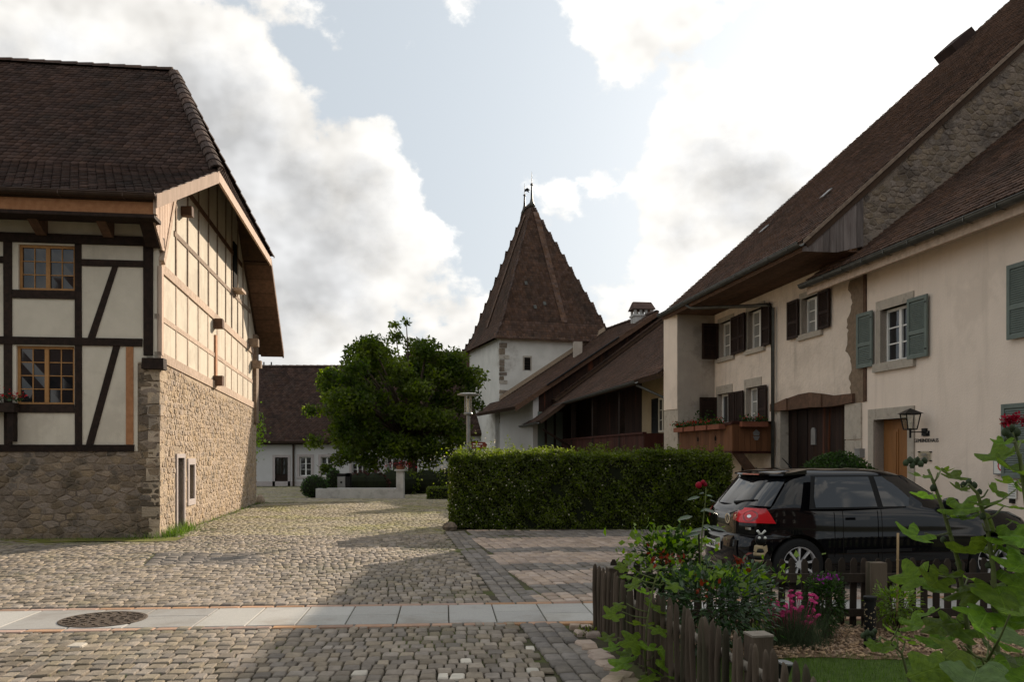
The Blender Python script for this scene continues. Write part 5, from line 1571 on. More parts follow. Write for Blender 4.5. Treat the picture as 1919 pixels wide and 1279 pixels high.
# pale mortared seams running up the middle of the two faces in view
def seam(a, b, w=.20):
    a, b = Vector(a), Vector(b); d = (b - a); n = int(d.length / .17)
    A = []
    for i in range(n):
        p = a.lerp(b, i / n); x = (tr_ if abs((a - b).dot(tl_)) < abs((a - b).dot(tr_)) or True else tl_)
        A.append(p)
    return A
def seam_tiles(e0, e1, t0, fr, w, off):
    a = e0.lerp(e1, fr); up_v = (t0 - a).normalized(); ax = (e1 - e0).normalized(); nz = ax.cross(up_v).normalized()
    n = int((t0 - a).length / .17); out = []
    for i in range(n - 4):
        for j in (-.5, .5):
            out.append(basis(tuple(a + up_v * i * .17 + ax * j * w + nz * off), tuple(ax), tuple(up_v), tuple(nz), (1.1, 1.1, 1.5)))
    return out
mass('seam_field', TILE_V, TILE_F, seam_tiles(K4[0], K4[1], r0 + tr_ * .12 + tl_ * -.02, .60, .17, .065), 'roof_tile_pale', tro)
mass('seam_field', TILE_V, TILE_F, seam_tiles(K4[3], K4[0], r0.lerp(r1, .5), .52, .17, .065), 'roof_tile_pale', tro)
rbk = random.Random(4)
for _ in range(3):
    f, g_ = rbk.uniform(.15, .85), rbk.uniform(.05, .7)
    p = K4[0].lerp(K4[1], f).lerp(r0, g_); up_v = (r0 - K4[0].lerp(K4[1], .5)).normalized(); nz = tr_.cross(up_v)
    mb = MB(); mb.slab([p + tr_ * x * .09 + up_v * y * .12 + nz * .09 for x, y in ((-1, -1), (1, -1), (1, 1), (-1, 1))], .02); mb.build('glass_tile', 'gutter_metal', tro)
for k, (p, h) in enumerate(((r0, 1.75), (r1, 1.45))):
    fi = MB(); fi.lathe(p + Vector((0, 0, -.12)), [(.24, 0), (.13, .25), (.075, .5), (.05, h * .7), (.035, h * .74), (.09, h * .77), (.09, h * .81), (.02, h * .85), (.012, h + .35), (.0, h + .5)], 10)
    fo = fi.build('finial', 'gutter_metal', tow, True)
    if k:
        q = p + Vector((0, 0, h * .93))
        mb = MB(); mb.prism(Fr(q, (1, 0, 0), (0, -1, 0)), [(0, .05), (.18, .16), (.36, .02), (.26, -.02), (.30, -.16), (.14, -.06), (0, -.1)], -.01, .01); mb.build('weather_vane', 'black_metal', fo)

# ------------------------------------------------------------------ long white house at the back of the yard
rear = thing('rear_house', 'long white house with dark tiled roof and pale stone window surrounds behind the tree', 'house', (-12, 57, gz(57)))
YR = 57.0
RF = Fr((0, YR, gz(YR)), (1, 0, 0), (0, -1, 0))
rx = lambda px, Y=YR: (px - 960) / FPX * Y
rh = lambda py, Y=YR: HC + (HOR - py) / FPX * Y - gz(YR)
zE = rh(827)
ops = []
dX = (rx(516), rx(540)); 
wins = [(rx(562), rx(584)), (rx(602), rx(624)), (rx(660), rx(680)), (rx(686), rx(706)), (rx(725), rx(745))]
H0, H1 = rh(893), rh(857)
mb = wall_holes(RF, rx(430), rx(900), 0, zE, [(dX[0], dX[1], -.01, rh(858))] + [(a, b, H0, H1) for a, b in wins], .3)
mb.build('front_wall', 'plaster_rear', rear)
def rframe(a0, a1, h0, h1, sill=True):
    mb = MB(); s = .17
    mb.fbox(RF, a0 - s, a0, h0, h1 + s, -.25, .03).fbox(RF, a1, a1 + s, h0, h1 + s, -.25, .03).fbox(RF, a0, a1, h1, h1 + s, -.25, .03)
    if sill: mb.fbox(RF, a0 - s, a1 + s, h0 - s, h0, -.25, .05)
    mb.build('surround', 'limestone_pink', rear)
for a, b in wins:
    rframe(a, b, H0, H1); window(RF, rear, a, b, H0, H1, -.15, 'white_paint', 'glass_dark', 1, 3, 2, .06)
rframe(dX[0], dX[1], 0, rh(858), False)
mb = MB(); mb.fbox(RF, dX[0], dX[1], .02, .75, -.2, -.12); rd = mb.build('door', 'timber_dark', rear)
window(RF, rear, dX[0], dX[1], .75, rh(858), -.14, 'timber_dark', 'glass_dark', 2, 2, 2, .06, name='door_glazing')
mb = MB(); mb.fbox(RF, rx(430), rx(900), 0, .32, 0, .03); mb.build('plinth', 'limestone_pink', rear)
mb = MB(); mb.tube([RF.P(rx(551), 0, .1), RF.P(rx(551), zE - .3, .1), RF.P(rx(549), zE - .05, .35)], .07, 8); mb.build('downpipe', 'copper_brown', rear)
e0, e1 = RF.P(rx(420), zE - .05, .5), RF.P(rx(905), zE - .05, .5)
zr = HC + (HOR - 688) / FPX * 62.3
t0_, t1_ = Vector((e0.x, 62.3, zr)), Vector((e1.x, 62.3, zr))
mb = MB(); mb.slab([e0, e1, t1_, t0_], .2); mb.slab([t0_, t1_, t1_ + Vector((0, 6, -5.5)), t0_ + Vector((0, 6, -5.5))], .2); rr_ = mb.build('roof', 'soffit', rear)
mass('tile_field', TILE_V, TILE_F, tile_mats(e0, e1, t1_, t0_, 81, .21, .19), 'roof_tile', rr_)
ridge_tiles(rr_, t0_, t1_, .17, .5)
gutter(RF, rear, rx(420), rx(905), zE - .1, .58, .09, 'copper_brown', 8)
mb = MB(); mb.fbox(RF, rx(430), rx(900), zE - .25, zE - .02, .0, .35); mb.build('eaves_board', 'timber_dark', rear)
for px in (495, 509):
    p = Vector((rx(px, 62.3), 62.3, zr)); mb = MB(); mb.tube([p, p + Vector((0, 0, .35))], .05, 6); mb.build('vent_pipe', 'black_metal', rear)
hi = thing('link_building', 'taller tiled roof section joining the white tower behind the tree', 'house', (-3.5, 55, gz(55)))
YL = 54.0
a, b = Vector((rx(760, YL), YL, 3.0)), Vector((rx(925, YL), YL, 3.0))
t0_, t1_ = Vector((rx(760, 60), 60.0, HC + (HOR - 663) / FPX * 60)), Vector((rx(925, 60), 60.0, HC + (HOR - 663) / FPX * 60))
mb = MB(); mb.slab([a, b, t1_, t0_], .2); q = mb.build('roof', 'soffit', hi)
mass('tile_field', TILE_V, TILE_F, tile_mats(a, b, t1_, t0_, 83, .21, .19), 'roof_tile', q)
ridge_tiles(q, t0_, t1_, .17, .5)
LFr = Fr((0, YL + .4, gz(55)), (1, 0, 0), (0, -1, 0))
mb = MB(); mb.fbox(LFr, rx(762, YL), rx(940, YL), -.1, 3.6, -.4, 0); mb.build('front_wall', 'plaster_rear', hi)

# ------------------------------------------------------------------ trough, pillar, bin, shrubs near it
YTR = 33.6
q0, q1 = at(592, 0, YTR).x, at(743, 0, YTR).x
zg = gz(YTR)
tf = Fr((0, YTR, zg), (1, 0, 0), (0, -1, 0))
tro_ = thing('water_trough', 'long low white stone water trough before the tree', 'trough', ((q0 + q1) / 2, YTR, zg))
mb = MB(); mb.fbox(tf, q0, q1, 0, .40, -.14, 0).fbox(tf, q0, q1, 0, .40, -.95, -.81).fbox(tf, q0, q0 + .14, 0, .398, -.81, -.14).fbox(tf, q1 - .14, q1, 0, .398, -.81, -.14); mb.build('basin', 'concrete', tro_)
mb = MB(); mb.fbox(tf, q0 + .14, q1 - .14, .02, .30, -.81, -.14); mb.build('water', 'glass_dark', tro_)
pil = thing('trough_pillar', 'white stone pillar at the trough end with a bowl of red flowers', 'pillar', (q1 + .15, YTR - .1, zg))
mb = MB(); mb.fbox(tf, q1 + .005, q1 + .29, 0, 1.10, -.33, .05, .006); mb.build('shaft', 'concrete', pil)
mb = MB(); mb.fbox(tf, q1 - .06, q1 + .36, 1.10, 1.16, -.40, .12); mb.build('cap', 'concrete', pil)
mb = MB(); mb.lathe(tf.P(q1 + .15, 1.16, -.14), [(.14, 0), (.2, .14), (.0, .12)], 12); mb.build('bowl', 'terracotta', pil)
rr = np.random.default_rng(25)
c = np.array(tf.P(q1 + .15, 1.36, -.14)); leaf_mass('leaves', c + rr.normal(0, 1, (220, 3)) * np.array([.24, .15, .06]), .08, 'leaf_dark_red', pil, rr)
leaf_mass('blossoms', c + rr.normal(0, 1, (60, 3)) * np.array([.26, .15, .06]), .06, 'flower_red', pil, rr)
def shell_pts(c, r, n, rng, thick=.12, flat=0.0):
    d = rng.normal(size=(n, 3)); d /= np.linalg.norm(d, axis=1)[:, None]
    if flat: d[:, 2] = np.abs(d[:, 2])
    return np.array(c) + d * np.array(r) * (1 - rng.uniform(0, thick, n))[:, None]
def ball(name, label, c, r, n, leaf, mat, cat='shrub', seed=1, dome=False, lump=0.0):
    o = thing(name, label, cat, (c[0], c[1], c[2] - (0 if dome else r[2])))
    rg = np.random.default_rng(seed)
    m = MB(); prof = [(.02, -.97), (.45, -.85), (.75, -.6), (.93, -.3), (.96, 0), (.93, .3), (.75, .6), (.45, .85), (.02, .97)]
    if dome: prof = [(.95, .0), (.93, .3), (.75, .6), (.45, .85), (.02, .97)]
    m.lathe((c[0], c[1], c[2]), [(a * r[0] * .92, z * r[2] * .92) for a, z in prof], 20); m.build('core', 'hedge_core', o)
    p = shell_pts(c, r, n, rg, .12, dome)
    if lump: p += (np.sin(p[:, :1] * 9) * np.cos(p[:, 1:2] * 8)) * lump
    leaf_mass('leaves', p, leaf, mat, o, rg)
    return o
ball('round_bush', 'clipped dark round bush standing at the trough end', (rx(590, 34.5), 34.5, .42 + zg), (.55, .5, .50), 1600, .07, 'leaf_box', 'bush', 31)
for k, (px, lab) in enumerate(((622, 'low dark shrub between round bush and grey bin'), (700, 'dark red leaved shrub behind the trough middle'), (672, 'dark red leaved shrub behind the trough beside the bin'))):
    X = rx(px, 36); o = ball('low_shrub', lab, (X, 36.5, .45 + zg), (.65 if k else .4, .4, .6 if k else .75), 700, .10, 'leaf_dark_red' if k else 'leaf_box', 'shrub', 33 + k, lump=.06)
bn = thing('waste_bin', 'grey waste bin with round mark behind the white trough', 'bin', (rx(640, 35.5), 35.5, gz(35.5)))
bf = Fr((rx(640, 35.5), 35.5, gz(35.5)), (1, 0, 0), (0, -1, 0))
mb = MB(); mb.fbox(bf, -.16, .16, 0, .85, -.3, 0); mb.build('body', 'steel_grey', bn)
mb = MB(); mb.fbox(bf, .17, .36, 0, 1.0, -.35, -.02); mb.fbox(bf, -.18, .38, .86, .98, -.35, -.02); mb.build('hood', 'black_metal', bn)
mb = MB(); mb.prism(bf, [(.05 * math.cos(t_ * .7854), .62 + .05 * math.sin(t_ * .7854)) for t_ in range(8)], .0, .006); mb.build('mark', 'ink_black', bn)
# ------------------------------------------------------------------ the big tree
def tube_limb(mb, a, b, r0, r1, n=5, wob=.12, rng=random):
    pts = []
    for i in range(n + 1):
        f = i / n; p = a.lerp(b, f) + Vector((rng.uniform(-wob, wob), rng.uniform(-wob, wob), rng.uniform(-wob, wob) * .5)) * (0 if i in (0, n) else 1)
        pts.append(p)
    mb.tube(pts, [r0 + (r1 - r0) * i / n for i in range(n + 1)], 8)
def tree(name, label, base, cz, rx_, ry_, rz_, n_cl, n_leaf, leaf, mat, seed, trunk_r=.22, top=None, dx=0.0):
    rng = random.Random(seed); rg = np.random.default_rng(seed)
    t_ = thing(name, label, 'tree', base)
    base = Vector(base); cc = Vector((base.x + dx, base.y, cz))
    cl = []
    for i in range(n_cl):
        while True:
            d = Vector((rng.gauss(0, 1), rng.gauss(0, 1), rng.gauss(0, 1))).normalized()
            f = rng.uniform(.35, 1.0) ** .6
            lob = 1 + .13 * math.sin(3 * math.atan2(d.y, d.x) + 1.1) + .10 * math.sin(5 * math.asin(max(-1, min(1, d.z))) + seed)
            p = cc + Vector((d.x * rx_, d.y * ry_, d.z * rz_)) * f * lob
            if d.z < -.9 and f > .9: continue
            break
        cl.append((p, rng.uniform(.42, .95)))
    for p, r in (top or []): cl.append((Vector(p), r))
    mb = MB(); f0 = base + Vector((0, 0, (cz - rz_ * .55) - base.z))
    mb.tube([base + Vector((0, 0, -.1)), base + Vector((.03, 0, .5)), base.lerp(f0, .7) + Vector((.06, .03, 0)), f0], [trunk_r * 1.35, trunk_r, trunk_r * .85, trunk_r * .8], 12)
    mb.build('trunk', 'bark', t_, True)
    mb = MB()
    for p, r in cl[::2]:
        mid = f0.lerp(p, .5) + Vector((0, 0, .25))
        mb.tube([f0 + Vector((0, 0, -.2)), mid, p], [trunk_r * .42, trunk_r * .22, .02], 6)
    mb.build('limbs', 'bark', t_, True)
    P = []
    for p, r in cl:
        k = int(n_leaf * (r / .65) ** 2 / len(cl))
        q = rg.normal(0, 1, (k, 3)); q /= np.linalg.norm(q, axis=1)[:, None]; q *= (rg.uniform(0, 1, k) ** .45)[:, None]
        P.append(np.array(p) + q * np.array([r, r, r * .72]))
    leaf_mass('crown', np.concatenate(P), leaf, mat, t_, rg)
    return t_
YT = 43.0
tb = at(772, 938, YT); zb = gz(YT)
tree('courtyard_tree', 'big broad leafy deciduous tree with dense dark crown in the yard', (tb.x, YT, zb), 4.35, 3.75, 3.4, 3.35, 130, 50000, .19, 'leaf_tree', 12, .26, dx=-1.15,
     top=[(at(742, 632, YT), .5), (at(740, 612, YT), .3), (at(762, 604, YT), .25), (at(690, 645, YT), .5), (at(800, 665, YT), .6), (at(895, 760, YT), .45), (at(880, 740, YT), .6), (at(868, 700, YT), .6), (at(860, 800, YT), .7),
          (at(585, 770, YT), .5), (at(590, 830, YT), .55), (at(612, 880, YT), .4), (at(640, 860, YT), .6), (at(700, 870, YT), .6), (at(620, 700, YT), .5), (at(895, 835, YT), .35)])
# small green at the far corner of the stone house
vp = G.P(30.2, 0, -.2); rr = np.random.default_rng(41)
vi = thing('corner_creeper', 'bright green climbing plant peeping past the far house corner', 'creeper', (vp.x, vp.y, gz(30.2)))
mb = MB(); mb.tube([vp, vp + Vector((.02, 0, 2.6))], [.03, .012], 6); mb.build('stem', 'bark', vi)
leaf_mass('leaves', np.array(vp) + np.array([.12, 0, 2.55]) + rr.normal(0, 1, (300, 3)) * np.array([.14, .2, .45]), .10, 'leaf_bright', vi, rr)
# ------------------------------------------------------------------ hedge
hd = thing('hedge', 'long clipped hedge with small white blossoms between yard and parking bays', 'hedge', (1.7, 19.8, 0))
HX0, HX1, HY0, HY1, HZ = -1.42, 4.95, 19.25, 20.6, 1.70
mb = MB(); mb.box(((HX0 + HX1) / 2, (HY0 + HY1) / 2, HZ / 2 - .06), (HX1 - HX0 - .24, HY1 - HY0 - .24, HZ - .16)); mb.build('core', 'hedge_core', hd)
rg = np.random.default_rng(77)
def hp(n):
    f = rg.uniform(0, 1, n); P = np.zeros((n, 3))
    a, b, c = (HX1 - HX0) * HZ, (HX1 - HX0) * (HY1 - HY0), (HY1 - HY0) * HZ
    w = np.array([a, b, c, c]); w = w / w.sum(); k = rg.choice(4, n, p=w)
    x, y, z = rg.uniform(HX0, HX1, n), rg.uniform(HY0, HY1, n), rg.uniform(.02, HZ, n)
    dp = rg.gamma(1.3, .035, n)
    y = np.where(k == 0, HY0 + dp, y); z = np.where(k == 1, HZ - dp, z); x = np.where(k == 2, HX0 + dp, x); x = np.where(k == 3, HX1 - dp, x)
    bul = .09 * np.sin(x * 2.3 + z * 2) * np.cos(z * 3 + x) + .06 * np.sin(x * 6.1 - z * 5) + .04 * np.sin(x * 15 + z * 13)
    y = np.where(k == 0, y + bul, y); z = np.where(k == 1, z + .06 * np.sin(x * 2.3) + .05 * np.sin(x * 6 + y * 3) + .03 * np.sin(x * 13), z)
    rnd = ((x - HX0) < .25) & (z > HZ - .25); z = np.where(rnd, z - (.25 - (x - HX0)) * .5, z)
    return np.stack([x, y, z], 1)
leaf_mass('leaves', hp(56000), .064, 'leaf_hedge', hd, rg)
# shoots on the top
P = []
for _ in range(520):
    x, y = rg.uniform(HX0 + .05, HX1 - .05), rg.uniform(HY0, HY1); h = abs(rg.normal(.07, .07)) + (.16 if rg.uniform() < .06 else 0)
    for k in range(int(8 + h * 90)): P.append((x + rg.normal(0, .022), y + rg.normal(0, .022), HZ - .02 + rg.uniform(0, 1) * h))
leaf_mass('shoots', np.array(P), .05, 'leaf_hedge', hd, rg)
q = hp(2600); q = q[(q[:, 1] < HY0 + .15) & (q[:, 2] < 1.5)]; pr = np.exp(-(q[:, 0] - HX0) / 1.6) * .55 + .05; q = q[rg.uniform(0, 1, len(q)) < pr]; q[:, 1] -= .05
leaf_mass('blossoms', q, .045, 'flower_white', hd, rg)
mb = MB(); c = (-1.38, 18.95, 0); mb.lathe(c, [(.15, 0), (.16, .09), (.11, .17), (.04, .20), (.0, .20)], 7)
for i, v in enumerate(mb.v): mb.v[i] = (v[0] + random.uniform(-.02, .02), v[1] + random.uniform(-.02, .02), v[2])
tag(mb.build('kerb_stone', 'rubble_shaded_brown', None), 'small rounded brown stone at left foot of the hedge', 'stone')
ob = thing('ornamental_bush', 'pale pinkish flowering bush at foot of the lamp post behind the hedge', 'bush', (-.75, 21.3, 0))
rr = np.random.default_rng(43); leaf_mass('leaves', np.array([-.75, 21.3, 1.25]) + rr.normal(0, 1, (1400, 3)) * np.array([.45, .3, .32]), .06, 'leaf_hedge', ob, rr)
leaf_mass('blossoms', np.array([-.8, 21.2, 1.5]) + rr.normal(0, 1, (420, 3)) * np.array([.42, .28, .18]), .05, 'flower_white', ob, rr)
mb = MB(); mb.tube([(-.75, 21.3, 0), (-.75, 21.3, 1.2)], [.04, .02], 6); mb.build('stem', 'bark', ob)
ball('clipped_dome', 'domed clipped evergreen bush behind the car before the gate', (5.72, 15.0, .55), (.95, .85, 1.20), 12000, .05, 'leaf_box', 'bush', 55, True)
lowh = thing('low_hedge', 'small clipped low hedge beside the tree trunk', 'hedge', (rx(822, 33), 33, gz(33)))
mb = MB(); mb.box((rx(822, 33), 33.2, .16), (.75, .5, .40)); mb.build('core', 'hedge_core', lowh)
rr = np.random.default_rng(45); n = 1800; pp = rr.uniform(-1, 1, (n, 3)); ax_ = rr.integers(0, 3, n); pp[np.arange(n), ax_] = np.sign(pp[np.arange(n), ax_]); leaf_mass('leaves', np.array([rx(822, 33), 33.2, .18]) + pp * np.array([.42, .30, .24]), .06, 'leaf_hedge', lowh, rr)
# shrubs under the tree
for k, (px, Y, r, lab) in enumerate(((745, 39, (1.0, .6, .75), 'dark shrub under the tree behind the pillar'), (800, 40, (.8, .6, .7), 'dark shrub right of the tree trunk'), (850, 42, (1.0, .6, .8), 'dark shrub between tree trunk and hedge end'))):
    ball('yard_shrub', lab, (rx(px, Y), Y, .5 + gz(Y)), r, 900, .12, 'leaf_tree', 'shrub', 61 + k, lump=.1)
# ------------------------------------------------------------------ street lamp with direction sign
LX, LY = -1.07, 20.85
lamp = thing('street_lamp', 'grey post lamp with flat disc top and clear glass cylinder behind the hedge', 'street lamp', (LX, LY, 0))
mb = MB(); mb.lathe((LX, LY, 0), [(.046, 0), (.046, 2.62), (.04, 2.66)], 16); mb.build('post', 'steel_grey', lamp, False)
mb = MB(); mb.lathe((LX, LY, 2.66), [(.10, 0), (.115, .03), (.09, .06), (.0, .06)], 20); mb.build('lamp_base', 'steel_grey', lamp)
mb = MB(); n = 20
for k in range(n):
    a0, a1 = 2 * math.pi * k / n, 2 * math.pi * (k + 1) / n
    mb.quad(*[Vector((LX + .085 * math.cos(a), LY + .085 * math.sin(a), z)) for a, z in ((a0, 2.72), (a1, 2.72), (a1, 3.12), (a0, 3.12))])
mb.build('glass_cylinder', 'lantern_glass', lamp, True)
mb = MB(); mb.lathe((LX, LY, 2.72), [(.03, 0), (.03, .3), (.06, .34), (.0, .35)], 10); mb.build('lamp_core', 'cream_paint', lamp)
mb = MB()
for k in range(4):
    a = k * math.pi / 2 + .4; mb.tube([(LX + .09 * math.cos(a), LY + .09 * math.sin(a), 2.70), (LX + .09 * math.cos(a), LY + .09 * math.sin(a), 3.14)], .008, 5)
mb.build('cage_rod', 'steel_grey', lamp)
mb = MB(); mb.lathe((LX, LY, 3.12), [(.02, 0), (.12, .0), (.26, .02), (.265, .05), (.16, .075), (.04, .085), (.0, .085)], 28); mb.build('disc_hood', 'steel_grey', lamp)
ds = thing('direction_sign', 'brown arrow shaped direction sign fixed to the lamp post', 'sign', (LX + .35, LY - .1, 1.9))
SF = Fr((LX, LY - .10, 0), (1, 0, 0), (0, -1, 0)); zs = HC + (HOR - 835) / FPX * LY
mb = MB(); mb.prism(SF, [(.09, zs - .075), (.42, zs - .075), (.47, zs), (.42, zs + .075), (.09, zs + .075)], 0, .02); mb.build('panel', 'sign_brown', ds)
mb = MB(); mb.prism(SF, [(.44, zs - .075), (.49, zs - .06), (.56, zs), (.49, zs + .06), (.44, zs + .075), (.485, zs)], .0, .018); mb.build('arrow_tip', 'plate_white', ds)
mb = MB()
for r_, ws in ((.028, (.07, .03, .09)), (-.03, (.05, .11))):
    x = .12
    for w in ws: mb.fbox(SF, x, x + w, zs + r_ - .011, zs + r_ + .011, .02, .022); x += w + .02
mb.build('print', 'plate_white', ds)
mb = MB(); mb.fbox(SF, -.08, .10, zs - .02, zs + .02, -.03, .0); mb.build('bracket', 'steel_grey', ds)
# ------------------------------------------------------------------ black hatchback
CO = Vector((2.66, 11.24, .03)); cf = Vector((1, .125, 0)).normalized(); cl_ = Vector((-.125, 1, 0)).normalized()
CM = Matrix(((cf.x, cl_.x, 0, CO.x), (cf.y, cl_.y, 0, CO.y), (0, 0, 1, CO.z), (0, 0, 0, 1)))
car = thing('parked_car', 'black five seat hatchback with red tail lights parked behind the garden fence', 'car', CO + cf * 2.1)
LV = [(.18, .14, 4.03, .80), (.24, .05, 4.14, .85), (.32, .02, 4.18, .872), (.48, .0, 4.20, .88), (.60, .015, 4.19, .88), (.645, .04, 4.175, .88), (.665, .085, 4.15, .878), (.74, .088, 4.11, .876), (.84, .092, 4.02, .872), (.92, .105, 3.85, .864),
      (.975, .145, 3.35, .850), (1.01, .175, 3.02, .842), (1.06, .215, 2.92, .828), (1.16, .30, 2.74, .800), (1.27, .395, 2.55, .768), (1.36, .475, 2.39, .738), (1.41, .50, 2.30, .715), (1.445, .55, 2.20, .675), (1.472, .72, 2.03, .59), (1.49, 1.0, 1.75, .40)]
NE = 4.6
def clv(z):
    for a, b in zip(LV, LV[1:]):
        if a[0] <= z <= b[0]:
            f = (z - a[0]) / (b[0] - a[0]); return tuple(a[i] + (b[i] - a[i]) * f for i in range(1, 4))
    return LV[0][1:] if z < LV[0][0] else LV[-1][1:]
def cpt(th, z, off=0.0):
    xr, xf, w = clv(z); xc, a = (xr + xf) / 2, (xf - xr) / 2
    c, s = math.cos(th), math.sin(th); e = 2 / NE
    return Vector((xc + (a + off) * math.copysign(abs(c) ** e, c), (w + off) * math.copysign(abs(s) ** e, s), z))
def th_rear(y, z):
    w = clv(z)[2]; s = min(1, abs(y) / w) ** (NE / 2); return math.pi + math.asin(s) * (1 if y < 0 else -1)
def th_side(x, z, sgn=-1):
    xr, xf, w = clv(z); xc, a = (xr + xf) / 2, (xf - xr) / 2
    v = (x - xc) / a; c = math.copysign(min(1, abs(v)) ** (NE / 2), v); t_ = math.acos(max(-1, min(1, c)))
    return -t_ if sgn < 0 else t_
def cw(p): return CM @ p
bm = bmesh.new(); NP = 120; rings = []
for L_ in LV:
    # even spacing along the outline
    raw = [cpt(2 * math.pi * k / 2000, L_[0]) for k in range(2000)]
    cum = [0]
    for k in range(2000): cum.append(cum[-1] + (raw[(k + 1) % 2000] - raw[k]).length)
    r_ = []; j = 0
    for k in range(NP):
        tgt = cum[-1] * k / NP
        while cum[j + 1] < tgt: j += 1
        r_.append(bm.verts.new(raw[j]))
    rings.append(r_)
for a, b in zip(rings, rings[1:]):
    for k in range(NP): bm.faces.new((a[k], a[(k + 1) % NP], b[(k + 1) % NP], b[k]))
bm.faces.new(rings[0][::-1]); bm.faces.new(rings[-1])
bm.normal_update()
me = bpy.data.meshes.new('body'); bm.to_mesh(me); bm.free()
me.materials.append(MATS['car_paint']); me.materials.append(MATS['car_trim'])
AX = (.78, 3.36)
tmp = bpy.data.objects.new('body_tmp', me); COL.objects.link(tmp)
cuts = []
for x in AX:
    b2_ = bmesh.new(); bmesh.ops.create_cone(b2_, cap_ends=True, segments=40, radius1=.365, radius2=.365, depth=3.0, matrix=Matrix.Translation((x, 0, .315)) @ Matrix.Rotation(R(90), 4, 'X'))
    m2 = bpy.data.meshes.new('cut'); b2_.to_mesh(m2); b2_.free(); m2.materials.append(MATS['car_trim']); m2.materials.append(MATS['car_trim'])
    for p in m2.polygons: p.material_index = 1
    oc = bpy.data.objects.new('cut', m2); COL.objects.link(oc); cuts.append(oc)
    md = tmp.modifiers.new('b', 'BOOLEAN'); md.object = oc; md.operation = 'DIFFERENCE'; md.solver = 'EXACT'
bpy.context.view_layer.update()
dg = bpy.context.evaluated_depsgraph_get()
me2 = bpy.data.meshes.new_from_object(tmp.evaluated_get(dg))
bpy.data.objects.remove(tmp)
for oc in cuts: bpy.data.objects.remove(oc)
for p in me2.polygons: p.use_smooth = True
me2.transform(Matrix.Translation((-2.1, 0, 0)))
if hasattr(me2, 'set_sharp_from_angle'): me2.set_sharp_from_angle(angle=R(32))
me2.name = 'body'
def cinst(me, name, M4, parent): return inst(me, name, M4, parent)
body = inst(me2, 'body', CM @ Matrix.Translation((2.1, 0, 0)), car)
def cpatch(name, mat, grid, parent, smooth=True):
    """grid: rows of local points"""
    mb = MB(); n, m = len(grid), len(grid[0])
    mb.add([cw(p) for row in grid for p in row], [(i * m + j, i * m + j + 1, (i + 1) * m + j + 1, (i + 1) * m + j) for i in range(n - 1) for j in range(m - 1)])
    return mb.build(name, mat, parent, smooth)
def side_patch(name, mat, z0, z1, xa, xb, off, sgn=-1, nz=8, nxx=8):
    g = []
    for i in range(nz + 1):
        f = i / nz; z = z0 + (z1 - z0) * f; a, b = xa(f), xb(f)
        g.append([cpt(th_side(a + (b - a) * j / nxx, z, sgn), z, off) for j in range(nxx + 1)])
    return cpatch(name, mat, g, body if name != 'x' else car)
for sg_ in (-1, 1):
    side_patch('side_window_trim', 'car_trim', 1.0, 1.405, lambda f: .72 + .10 * f, lambda f: 2.92 - .72 * f ** 1.1, .002, sg_)
    side_patch('rear_side_window', 'car_glass', 1.02, 1.39, lambda f: .77 + .10 * f + .10 * max(0, .35 - f), lambda f: 1.66 - .05 * f, .006, sg_)
    side_patch('front_side_window', 'car_glass', 1.02, 1.39, lambda f: 1.74 - .05 * f, lambda f: 2.80 - .64 * f, .006, sg_)
    side_patch('rub_strip', 'car_trim', .46, .50, lambda f: 1.20, lambda f: 2.95, .010, sg_, 2, 10)
    for x in (1.42, 2.45):
        side_patch('door_handle', 'car_paint', .865, .905, lambda f: x - .1, lambda f: x + .1, .035, sg_, 2, 4)
    for x0, x1 in ((1.155, 1.165), (1.70, 1.71), (2.83, 2.84)):
        side_patch('door_seam', 'dark_void', .36, .985, lambda f: x0, lambda f: x1, .002, sg_, 8, 1)
# rear window, lamps, bumper details
g = []
for i in range(9):
    z = 1.03 + .335 * i / 8; w = .65 - .07 * i / 8
    g.append([cpt(th_rear(w - 2 * w * j / 14, z), z, .006) for j in range(15)])
rw = cpatch('rear_window', 'car_glass', g, body)
for s_g in (-1, 1):
    for nm, y0, x1, z0, z1, m_, o in (('tail_light', .48, .40, .815, 1.0, 'lamp_red', .010), ('tail_light_inner', .40, None, .83, .965, 'lamp_red_dark', .008)):
        g = []
        for i in range(9):
            f = i / 8; z = z0 + (z1 - z0) * f
            ta = th_rear(s_g * (y0 + (.05 if f > .8 or f < .1 else 0)), z)
            tb_ = th_side((x1 + .10 * (1 - f)) if x1 else .2, z, s_g) if x1 else th_rear(s_g * .50, z)
            ta, tb_ = ta % (2 * math.pi), tb_ % (2 * math.pi)
            g.append([cpt(ta + (tb_ - ta) * j / 16, z, o) for j in range(17)])
        tl = cpatch(nm, m_, g, car)
    for (yy, zz, r_, mt) in ((.645, .90, .07, 'lamp_red_dark'), (.645, .90, .020, 'chrome'), (.45, .90, .045, 'lamp_red_dark'), (.45, .90, .014, 'chrome')):
        ctr_ = cpt(th_rear(s_g * yy, zz), zz, .012)
        mb = MB(); ring_ = []
        for k in range(18):
            a = 2 * math.pi * k / 18; z = zz + r_ * math.sin(a); ring_.append(cw(cpt(th_rear(s_g * (yy + r_ * math.cos(a)), z), z, .013 if mt == 'lamp_red_dark' else .016)))
        mb.quad(*ring_); mb.build('lamp_reflector', mt, car)
def rear_quad(name, mat, y0, y1, z0, z1, off, parent=body, n=6, th=0):
    g = [[cpt(th_rear(y0 + (y1 - y0) * j / n, z), z, off) for j in range(n + 1)] for z in (z0, (z0 + z1) / 2, z1)]
    return cpatch(name, mat, g, parent)
rear_quad('bumper_seam', 'dark_void', -.80, .80, .652, .662, .004)
rear_quad('hatch_lower_edge', 'dark_void', -.60, .60, .66, .672, .004)
rear_quad('plate_recess', 'car_trim', -.34, .34, .40, .60, .004)
xp = clv(.5)[0] - .012
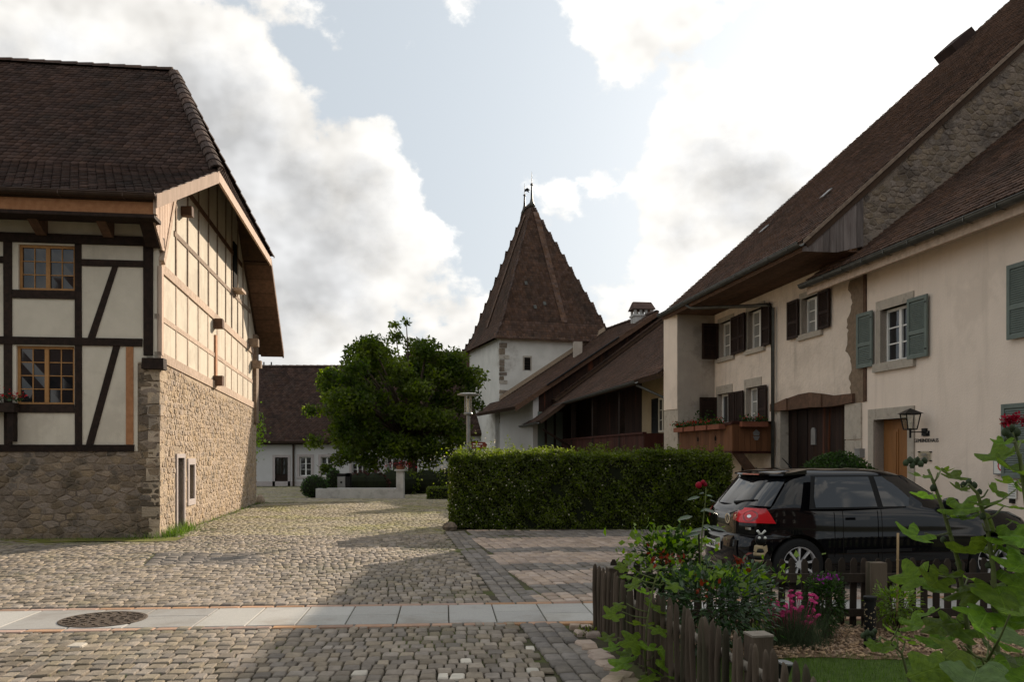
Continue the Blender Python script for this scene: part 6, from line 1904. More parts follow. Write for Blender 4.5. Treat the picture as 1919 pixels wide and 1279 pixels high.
pl = thing('licence_plate', 'white licence plate with two shields on the black car bumper', 'licence plate', cw(Vector((xp, 0, .5))))
PFm = Fr(cw(Vector((xp, 0, 0))), -cl_, -cf)
mb = MB(); mb.fbox(PFm, -.25, .25, .44, .55, 0, .008); mb.build('plate', 'plate_white', pl)
text('BE\u00b7886256', 'plate_number', .098, PFm, 0, .494, .010, 'ink_black', pl, flip=1, ex=.001)
for a, m_ in ((-.222, 'ink_red'), (.222, 'ink_orange')):
    mb = MB(); mb.prism(PFm, [(a - .018, .525), (a - .018, .49), (a, .468), (a + .018, .49), (a + .018, .525)], .008, .010); mb.build('shield', m_, pl)
# round badge
bz = .845; bc = cpt(math.pi, bz, .012); BF = Fr(cw(Vector((bc.x, 0, 0))), -cl_, -cf)
mb = MB()
for k in range(24):
    a0, a1 = 2 * math.pi * k / 24, 2 * math.pi * (k + 1) / 24
    mb.prism(BF, [(r_ * math.cos(a), bz + r_ * math.sin(a)) for r_, a in ((.052, a0), (.065, a0), (.065, a1), (.052, a1))], 0, .012)
for q in ([(-.036, .042), (-.026, .042), (-.002, -.006), (-.010, -.006)], [(.036, .042), (.026, .042), (.002, -.006), (.010, -.006)], [(-.052, .012), (-.043, .016), (-.020, -.045), (-.030, -.042)], [(.052, .012), (.043, .016), (.020, -.045), (.030, -.042)], [(-.020, -.045), (-.013, -.045), (.004, -.004), (-.004, -.004)], [(.020, -.045), (.013, -.045), (-.004, -.004), (.004, -.004)]):
    mb.prism(BF, [(a, bz + b) for a, b in q], .002, .010)
mb.build('badge', 'chrome', body)
rear_quad('model_letters', 'chrome', -.50, -.40, .735, .765, .006)
# spoiler, brake light, wiper, rails, mirror
mb = MB(); pts = []
for j in range(13):
    y = -.60 + 1.2 * j / 12; x = .40 + .10 * (abs(y) / .6) ** 3
    pts.append((x, y))
for j in range(12):
    (x0, y0), (x1, y1) = pts[j], pts[j + 1]
    mb.hexa([cw(Vector(q)) for q in ((x0, y0, 1.402), (x1, y1, 1.402), (.85, y1 * .95, 1.42), (.85, y0 * .95, 1.42), (x0 + .01, y0, 1.425), (x1 + .01, y1, 1.425), (.85, y1 * .95, 1.477), (.85, y0 * .95, 1.477))])
mb.build('roof_spoiler', 'car_paint', body)
mb = MB(); mb.hexa([cw(Vector(q)) for q in ((.394, -.2, 1.404), (.394, .2, 1.404), (.42, .2, 1.404), (.42, -.2, 1.404), (.399, -.2, 1.42), (.399, .2, 1.42), (.42, .2, 1.42), (.42, -.2, 1.42))]); mb.build('brake_light', 'lamp_red_dark', body)
w0 = cpt(math.pi, 1.05, .03); w1 = cpt(th_rear(-.36, 1.10), 1.10, .02)
mb = MB(); mb.tube([cw(w0), cw(w1)], [.022, .010], 6); mb.tube([cw(cpt(th_rear(.02, 1.06), 1.06, .018)), cw(cpt(th_rear(-.42, 1.10), 1.10, .012))], .008, 5); mb.build('rear_wiper', 'car_trim', body)
for s_g in (-1, 1):
    yy = .98 * s_g
    mb = MB(); mb.lathe((0, 0, 0), [(.02, -.09), (.09, -.07), (.115, 0), (.09, .07), (.02, .09)], 12)
    mb.v = [tuple(cw(Vector((2.62 + v[0] * .7, yy + v[1] * 1.1, 1.04 + v[2])))) for v in mb.v]; mb.build('wing_mirror', 'car_paint', body, True)
    mb = MB(); mb.tube([cw(Vector((2.62, .80 * s_g, 1.0))), cw(Vector((2.62, .92 * s_g, 1.02)))], .03, 6); mb.build('mirror_arm', 'car_trim', body)
mb = MB(); mb.tube([cw(Vector((1.02, 0, 1.47))), cw(Vector((.86, 0, 1.62)))], [.012, .005], 5); mb.build('aerial', 'car_trim', body)
# wheels
def wheel(x, s_g):
    ctr_ = Vector((x, s_g * .765, .315))
    tm = MB(); prof = [(.215, -.09), (.285, -.10), (.312, -.07), (.315, 0), (.312, .07), (.285, .10), (.215, .09)]
    n = 40; vs, fs_ = [], []
    for (r_, d) in prof:
        for k in range(n):
            a = 2 * math.pi * k / n; vs.append(cw(ctr_ + Vector((r_ * math.cos(a), d, r_ * math.sin(a)))))
    for i in range(len(prof) - 1):
        for k in range(n): fs_.append((i * n + k, i * n + (k + 1) % n, (i + 1) * n + (k + 1) % n, (i + 1) * n + k))
    tm.add(vs, fs_); wh_ = tm.build('wheel', 'tyre', car, True)
    rim = MB(); out = s_g * .085
    def rp(r_, a, d): return cw(ctr_ + Vector((r_ * math.cos(a), d, r_ * math.sin(a))))
    for k in range(n):
        a0, a1 = 2 * math.pi * k / n, 2 * math.pi * (k + 1) / n
        for (ra, da, rb_, db) in ((.222, out, .205, out), (.205, out, .198, out - s_g * .03), (.198, out - s_g * .03, .198, -out)):
            rim.quad(rp(ra, a0, da), rp(ra, a1, da), rp(rb_, a1, db), rp(rb_, a0, db))
    for k in range(9):
        a = 2 * math.pi * k / 9 + .17
        for h0, h1, w0_, w1_ in ((.045, .202, .10, .055),):
            pa = [rp(h0, a - w0_ * 1.6, out - s_g * .012), rp(h0, a + w0_ * 1.6, out - s_g * .012), rp(h1, a + w1_ * 1.25, out - s_g * .008), rp(h1, a - w1_ * 1.25, out - s_g * .008)]
            dv_ = (cl_ * -s_g) * .035
            rim.hexa([p + dv_ for p in pa] + pa)
    rim.build('rim', 'alloy', wh_)
    hub = MB(); hub.quad(*[rp(.05, 2 * math.pi * k / 14, out - s_g * .004) for k in range(14)]); hub.build('hub_cap', 'alloy', wh_)
    dk = MB(); dk.quad(*[rp(.198, 2 * math.pi * k / 24, out - s_g * .075) for k in range(24)]); dk.build('brake_disc', 'car_trim', wh_)
for x in AX:
    for s_g in (-1, 1): wheel(x, s_g)

# ------------------------------------------------------------------ garden
FD = Vector((.166, -1, 0)).normalized(); FN = Vector((-1, -.166, 0)).normalized()
gpoly = [(.86, 8.25), (7.5, 8.45), (7.5, 2.2), (1.85, 2.2)]
mb = MB(); mb.add([(x, y, .012) for x, y in gpoly], [(0, 3, 2, 1)]); lw = mb.build('garden_lawn', 'lawn', None); lw['kind'] = 'structure'
mb = MB(); mb.add([(x, y, .018) for x, y in [(.95, 8.2), (7.4, 8.4)] + [(7.4 - .25 * k_, 7.05 + .05 * math.sin(k_ * 1.7) + .03 * math.sin(k_ * .6)) for k_ in range(26)]], [list(range(28))[::-1]]); cbd = mb.build('chip_bed', 'chip_bed', None); cbd['kind'] = 'structure'
rg = np.random.default_rng(90); A = []
for _ in range(5200):
    x = rg.uniform(1.1, 6.5); y = rg.uniform(6.95, 8.3)
    if y < 7.03 + .06 * math.sin(x * 5) + rg.normal(0, .07): continue
    m = Matrix.Translation((x, y, .026 + rg.uniform(0, .026))) @ Euler((rg.normal(0, .35), rg.normal(0, .35), rg.uniform(0, 6.28))).to_matrix().to_4x4() @ Matrix.Diagonal((rg.uniform(.02, .055), rg.uniform(.010, .024), .007, 1)); A.append(np.array(m))
CBV = [(-.5, -.5, -.5), (.5, -.5, -.5), (.5, .5, -.5), (-.5, .5, -.5), (-.5, -.5, .5), (.5, -.5, .5), (.5, .5, .5), (-.5, .5, .5)]
CBF = [(4, 5, 6, 7), (0, 1, 5, 4), (1, 2, 6, 5), (2, 3, 7, 6), (3, 0, 4, 7)]
wc = mass('wood_chips', CBV, CBF, A, 'wood_chip'); tag(wc, 'pale brown wood chip mulch covering the flower bed', 'mulch')
P, Hh = [], []
for _ in range(42000):
    y = rg.uniform(3.2, 7.25); x = rg.uniform(.80 + (8.1 - y) * .166 + .05, min(5.2, y * .64 + .3))
    if y > 7.05 + .06 * math.sin(x * 5) + rg.normal(0, .03): continue
    P.append(Vector((x, y, .012))); Hh.append(rg.uniform(.03, .075))
gr = blades('lawn_grass', P, Hh, 'grass_blade', None, 91, .22); tag(gr, 'short mown green lawn inside the picket fence', 'grass')
# picket fences
def picket_mesh(name, mat, w, th, h, rng, rnd):
    mb = MB(); n = 8
    if rnd:
        vs, fs_ = [], []
        lv = [(0, 1.0), (h * .3, .97), (h * .65, 1.0), (h * .9, .95), (h * .97, .62), (h, .16)]
        ox, oy = [rng.uniform(-.006, .006) for _ in lv], [rng.uniform(-.006, .006) for _ in lv]
        for i, (z, s_) in enumerate(lv):
            for k in range(n):
                a = 2 * math.pi * k / n; vs.append((ox[i] + w / 2 * s_ * math.cos(a) * rng.uniform(.93, 1.06), oy[i] + th / 2 * s_ * math.sin(a) * rng.uniform(.93, 1.06), z))
        for i in range(len(lv) - 1):
            for k in range(n): fs_.append((i * n + k, i * n + (k + 1) % n, (i + 1) * n + (k + 1) % n, (i + 1) * n + k))
        fs_.append([(len(lv) - 1) * n + k for k in range(n)])
        mb.add(vs, fs_)
    else:
        F0 = Fr((0, 0, 0), (1, 0, 0), (0, -1, 0)); j = rng.uniform(-.004, .004)
        mb.prism(F0, [(-w / 2, 0), (w / 2, 0), (w / 2 + j, h - .035), (.012, h), (-.012, h), (-w / 2 + j, h - .035)], -th / 2, th / 2)
    me, _ = mb.mesh(name, mat, rnd, Vector((0, 0, 0)))
    return me
frng = random.Random(17)
fb_ = thing('rear_fence', 'dark weathered flat picket fence between the flower bed and the black car', 'fence', (3.5, 8.3, 0))
pm = [picket_mesh('picket', 'picket_dark', .062, .02, .655, frng, False) for _ in range(4)]
x = .98
while x < 7.2:
    yb_ = 8.24 + .03 * (x - .8) * .6
    m = Matrix.Translation((x, yb_ + .035, .02)) @ Euler((frng.uniform(-.015, .015), frng.uniform(-.02, .02), 0)).to_matrix().to_4x4() @ Matrix.Diagonal((1, 1, frng.uniform(.98, 1.02), 1))
    inst(frng.choice(pm), 'picket', m, fb_); x += .117
for z0, z1 in ((.46, .545), (.13, .20)):
    mb = MB(); mb.hexa([Vector(q) for q in ((.9, 8.20, z0), (7.2, 8.31, z0), (7.2, 8.352, z0), (.9, 8.242, z0), (.9, 8.20, z1), (7.2, 8.31, z1), (7.2, 8.352, z1), (.9, 8.242, z1))]); mb.build('rail', 'picket_dark', fb_)
for px in (1641, 1990):
    X = (px - 960) / FPX * 8.15; mb = MB(); mb.box((X, 8.13, .335), (.155, .12, .67), .02); mb.build('post', 'picket', fb_)
sf = thing('side_fence', 'grey weathered half round picket fence running along the cobbles towards the viewer', 'fence', (1.2, 5.8, 0))
pr_ = [picket_mesh('picket', 'picket', .048, .040, .64, frng, True) for _ in range(7)]
s_ = 0.0
c0 = Vector((.80, 8.12, 0))
i = 0
while s_ < 5.9:
    p = c0 + FD * s_
    m = Matrix.Translation((p.x, p.y, .0)) @ Euler((frng.uniform(-.03, .03), frng.uniform(-.03, .03), frng.uniform(0, 6.3) * 0 + .16)).to_matrix().to_4x4() @ Matrix.Diagonal((frng.uniform(.85, 1.1), frng.uniform(.85, 1.1), frng.uniform(.96, 1.05), 1))
    inst(frng.choice(pr_), 'picket', m, sf); s_ += .102 + frng.uniform(-.008, .010); i += 1
for z in (.46, .15):
    mb = MB(); a, b = c0 - FN * .045, c0 + FD * 5.9 - FN * .045
    n = 10
    mb.tube([a.lerp(b, k / n) + Vector((0, 0, z + random.uniform(-.008, .008))) for k in range(n + 1)], [.03 + random.uniform(-.004, .004) for _ in range(n + 1)], 7); mb.build('rail', 'rail_pale', sf, True)
for s_p in (.12, 3.15, 5.6):
    p = c0 + FD * s_p - FN * .14
    mb = MB(); mb.box((p.x, p.y, .315), (.125, .125, .63), .16); q = mb.build('post', 'picket', sf)
    mb = MB(); mb.box((p.x, p.y, .637), (.132, .132, .012), .16); mb.build('post_top', 'rail_pale', sf)
# border stones at the foot of the fence
brng = random.Random(6)
ORD = ['first', 'second', 'third', 'fourth', 'fifth', 'sixth', 'seventh', 'eighth', 'ninth', 'tenth', 'eleventh', 'twelfth', 'thirteenth']
for k, (px, py, w) in enumerate(((1078, 1181, .15), (1100, 1183, .14), (1090, 1193, .16), (1112, 1196, .15), (1098, 1214, .2), (1106, 1222, .2), (1122, 1232, .19), (1128, 1241, .2), (1140, 1254, .21), (1152, 1262, .2), (1163, 1276, .22), (1150, 1284, .2), (1186, 1290, .2))):
    p = gp(px, py)
    o = inst(cob_inst(k % len(COB8), 'cobble_pink'), 'border_stone', Matrix.Translation((p.x, p.y, .0)) @ Euler((brng.uniform(-.06, .06), brng.uniform(-.06, .06), brng.uniform(-.5, .5))).to_matrix().to_4x4() @ Matrix.Diagonal((w * brng.uniform(.7, .95), w * brng.uniform(.75, 1.1), .05, 1)), None); tag(o, ORD[k] + ' rounded pinkish border stone from the granite strip along the side fence', 'stone', 'border stones along the side fence')
# ---- leaves
def palm_leaf(lobes, rng, depth=.30, n=30, cup=.12):
    vs = [(0, .42, .0)]; fs_ = []
    for ringf in (.5, 1.0):
        for k in range(n):
            th = -math.pi + 2 * math.pi * (k + .5) / n
            r_ = .52 * (1 - depth + depth * abs(math.cos(lobes * th / 2))) * (1 - .35 * max(0, (abs(th) - 2.2)) / .94)
            if abs(th) > 2.85: r_ *= .55
            r_ *= (1 + .05 * math.sin(th * 11 + rng.random())) if ringf == 1 else 1
            r_ *= ringf
            z = cup * r_ * r_ * 2 + .035 * math.cos(lobes * th) * ringf - .10 * max(0, r_ * math.cos(th)) ** 2 + rng.uniform(-.012, .012)
            vs.append((r_ * math.sin(th), .42 + r_ * math.cos(th), z))
    for k in range(n):
        fs_.append((0, 1 + k, 1 + (k + 1) % n)); fs_.append((1 + k, 1 + n + k, 1 + n + (k + 1) % n, 1 + (k + 1) % n))
    return vs, fs_
prng = random.Random(23)
def mk_leaf(mat, lobes, depth):
    v, f = palm_leaf(lobes, prng, depth, cup=prng.uniform(-.25, .3)); me = bpy.data.meshes.new('leaf'); me.from_pydata(v, [], f); me.materials.append(MATS[mat]); me.polygons.foreach_set('use_smooth', [True] * len(f)); me.update(); return me
HL = [mk_leaf('leaf_veined', 5, .58) for _ in range(5)] + [mk_leaf('leaf_veined', 5, .42) for _ in range(2)]
HLG = [mk_leaf('leaf_veined_grey', 5, .28) for _ in range(3)]
def put_leaf(plant, mesh_set, c, size, att, rng, tilt=None, pet=None):
    """leaf blade centred near c, petiole from att"""
    c = Vector(c); d = (c - att); d.z *= .5
    if d.length < 1e-3: d = Vector((rng.uniform(-1, 1), rng.uniform(-1, 1), 0))
    y = d.normalized(); y.z -= rng.uniform(.05, .45); y.normalize()
    up_ = Vector((rng.uniform(-.45, .45), -rng.uniform(.15, .95), 1.0)).normalized()
    x = y.cross(up_).normalized(); z = x.cross(y)
    base = c - y * size * .42
    m = Matrix(((x.x, y.x, z.x, base.x), (x.y, y.y, z.y, base.y), (x.z, y.z, z.z, base.z), (0, 0, 0, 1))) @ Matrix.Diagonal((size, size, size, 1))
    inst(rng.choice(mesh_set), 'leaf', m, plant)
    if pet is not None:
        mid = att.lerp(base, .55) + Vector((0, 0, -.012)); pet.tube([att, mid, base], [.006, .004, .0035], 5)
def hollyhock(name, label, Y, stem, leaves, rng, r0=.016, leafset=HL, dY=.18, buds=(), flowers=(), zground=0.0, group=None):
    pts = [at(px, py, Y) for px, py in stem]
    b0 = Vector((pts[0].x, pts[0].y, zground))
    pl_ = thing(name, label, 'plant', b0, group)
    full = [b0] + [p for p in pts if p.z > .03]
    mb = MB(); n = len(full); mb.tube(full, [r0 * (1 - .6 * i / max(1, n - 1)) for i in range(n)], 8); mb.build('stem', 'stem_green', pl_, True)
    pet = MB()
    for (px, py, w) in leaves:
        yy = Y + rng.uniform(-dY, dY); c = at(px, py, yy)
        if c.z < .05: c.z = .05
        best, bd = full[0], 9
        for a, b in zip(full, full[1:]):
            for k in range(7):
                q = a.lerp(b, k / 6); dd = (q - c).length + max(0, q.z - c.z) * .4
                if dd < bd: best, bd = q, dd
        put_leaf(pl_, leafset, c, w * yy / FPX * 1.02, best, rng, None, pet)
    if pet.v: pet.build('petioles', 'stem_green', pl_, True)['kind'] = 'stuff'
    for (px, py, w) in buds:
        c = at(px, py, Y + rng.uniform(-.03, .03)); r_ = w * Y / FPX / 2
        mb = MB(); mb.lathe(c - Vector((0, 0, r_)), [(.01, 0), (r_ * .8, r_ * .4), (r_, r_), (r_ * .7, r_ * 1.6), (r_ * .12, r_ * 2.1)], 8); mb.build('bud', 'leaf_grey', pl_, True)
    for (px, py, w, m_) in flowers:
        c = np.array(at(px, py, Y - .03)); r_ = w * Y / FPX / 2; rgf = np.random.default_rng(int(px))
        leaf_mass('flower', c + rgf.normal(0, 1, (60, 3)) * r_ * .42, r_ * .75, m_, pl_, rgf)
    return pl_
hr = random.Random(31)
hollyhock('hollyhock', 'tall hollyhock with single thick stem and bud cluster before the oak door', 4.1, [(1830, 1400), (1815, 1190), (1798, 1060), (1772, 970), (1752, 910), (1740, 880)],
          [(1716, 1005, 78), (1738, 928, 58), (1727, 893, 46), (1786, 893, 60), (1800, 956, 84), (1803, 972, 60), (1712, 1082, 82), (1756, 1090, 74), (1776, 1078, 60), (1752, 1104, 66), (1764, 1172, 74), (1742, 1150, 50), (1768, 882, 36), (1818, 1086, 50), (1838, 1115, 100), (1800, 1180, 90), (1760, 1205, 80)], hr,
          buds=((1698, 868, 12), (1706, 863, 13), (1716, 866, 14), (1726, 870, 12), (1710, 873, 11), (1733, 864, 12), (1750, 915, 14), (1768, 1012, 12), (1797, 1057, 14), (1720, 861, 9)))
hollyhock('hollyhock', 'hollyhock with broad leaves leaning in front of the car bonnet', 3.9, [(1880, 1420), (1868, 1190), (1862, 1070), (1850, 985), (1832, 925), (1815, 908)],
          [(1868, 998, 112), (1832, 1034, 108), (1897, 952, 64), (1893, 1012, 84), (1866, 924, 48), (1916, 922, 46), (1905, 1042, 80), (1824, 1108, 104), (1876, 1120, 118), (1905, 1100, 100), (1845, 945, 60), (1870, 1045, 80), (1915, 985, 60), (1800, 915, 40), (1850, 1150, 110), (1890, 1165, 110)], hr,
          buds=((1806, 909, 12), (1816, 904, 12), (1826, 910, 13), (1836, 922, 11), (1842, 968, 13), (1852, 1060, 12)))
hollyhock('hollyhock', 'hollyhock with dark red flower on top at the picture edge', 3.7, [(1950, 1400), (1940, 1100), (1926, 960), (1912, 860), (1897, 812)],
          [(1876, 857, 82), (1905, 885, 92), (1880, 830, 40), (1915, 830, 50), (1925, 1010, 90), (1900, 905, 60), (1912, 1060, 90), (1930, 930, 70)], hr,
          buds=((1885, 810, 16), (1896, 804, 18), (1906, 810, 16), (1893, 818, 14), (1902, 822, 14), (1888, 825, 12)), flowers=((1892, 787, 22, 'flower_dark_red'), (1903, 783, 20, 'flower_dark_red'), (1884, 794, 16, 'flower_dark_red'), (1919, 789, 16, 'flower_dark_red')))
hollyhock('hollyhock_clump', 'clump of large grey green hollyhock leaves at the lower picture corner', 3.3, [(1850, 1500), (1850, 1300), (1850, 1240)],
          [(1795, 1218, 95), (1856, 1196, 110), (1905, 1205, 105), (1750, 1255, 100), (1830, 1262, 120), (1900, 1268, 120), (1785, 1285, 120), (1865, 1290, 125), (1880, 1238, 100), (1915, 1150, 85)], hr, .02, HL + HLG, .3)
hollyhock('young_hollyhock', 'young hollyhock with bud cluster leaning over the lawn', 4.4, [(1730, 1420), (1705, 1279), (1690, 1225), (1668, 1205), (1650, 1195)],
          [(1652, 1214, 52), (1682, 1190, 62), (1712, 1172, 66), (1640, 1210, 40), (1668, 1220, 44), (1700, 1205, 50)], hr, .010, buds=((1618, 1192, 11), (1626, 1187, 12), (1634, 1190, 12), (1628, 1197, 11), (1640, 1184, 10)))
hollyhock('fence_hollyhock', 'broad leaved hollyhock growing through the side fence pickets', 6.2, [(1215, 1330), (1208, 1230), (1214, 1160), (1226, 1095), (1235, 1070)],
          [(1235, 1066, 38), (1190, 1097, 44), (1228, 1140, 58), (1167, 1064, 32), (1150, 1153, 46), (1202, 1172, 60), (1140, 1197, 42), (1190, 1202, 60), (1216, 1214, 46), (1170, 1243, 66), (1249, 1240, 60), (1263, 1213, 34), (1272, 1270, 44), (1216, 1270, 44), (1262, 1098, 40), (1176, 1080, 34), (1210, 1112, 40), (1245, 1085, 36), (1160, 1135, 34), (1180, 1225, 50), (1235, 1180, 44), (1150, 1215, 40), (1225, 1255, 50)], hr, .011, HL, .15)
# ---- shrubs of the flower bed
OV = [(0, 0, 0), (.20, .30, .05), (.17, .70, .05), (0, 1, -.03), (-.17, .70, .05), (-.20, .30, .05), (0, .35, -.02), (0, .7, -.02)]
OF = [(0, 1, 6), (1, 2, 7, 6), (2, 3, 7), (3, 4, 7), (4, 5, 6, 7), (5, 0, 6)]
def shrub(name, label, c, r, n, leaf, mat, seed, cat='shrub', extra=(), zb=0.0, upb=.5):
    o = thing(name, label, cat, (c[0], c[1], zb)); rg_ = np.random.default_rng(seed)
    d = rg_.normal(size=(n, 3)); d /= np.linalg.norm(d, axis=1)[:, None]; f = rg_.uniform(.15, 1, n) ** .5
    lob = 1 + .18 * np.sin(3 * np.arctan2(d[:, 1], d[:, 0]) + seed) + .12 * np.sin(4 * d[:, 2] * 3)
    p = np.array(c) + d * np.array(r) * (f * lob)[:, None]; p[:, 2] = np.maximum(p[:, 2], zb + .03)
    A = []
    for i in range(n):
        y = Vector(d[i]) * .8 + Vector((rg_.normal(0, .4), rg_.normal(0, .4), rg_.normal(0, .25))); y.normalize()
        u_ = Vector((rg_.normal(0, .35), rg_.normal(0, .35), 1)).normalized(); x = y.cross(u_).normalized(); z = x.cross(y)
        s_ = leaf * rg_.uniform(.6, 1.25); A.append(basis(tuple(p[i]), tuple(x), tuple(y), tuple(z), (s_, s_, s_)))
    mass('leaves', OV, OF, A, mat, o, None)
    mb = MB()
    for k in range(9):
        q = Vector(p[rg_.integers(0, n)]); mb.tube([(c[0] + rg_.normal(0, .04), c[1] + rg_.normal(0, .04), zb), Vector((c[0], c[1], zb)).lerp(q, .5) + Vector((0, 0, .05)), q], [.009, .006, .003], 5)
    mb.build('stems', 'stem_brown', o, True)
    for (nm, m_, cc, rr_, k, sz) in extra:
        leaf_mass(nm, np.array(cc) + rg_.normal(0, 1, (k, 3)) * np.array(rr_), sz, m_, o, rg_, 'stuff')
    return o
def gpos(px, py, Y): v = at(px, py, Y); return (v.x, v.y, v.z)
shrub('rose_bush', 'dark glossy leaved rose bush with rust red young leaves behind the side fence', gpos(1335, 1135, 6.9), (.46, .44, .35), 2100, .064, 'leaf_rose', 3, 'rose bush',
      extra=(('young_leaves', 'leaf_red', gpos(1388, 1052, 6.9), (.035, .03, .035), 16, .055), ('rust_leaves', 'leaf_red', gpos(1325, 1098, 6.6), (.05, .04, .035), 16, .05), ('bright_leaves', 'leaf_bright', gpos(1350, 1078, 6.9), (.26, .18, .05), 240, .058)))
shrub('rose_bush', 'second rose bush low beside the flat pickets with pale glossy leaves', gpos(1400, 1115, 7.3), (.26, .26, .28), 800, .060, 'leaf_rose', 4, 'rose bush', extra=(('bright_leaves', 'leaf_bright', gpos(1425, 1120, 7.2), (.08, .1, .08), 40, .06),))
shrub('leafy_shrub', 'upright bright green shrub with red leaf tuft at the fence corner', gpos(1258, 1060, 7.6), (.32, .30, .33), 1500, .062, 'leaf_box', 5, extra=(('bright_tips', 'leaf_bright', gpos(1258, 1020, 7.6), (.20, .15, .08), 300, .07), ('red_leaves', 'leaf_red', gpos(1245, 1048, 7.2), (.07, .05, .04), 34, .055), ('lower_leaves', 'leaf_bright', gpos(1190, 1060, 7.4), (.10, .1, .08), 60, .06)))
rst = thing('climbing_rose', 'slender rose shoot on a stake with dark red buds rising before the hedge', 'rose', gpos(1312, 1100, 7.0)[:2] + (0,))
p_ = [at(1318, 1330, 7), at(1312, 1080, 7), at(1316, 1000, 7), at(1322, 945, 7), at(1324, 912, 7)]; p_[0].z = 0
mb = MB(); mb.tube(p_, [.008, .007, .006, .005, .003], 6); mb.build('shoot', 'stem_green', rst, True)
mb = MB(); mb.tube([at(1316, 1330, 7.05) * 1, at(1310, 1000, 7.05)], .007, 6); mb.v = [(v[0], v[1], max(v[2], 0)) for v in mb.v]; mb.build('stake', 'picket_dark', rst)
A = []
orng = random.Random(2)
for px, py, sx, w in ((1300, 935, -1, 26), (1332, 960, 1, 34), (1322, 957, -1, 20), (1284, 972, -1, 30), (1345, 992, 1, 34), (1308, 995, -1, 30), (1330, 990, 1, 30), (1300, 1003, -1, 28), (1336, 940, 1, 16), (1330, 930, 1, 12), (1315, 925, -1, 12)):
    c = at(px, py, 7 + orng.uniform(-.05, .05)); y = Vector((sx, orng.uniform(-.5, .5), -.25)).normalized(); u_ = Vector((orng.uniform(-.3, .3), -.4, 1)).normalized(); x = y.cross(u_).normalized(); z = x.cross(y); s_ = w * 7 / FPX
    A.append(basis(tuple(c - y * s_ * .5), tuple(x), tuple(y), tuple(z), (s_ * 1.3, s_, s_)))
mass('leaves', OV, OF, A, 'leaf_rose', rst, None)
for px, py, w in ((1310, 910, 13), (1318, 905, 10), (1322, 909, 9)):
    c = at(px, py, 7); r_ = w * 7 / FPX / 2; mb = MB(); mb.lathe(c - Vector((0, 0, r_)), [(.004, 0), (r_ * .8, r_ * .4), (r_, r_), (r_ * .8, r_ * 1.6), (r_ * .2, r_ * 2)], 8); mb.build('rose_bud', 'flower_dark_red', rst, True)
# pinks
dp = gpos(1484, 1192, 7.5); di = thing('pinks', 'bushy pinks covered in small magenta flowers on the wood chips', 'flowers', (dp[0], dp[1], .03))
rg = np.random.default_rng(71)
P = [Vector((dp[0] + rg.normal(0, .14), dp[1] + rg.normal(0, .11), .03)) for _ in range(2600)]
blades('foliage', P, [rg.uniform(.16, .42) for _ in P], 'leaf_grey', di, 72, .07, None)
for k in range(58):
    px, py = rg.uniform(1436, 1535), rg.uniform(1108, 1172) + 0; py += .004 * (px - 1484) ** 2 * .4
    c = at(px, py, 7.5 + rg.uniform(-.12, .12)); nb_ = Vector((rg.normal(0, .4), -.6 + rg.normal(0, .3), 1)).normalized(); x = nb_.cross(Vector((0, 1, .2))).normalized(); y = nb_.cross(x)
    mb = MB(); r_ = .022 * rg.uniform(.8, 1.2)
    for j in range(6):
        a = 2 * math.pi * j / 6; d1 = (x * math.cos(a) + y * math.sin(a)); d2 = (x * math.cos(a + .6) + y * math.sin(a + .6)); d3 = (x * math.cos(a - .6) + y * math.sin(a - .6))
        mb.quad(c, c + d3 * r_ * .8 + nb_ * .006, c + d1 * r_ * 1.15 + nb_ * .002, c + d2 * r_ * .8 + nb_ * .006)
    mb.quad(*[c + nb_ * .01 + (x * math.cos(a) + y * math.sin(a)) * r_ * .6 for a in (0, 1.05, 2.1, 3.14, 4.19, 5.24)])
    mb.tube([c, Vector((c.x * .6 + dp[0] * .4, c.y * .6 + dp[1] * .4, max(.1, c.z - .25)))], .002, 4)
    mb.build('blossom', 'flower_pink', di)
pb = gpos(1548, 1140, 7.75)
shrub('flowering_bush', 'small dense green bush with purple flowers on top and bare woody foot', (pb[0], pb[1], .36), (.19, .16, .26), 1700, .045, 'leaf_box', 6, 'bush', extra=(('blossoms', 'flower_purple', gpos(1556, 1082, 7.7), (.05, .05, .014), 30, .035), ('blossoms', 'flower_purple', gpos(1535, 1088, 7.7), (.02, .03, .01), 8, .035)))
ps_ = gpos(1680, 1140, 7.85)
shrub('bed_shrub', 'low spreading shrub with yellowish leaves beside the fence post', (ps_[0], ps_[1], .32), (.22, .16, .19), 700, .05, 'leaf_hollyhock', 7)
shrub('bed_seedlings', 'small green seedlings between rose bush and magenta pinks', gpos(1415, 1185, 7.5), (.16, .12, .05), 120, .045, 'leaf_bright', 8)
shrub('fence_foot_plant', 'small leafy weed at the outer foot of the side fence corner', gpos(1103, 1195, 8.0), (.12, .12, .10), 200, .04, 'leaf_hedge', 9)
ground_rng = random.Random(44)
for k, (px, py, Y, n, lab) in enumerate(((1530, 1245, 4.9, 9, 'leafy rosette on the lawn nearest the side fence'), (1590, 1250, 4.7, 12, 'broad leaf clump in the middle of the lawn edge'), (1650, 1262, 4.5, 8, 'broad leaf clump on the lawn below the young hollyhock'), (1470, 1215, 5.6, 6, 'blue green leaf rosette beside the tilted black lamp'))):
    b = at(px, py, Y); pl_ = thing('leaf_rosette', lab, 'plant', (b.x, b.y, .012)); pet = MB()
    for j in range(n):
        a = 2 * math.pi * j / n + ground_rng.uniform(-.3, .3); rr_ = ground_rng.uniform(.06, .20); c = Vector((b.x + math.cos(a) * rr_, b.y + math.sin(a) * rr_ * .7, ground_rng.uniform(.06, .24)))
        put_leaf(pl_, HL if k != 3 else HLG, c, ground_rng.uniform(.10, .17), Vector((b.x, b.y, .02)), ground_rng, None, pet)
    pet.build('petioles', 'stem_green', pl_, True)['kind'] = 'stuff'
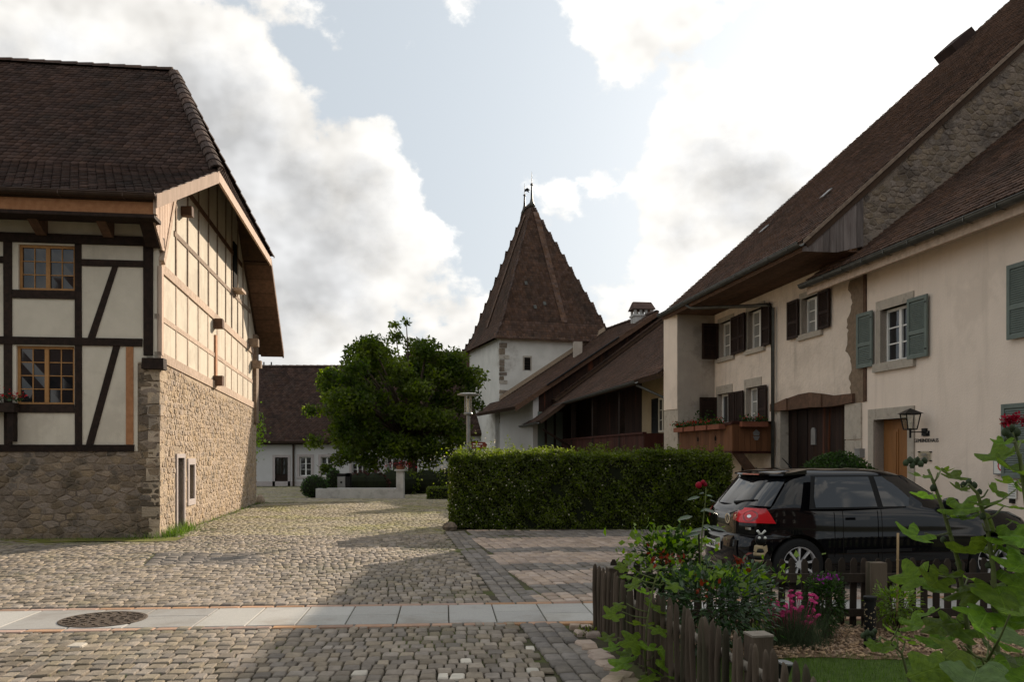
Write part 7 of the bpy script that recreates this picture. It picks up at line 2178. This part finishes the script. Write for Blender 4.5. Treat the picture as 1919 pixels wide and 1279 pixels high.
# bamboo stake, solar lamps, bee
bs = gpos(1683, 1000, 7.9); mb = MB(); zt_ = bs[2]
lv = [0, .25, .5, .72, zt_]; mb.tube([(bs[0] - .01 + .012 * z, bs[1], z) for z in lv], .011, 8)
for z in lv[1:-1]: mb.tube([(bs[0] - .01 + .012 * z, bs[1], z - .006), (bs[0] - .01 + .012 * z, bs[1], z + .006)], .0135, 8)
tag(mb.build('bamboo_stake', 'bamboo', None, True), 'thin upright bamboo stake standing in the bed by the fence post', 'stake')
so_ = gpos(1631, 1210, 7.4); sl1 = thing('solar_lamp', 'black cylindrical garden lamp with punched sides on the wood chips', 'garden lamp', (so_[0], so_[1], .03))
mb = MB(); mb.lathe((so_[0], so_[1], .03), [(.052, 0), (.052, .08), (.049, .085), (.049, .40)], 18); mb.build('body', 'black_metal', sl1)
mb = MB(); mb.lathe((so_[0], so_[1], .43), [(.052, 0), (.056, .01), (.056, .035), (.045, .04), (.0, .038)], 18); mb.build('cap', 'black_metal', sl1)
mb = MB()
for k in range(110):
    a, z = rg.uniform(0, 6.28), rg.uniform(.15, .41); u_, v_ = Vector((-math.sin(a), math.cos(a), 0)), Vector((0, 0, 1)); c = Vector((so_[0] + .0505 * math.cos(a), so_[1] + .0505 * math.sin(a), z)); s_ = rg.uniform(.004, .008)
    mb.quad(c - u_ * s_, c - v_ * s_, c + u_ * s_, c + v_ * s_)
mb.build('punched_holes', 'bee_cream', sl1)
so2 = at(1464, 1236, 5.9); sl2 = thing('spike_lamp', 'small tilted black cone shaped garden lamp just inside the side fence', 'garden lamp', (so2.x, so2.y, .02))
mb = MB(); mb.lathe((0, 0, 0), [(.018, 0), (.028, .10), (.044, .20), (.050, .225)], 16); mt_ = Matrix.Translation((so2.x, so2.y, .03)) @ Euler((.05, .12, 0)).to_matrix().to_4x4()
mb.v = [tuple(mt_ @ Vector(v)) for v in mb.v]; mb.build('body', 'black_metal', sl2)
mb = MB(); mb.lathe((0, 0, .225), [(.053, 0), (.054, .012), (.04, .014), (.0, .012)], 16); mb.v = [tuple(mt_ @ Vector(v)) for v in mb.v]; mb.build('cap', 'steel_grey', sl2)
YB = 7.6; bee = thing('bee_ornament', 'garden bee on a stick with black head and cream striped body before the car', 'ornament', (at(1424, 1000, YB).x, YB, 0))
bcx = at(1424, 1000, YB).x; hz_ = at(0, 1013, YB).z; 
mb = MB(); mb.tube([(bcx, YB, 0), (bcx, YB, at(0, 1050, YB).z)], .006, 6); mb.build('stick', 'black_metal', bee)
mb = MB(); mb.lathe((bcx + .01, YB, hz_ - .052), [(.01, 0), (.042, .018), (.052, .052), (.042, .086), (.01, .104)], 14); mb.build('head', 'black_metal', bee, True)
zb0, zb1 = at(0, 1056, YB).z, at(0, 1022, YB).z; L_ = zb1 - zb0
for k in range(5):
    f0, f1 = k / 5, (k + .92) / 5; w = lambda f: .018 + .034 * math.sin(math.pi * min(1, f * .75 + .12))
    mb = MB(); mb.lathe((bcx - .004, YB, zb0 + L_ * f0), [(w(f0), 0), (w((f0 + f1) / 2), L_ * .09), (w(f1), L_ * .18)], 12); mb.build('body_band', 'black_metal' if k in (1, 3) else 'bee_cream', bee, True)
for s_g in (-1, 1):
    mb = MB(); mb.tube([(bcx + .01, YB, hz_ + .045), (bcx + .01 + s_g * .035, YB - .02, hz_ + .085)], [.008, .012], 6); mb.build('antenna', 'plate_white', bee)
    mb = MB(); mb.lathe((bcx + .01 + s_g * .026, YB - .045, hz_ + .01), [(.002, 0), (.013, .008), (.013, .018), (.002, .026)], 8); mb.build('eye', 'plate_white', bee)
    mb = MB(); mb.prism(Fr((bcx, YB - .03, 0), (1, 0, 0), (0, -1, 0)), [(s_g * .01, zb1 - .02), (s_g * .055, zb1 + .0), (s_g * .062, zb1 - .05), (s_g * .03, zb1 - .09)], 0, .006); mb.build('wing', 'bee_cream', bee)

# ------------------------------------------------------------------ dark barn added out of view behind the viewer to darken window and paint reflections
opp = thing('reflection_barn', 'dark boarded barn with brown tiled roof across the lane behind the viewer', 'barn', (0, -15, 0))
OF_ = Fr((0, -15, 0), (-1, 0, 0), (0, 1, 0))
ow = [(a, a + 1.0, h, h + 1.3) for a in (-12, -8, -4, 0, 4, 8, 12) for h in (1.0, 3.8)]
mb = wall_holes(OF_, -17, 17, 0, 6.2, ow, .3); mb.build('front_wall', 'gate_wood', opp)
for w_ in ow: window(OF_, opp, *w_, -.15, 'white_paint', 'glass_dark', 1, 2, 2)
mb = MB(); mb.slab([(-17.5, -14.2, 6.0), (-17.5, -21, 12), (17.5, -21, 12), (17.5, -14.2, 6.0)], .2); mb.slab([(-17.5, -21, 12), (-17.5, -27.8, 6), (17.5, -27.8, 6), (17.5, -21, 12)], .2); mb.build('roof', 'roof_tile', opp)

# tufts of grass and moss in the joints of the paving
rr = random.Random(99); wp, wh = [], []
for _ in range(2600):
    y_ = rr.uniform(6.2, 22); x_ = rr.uniform(-y_ * .62, 1.5)
    q_ = Vector((x_, y_, .016)); rel = (q_ - SO).dot(DV)
    if -.14 < rel < 1.18 or not main_ok(q_): continue
    if math.sin(x_ * 1.7 + 1) * math.sin(y_ * 1.1) + rr.uniform(-.6, .6) < .15: continue
    for _k in range(rr.randint(2, 6)): wp.append(q_ + Vector((rr.gauss(0, .02), rr.gauss(0, .02), 0))); wh.append(rr.uniform(.012, .035))
jw = blades('joint_grass', wp, wh, 'grass_blade', None, 98, .6); tag(jw, 'tiny grass tufts growing in the joints of the cobbles', 'grass')
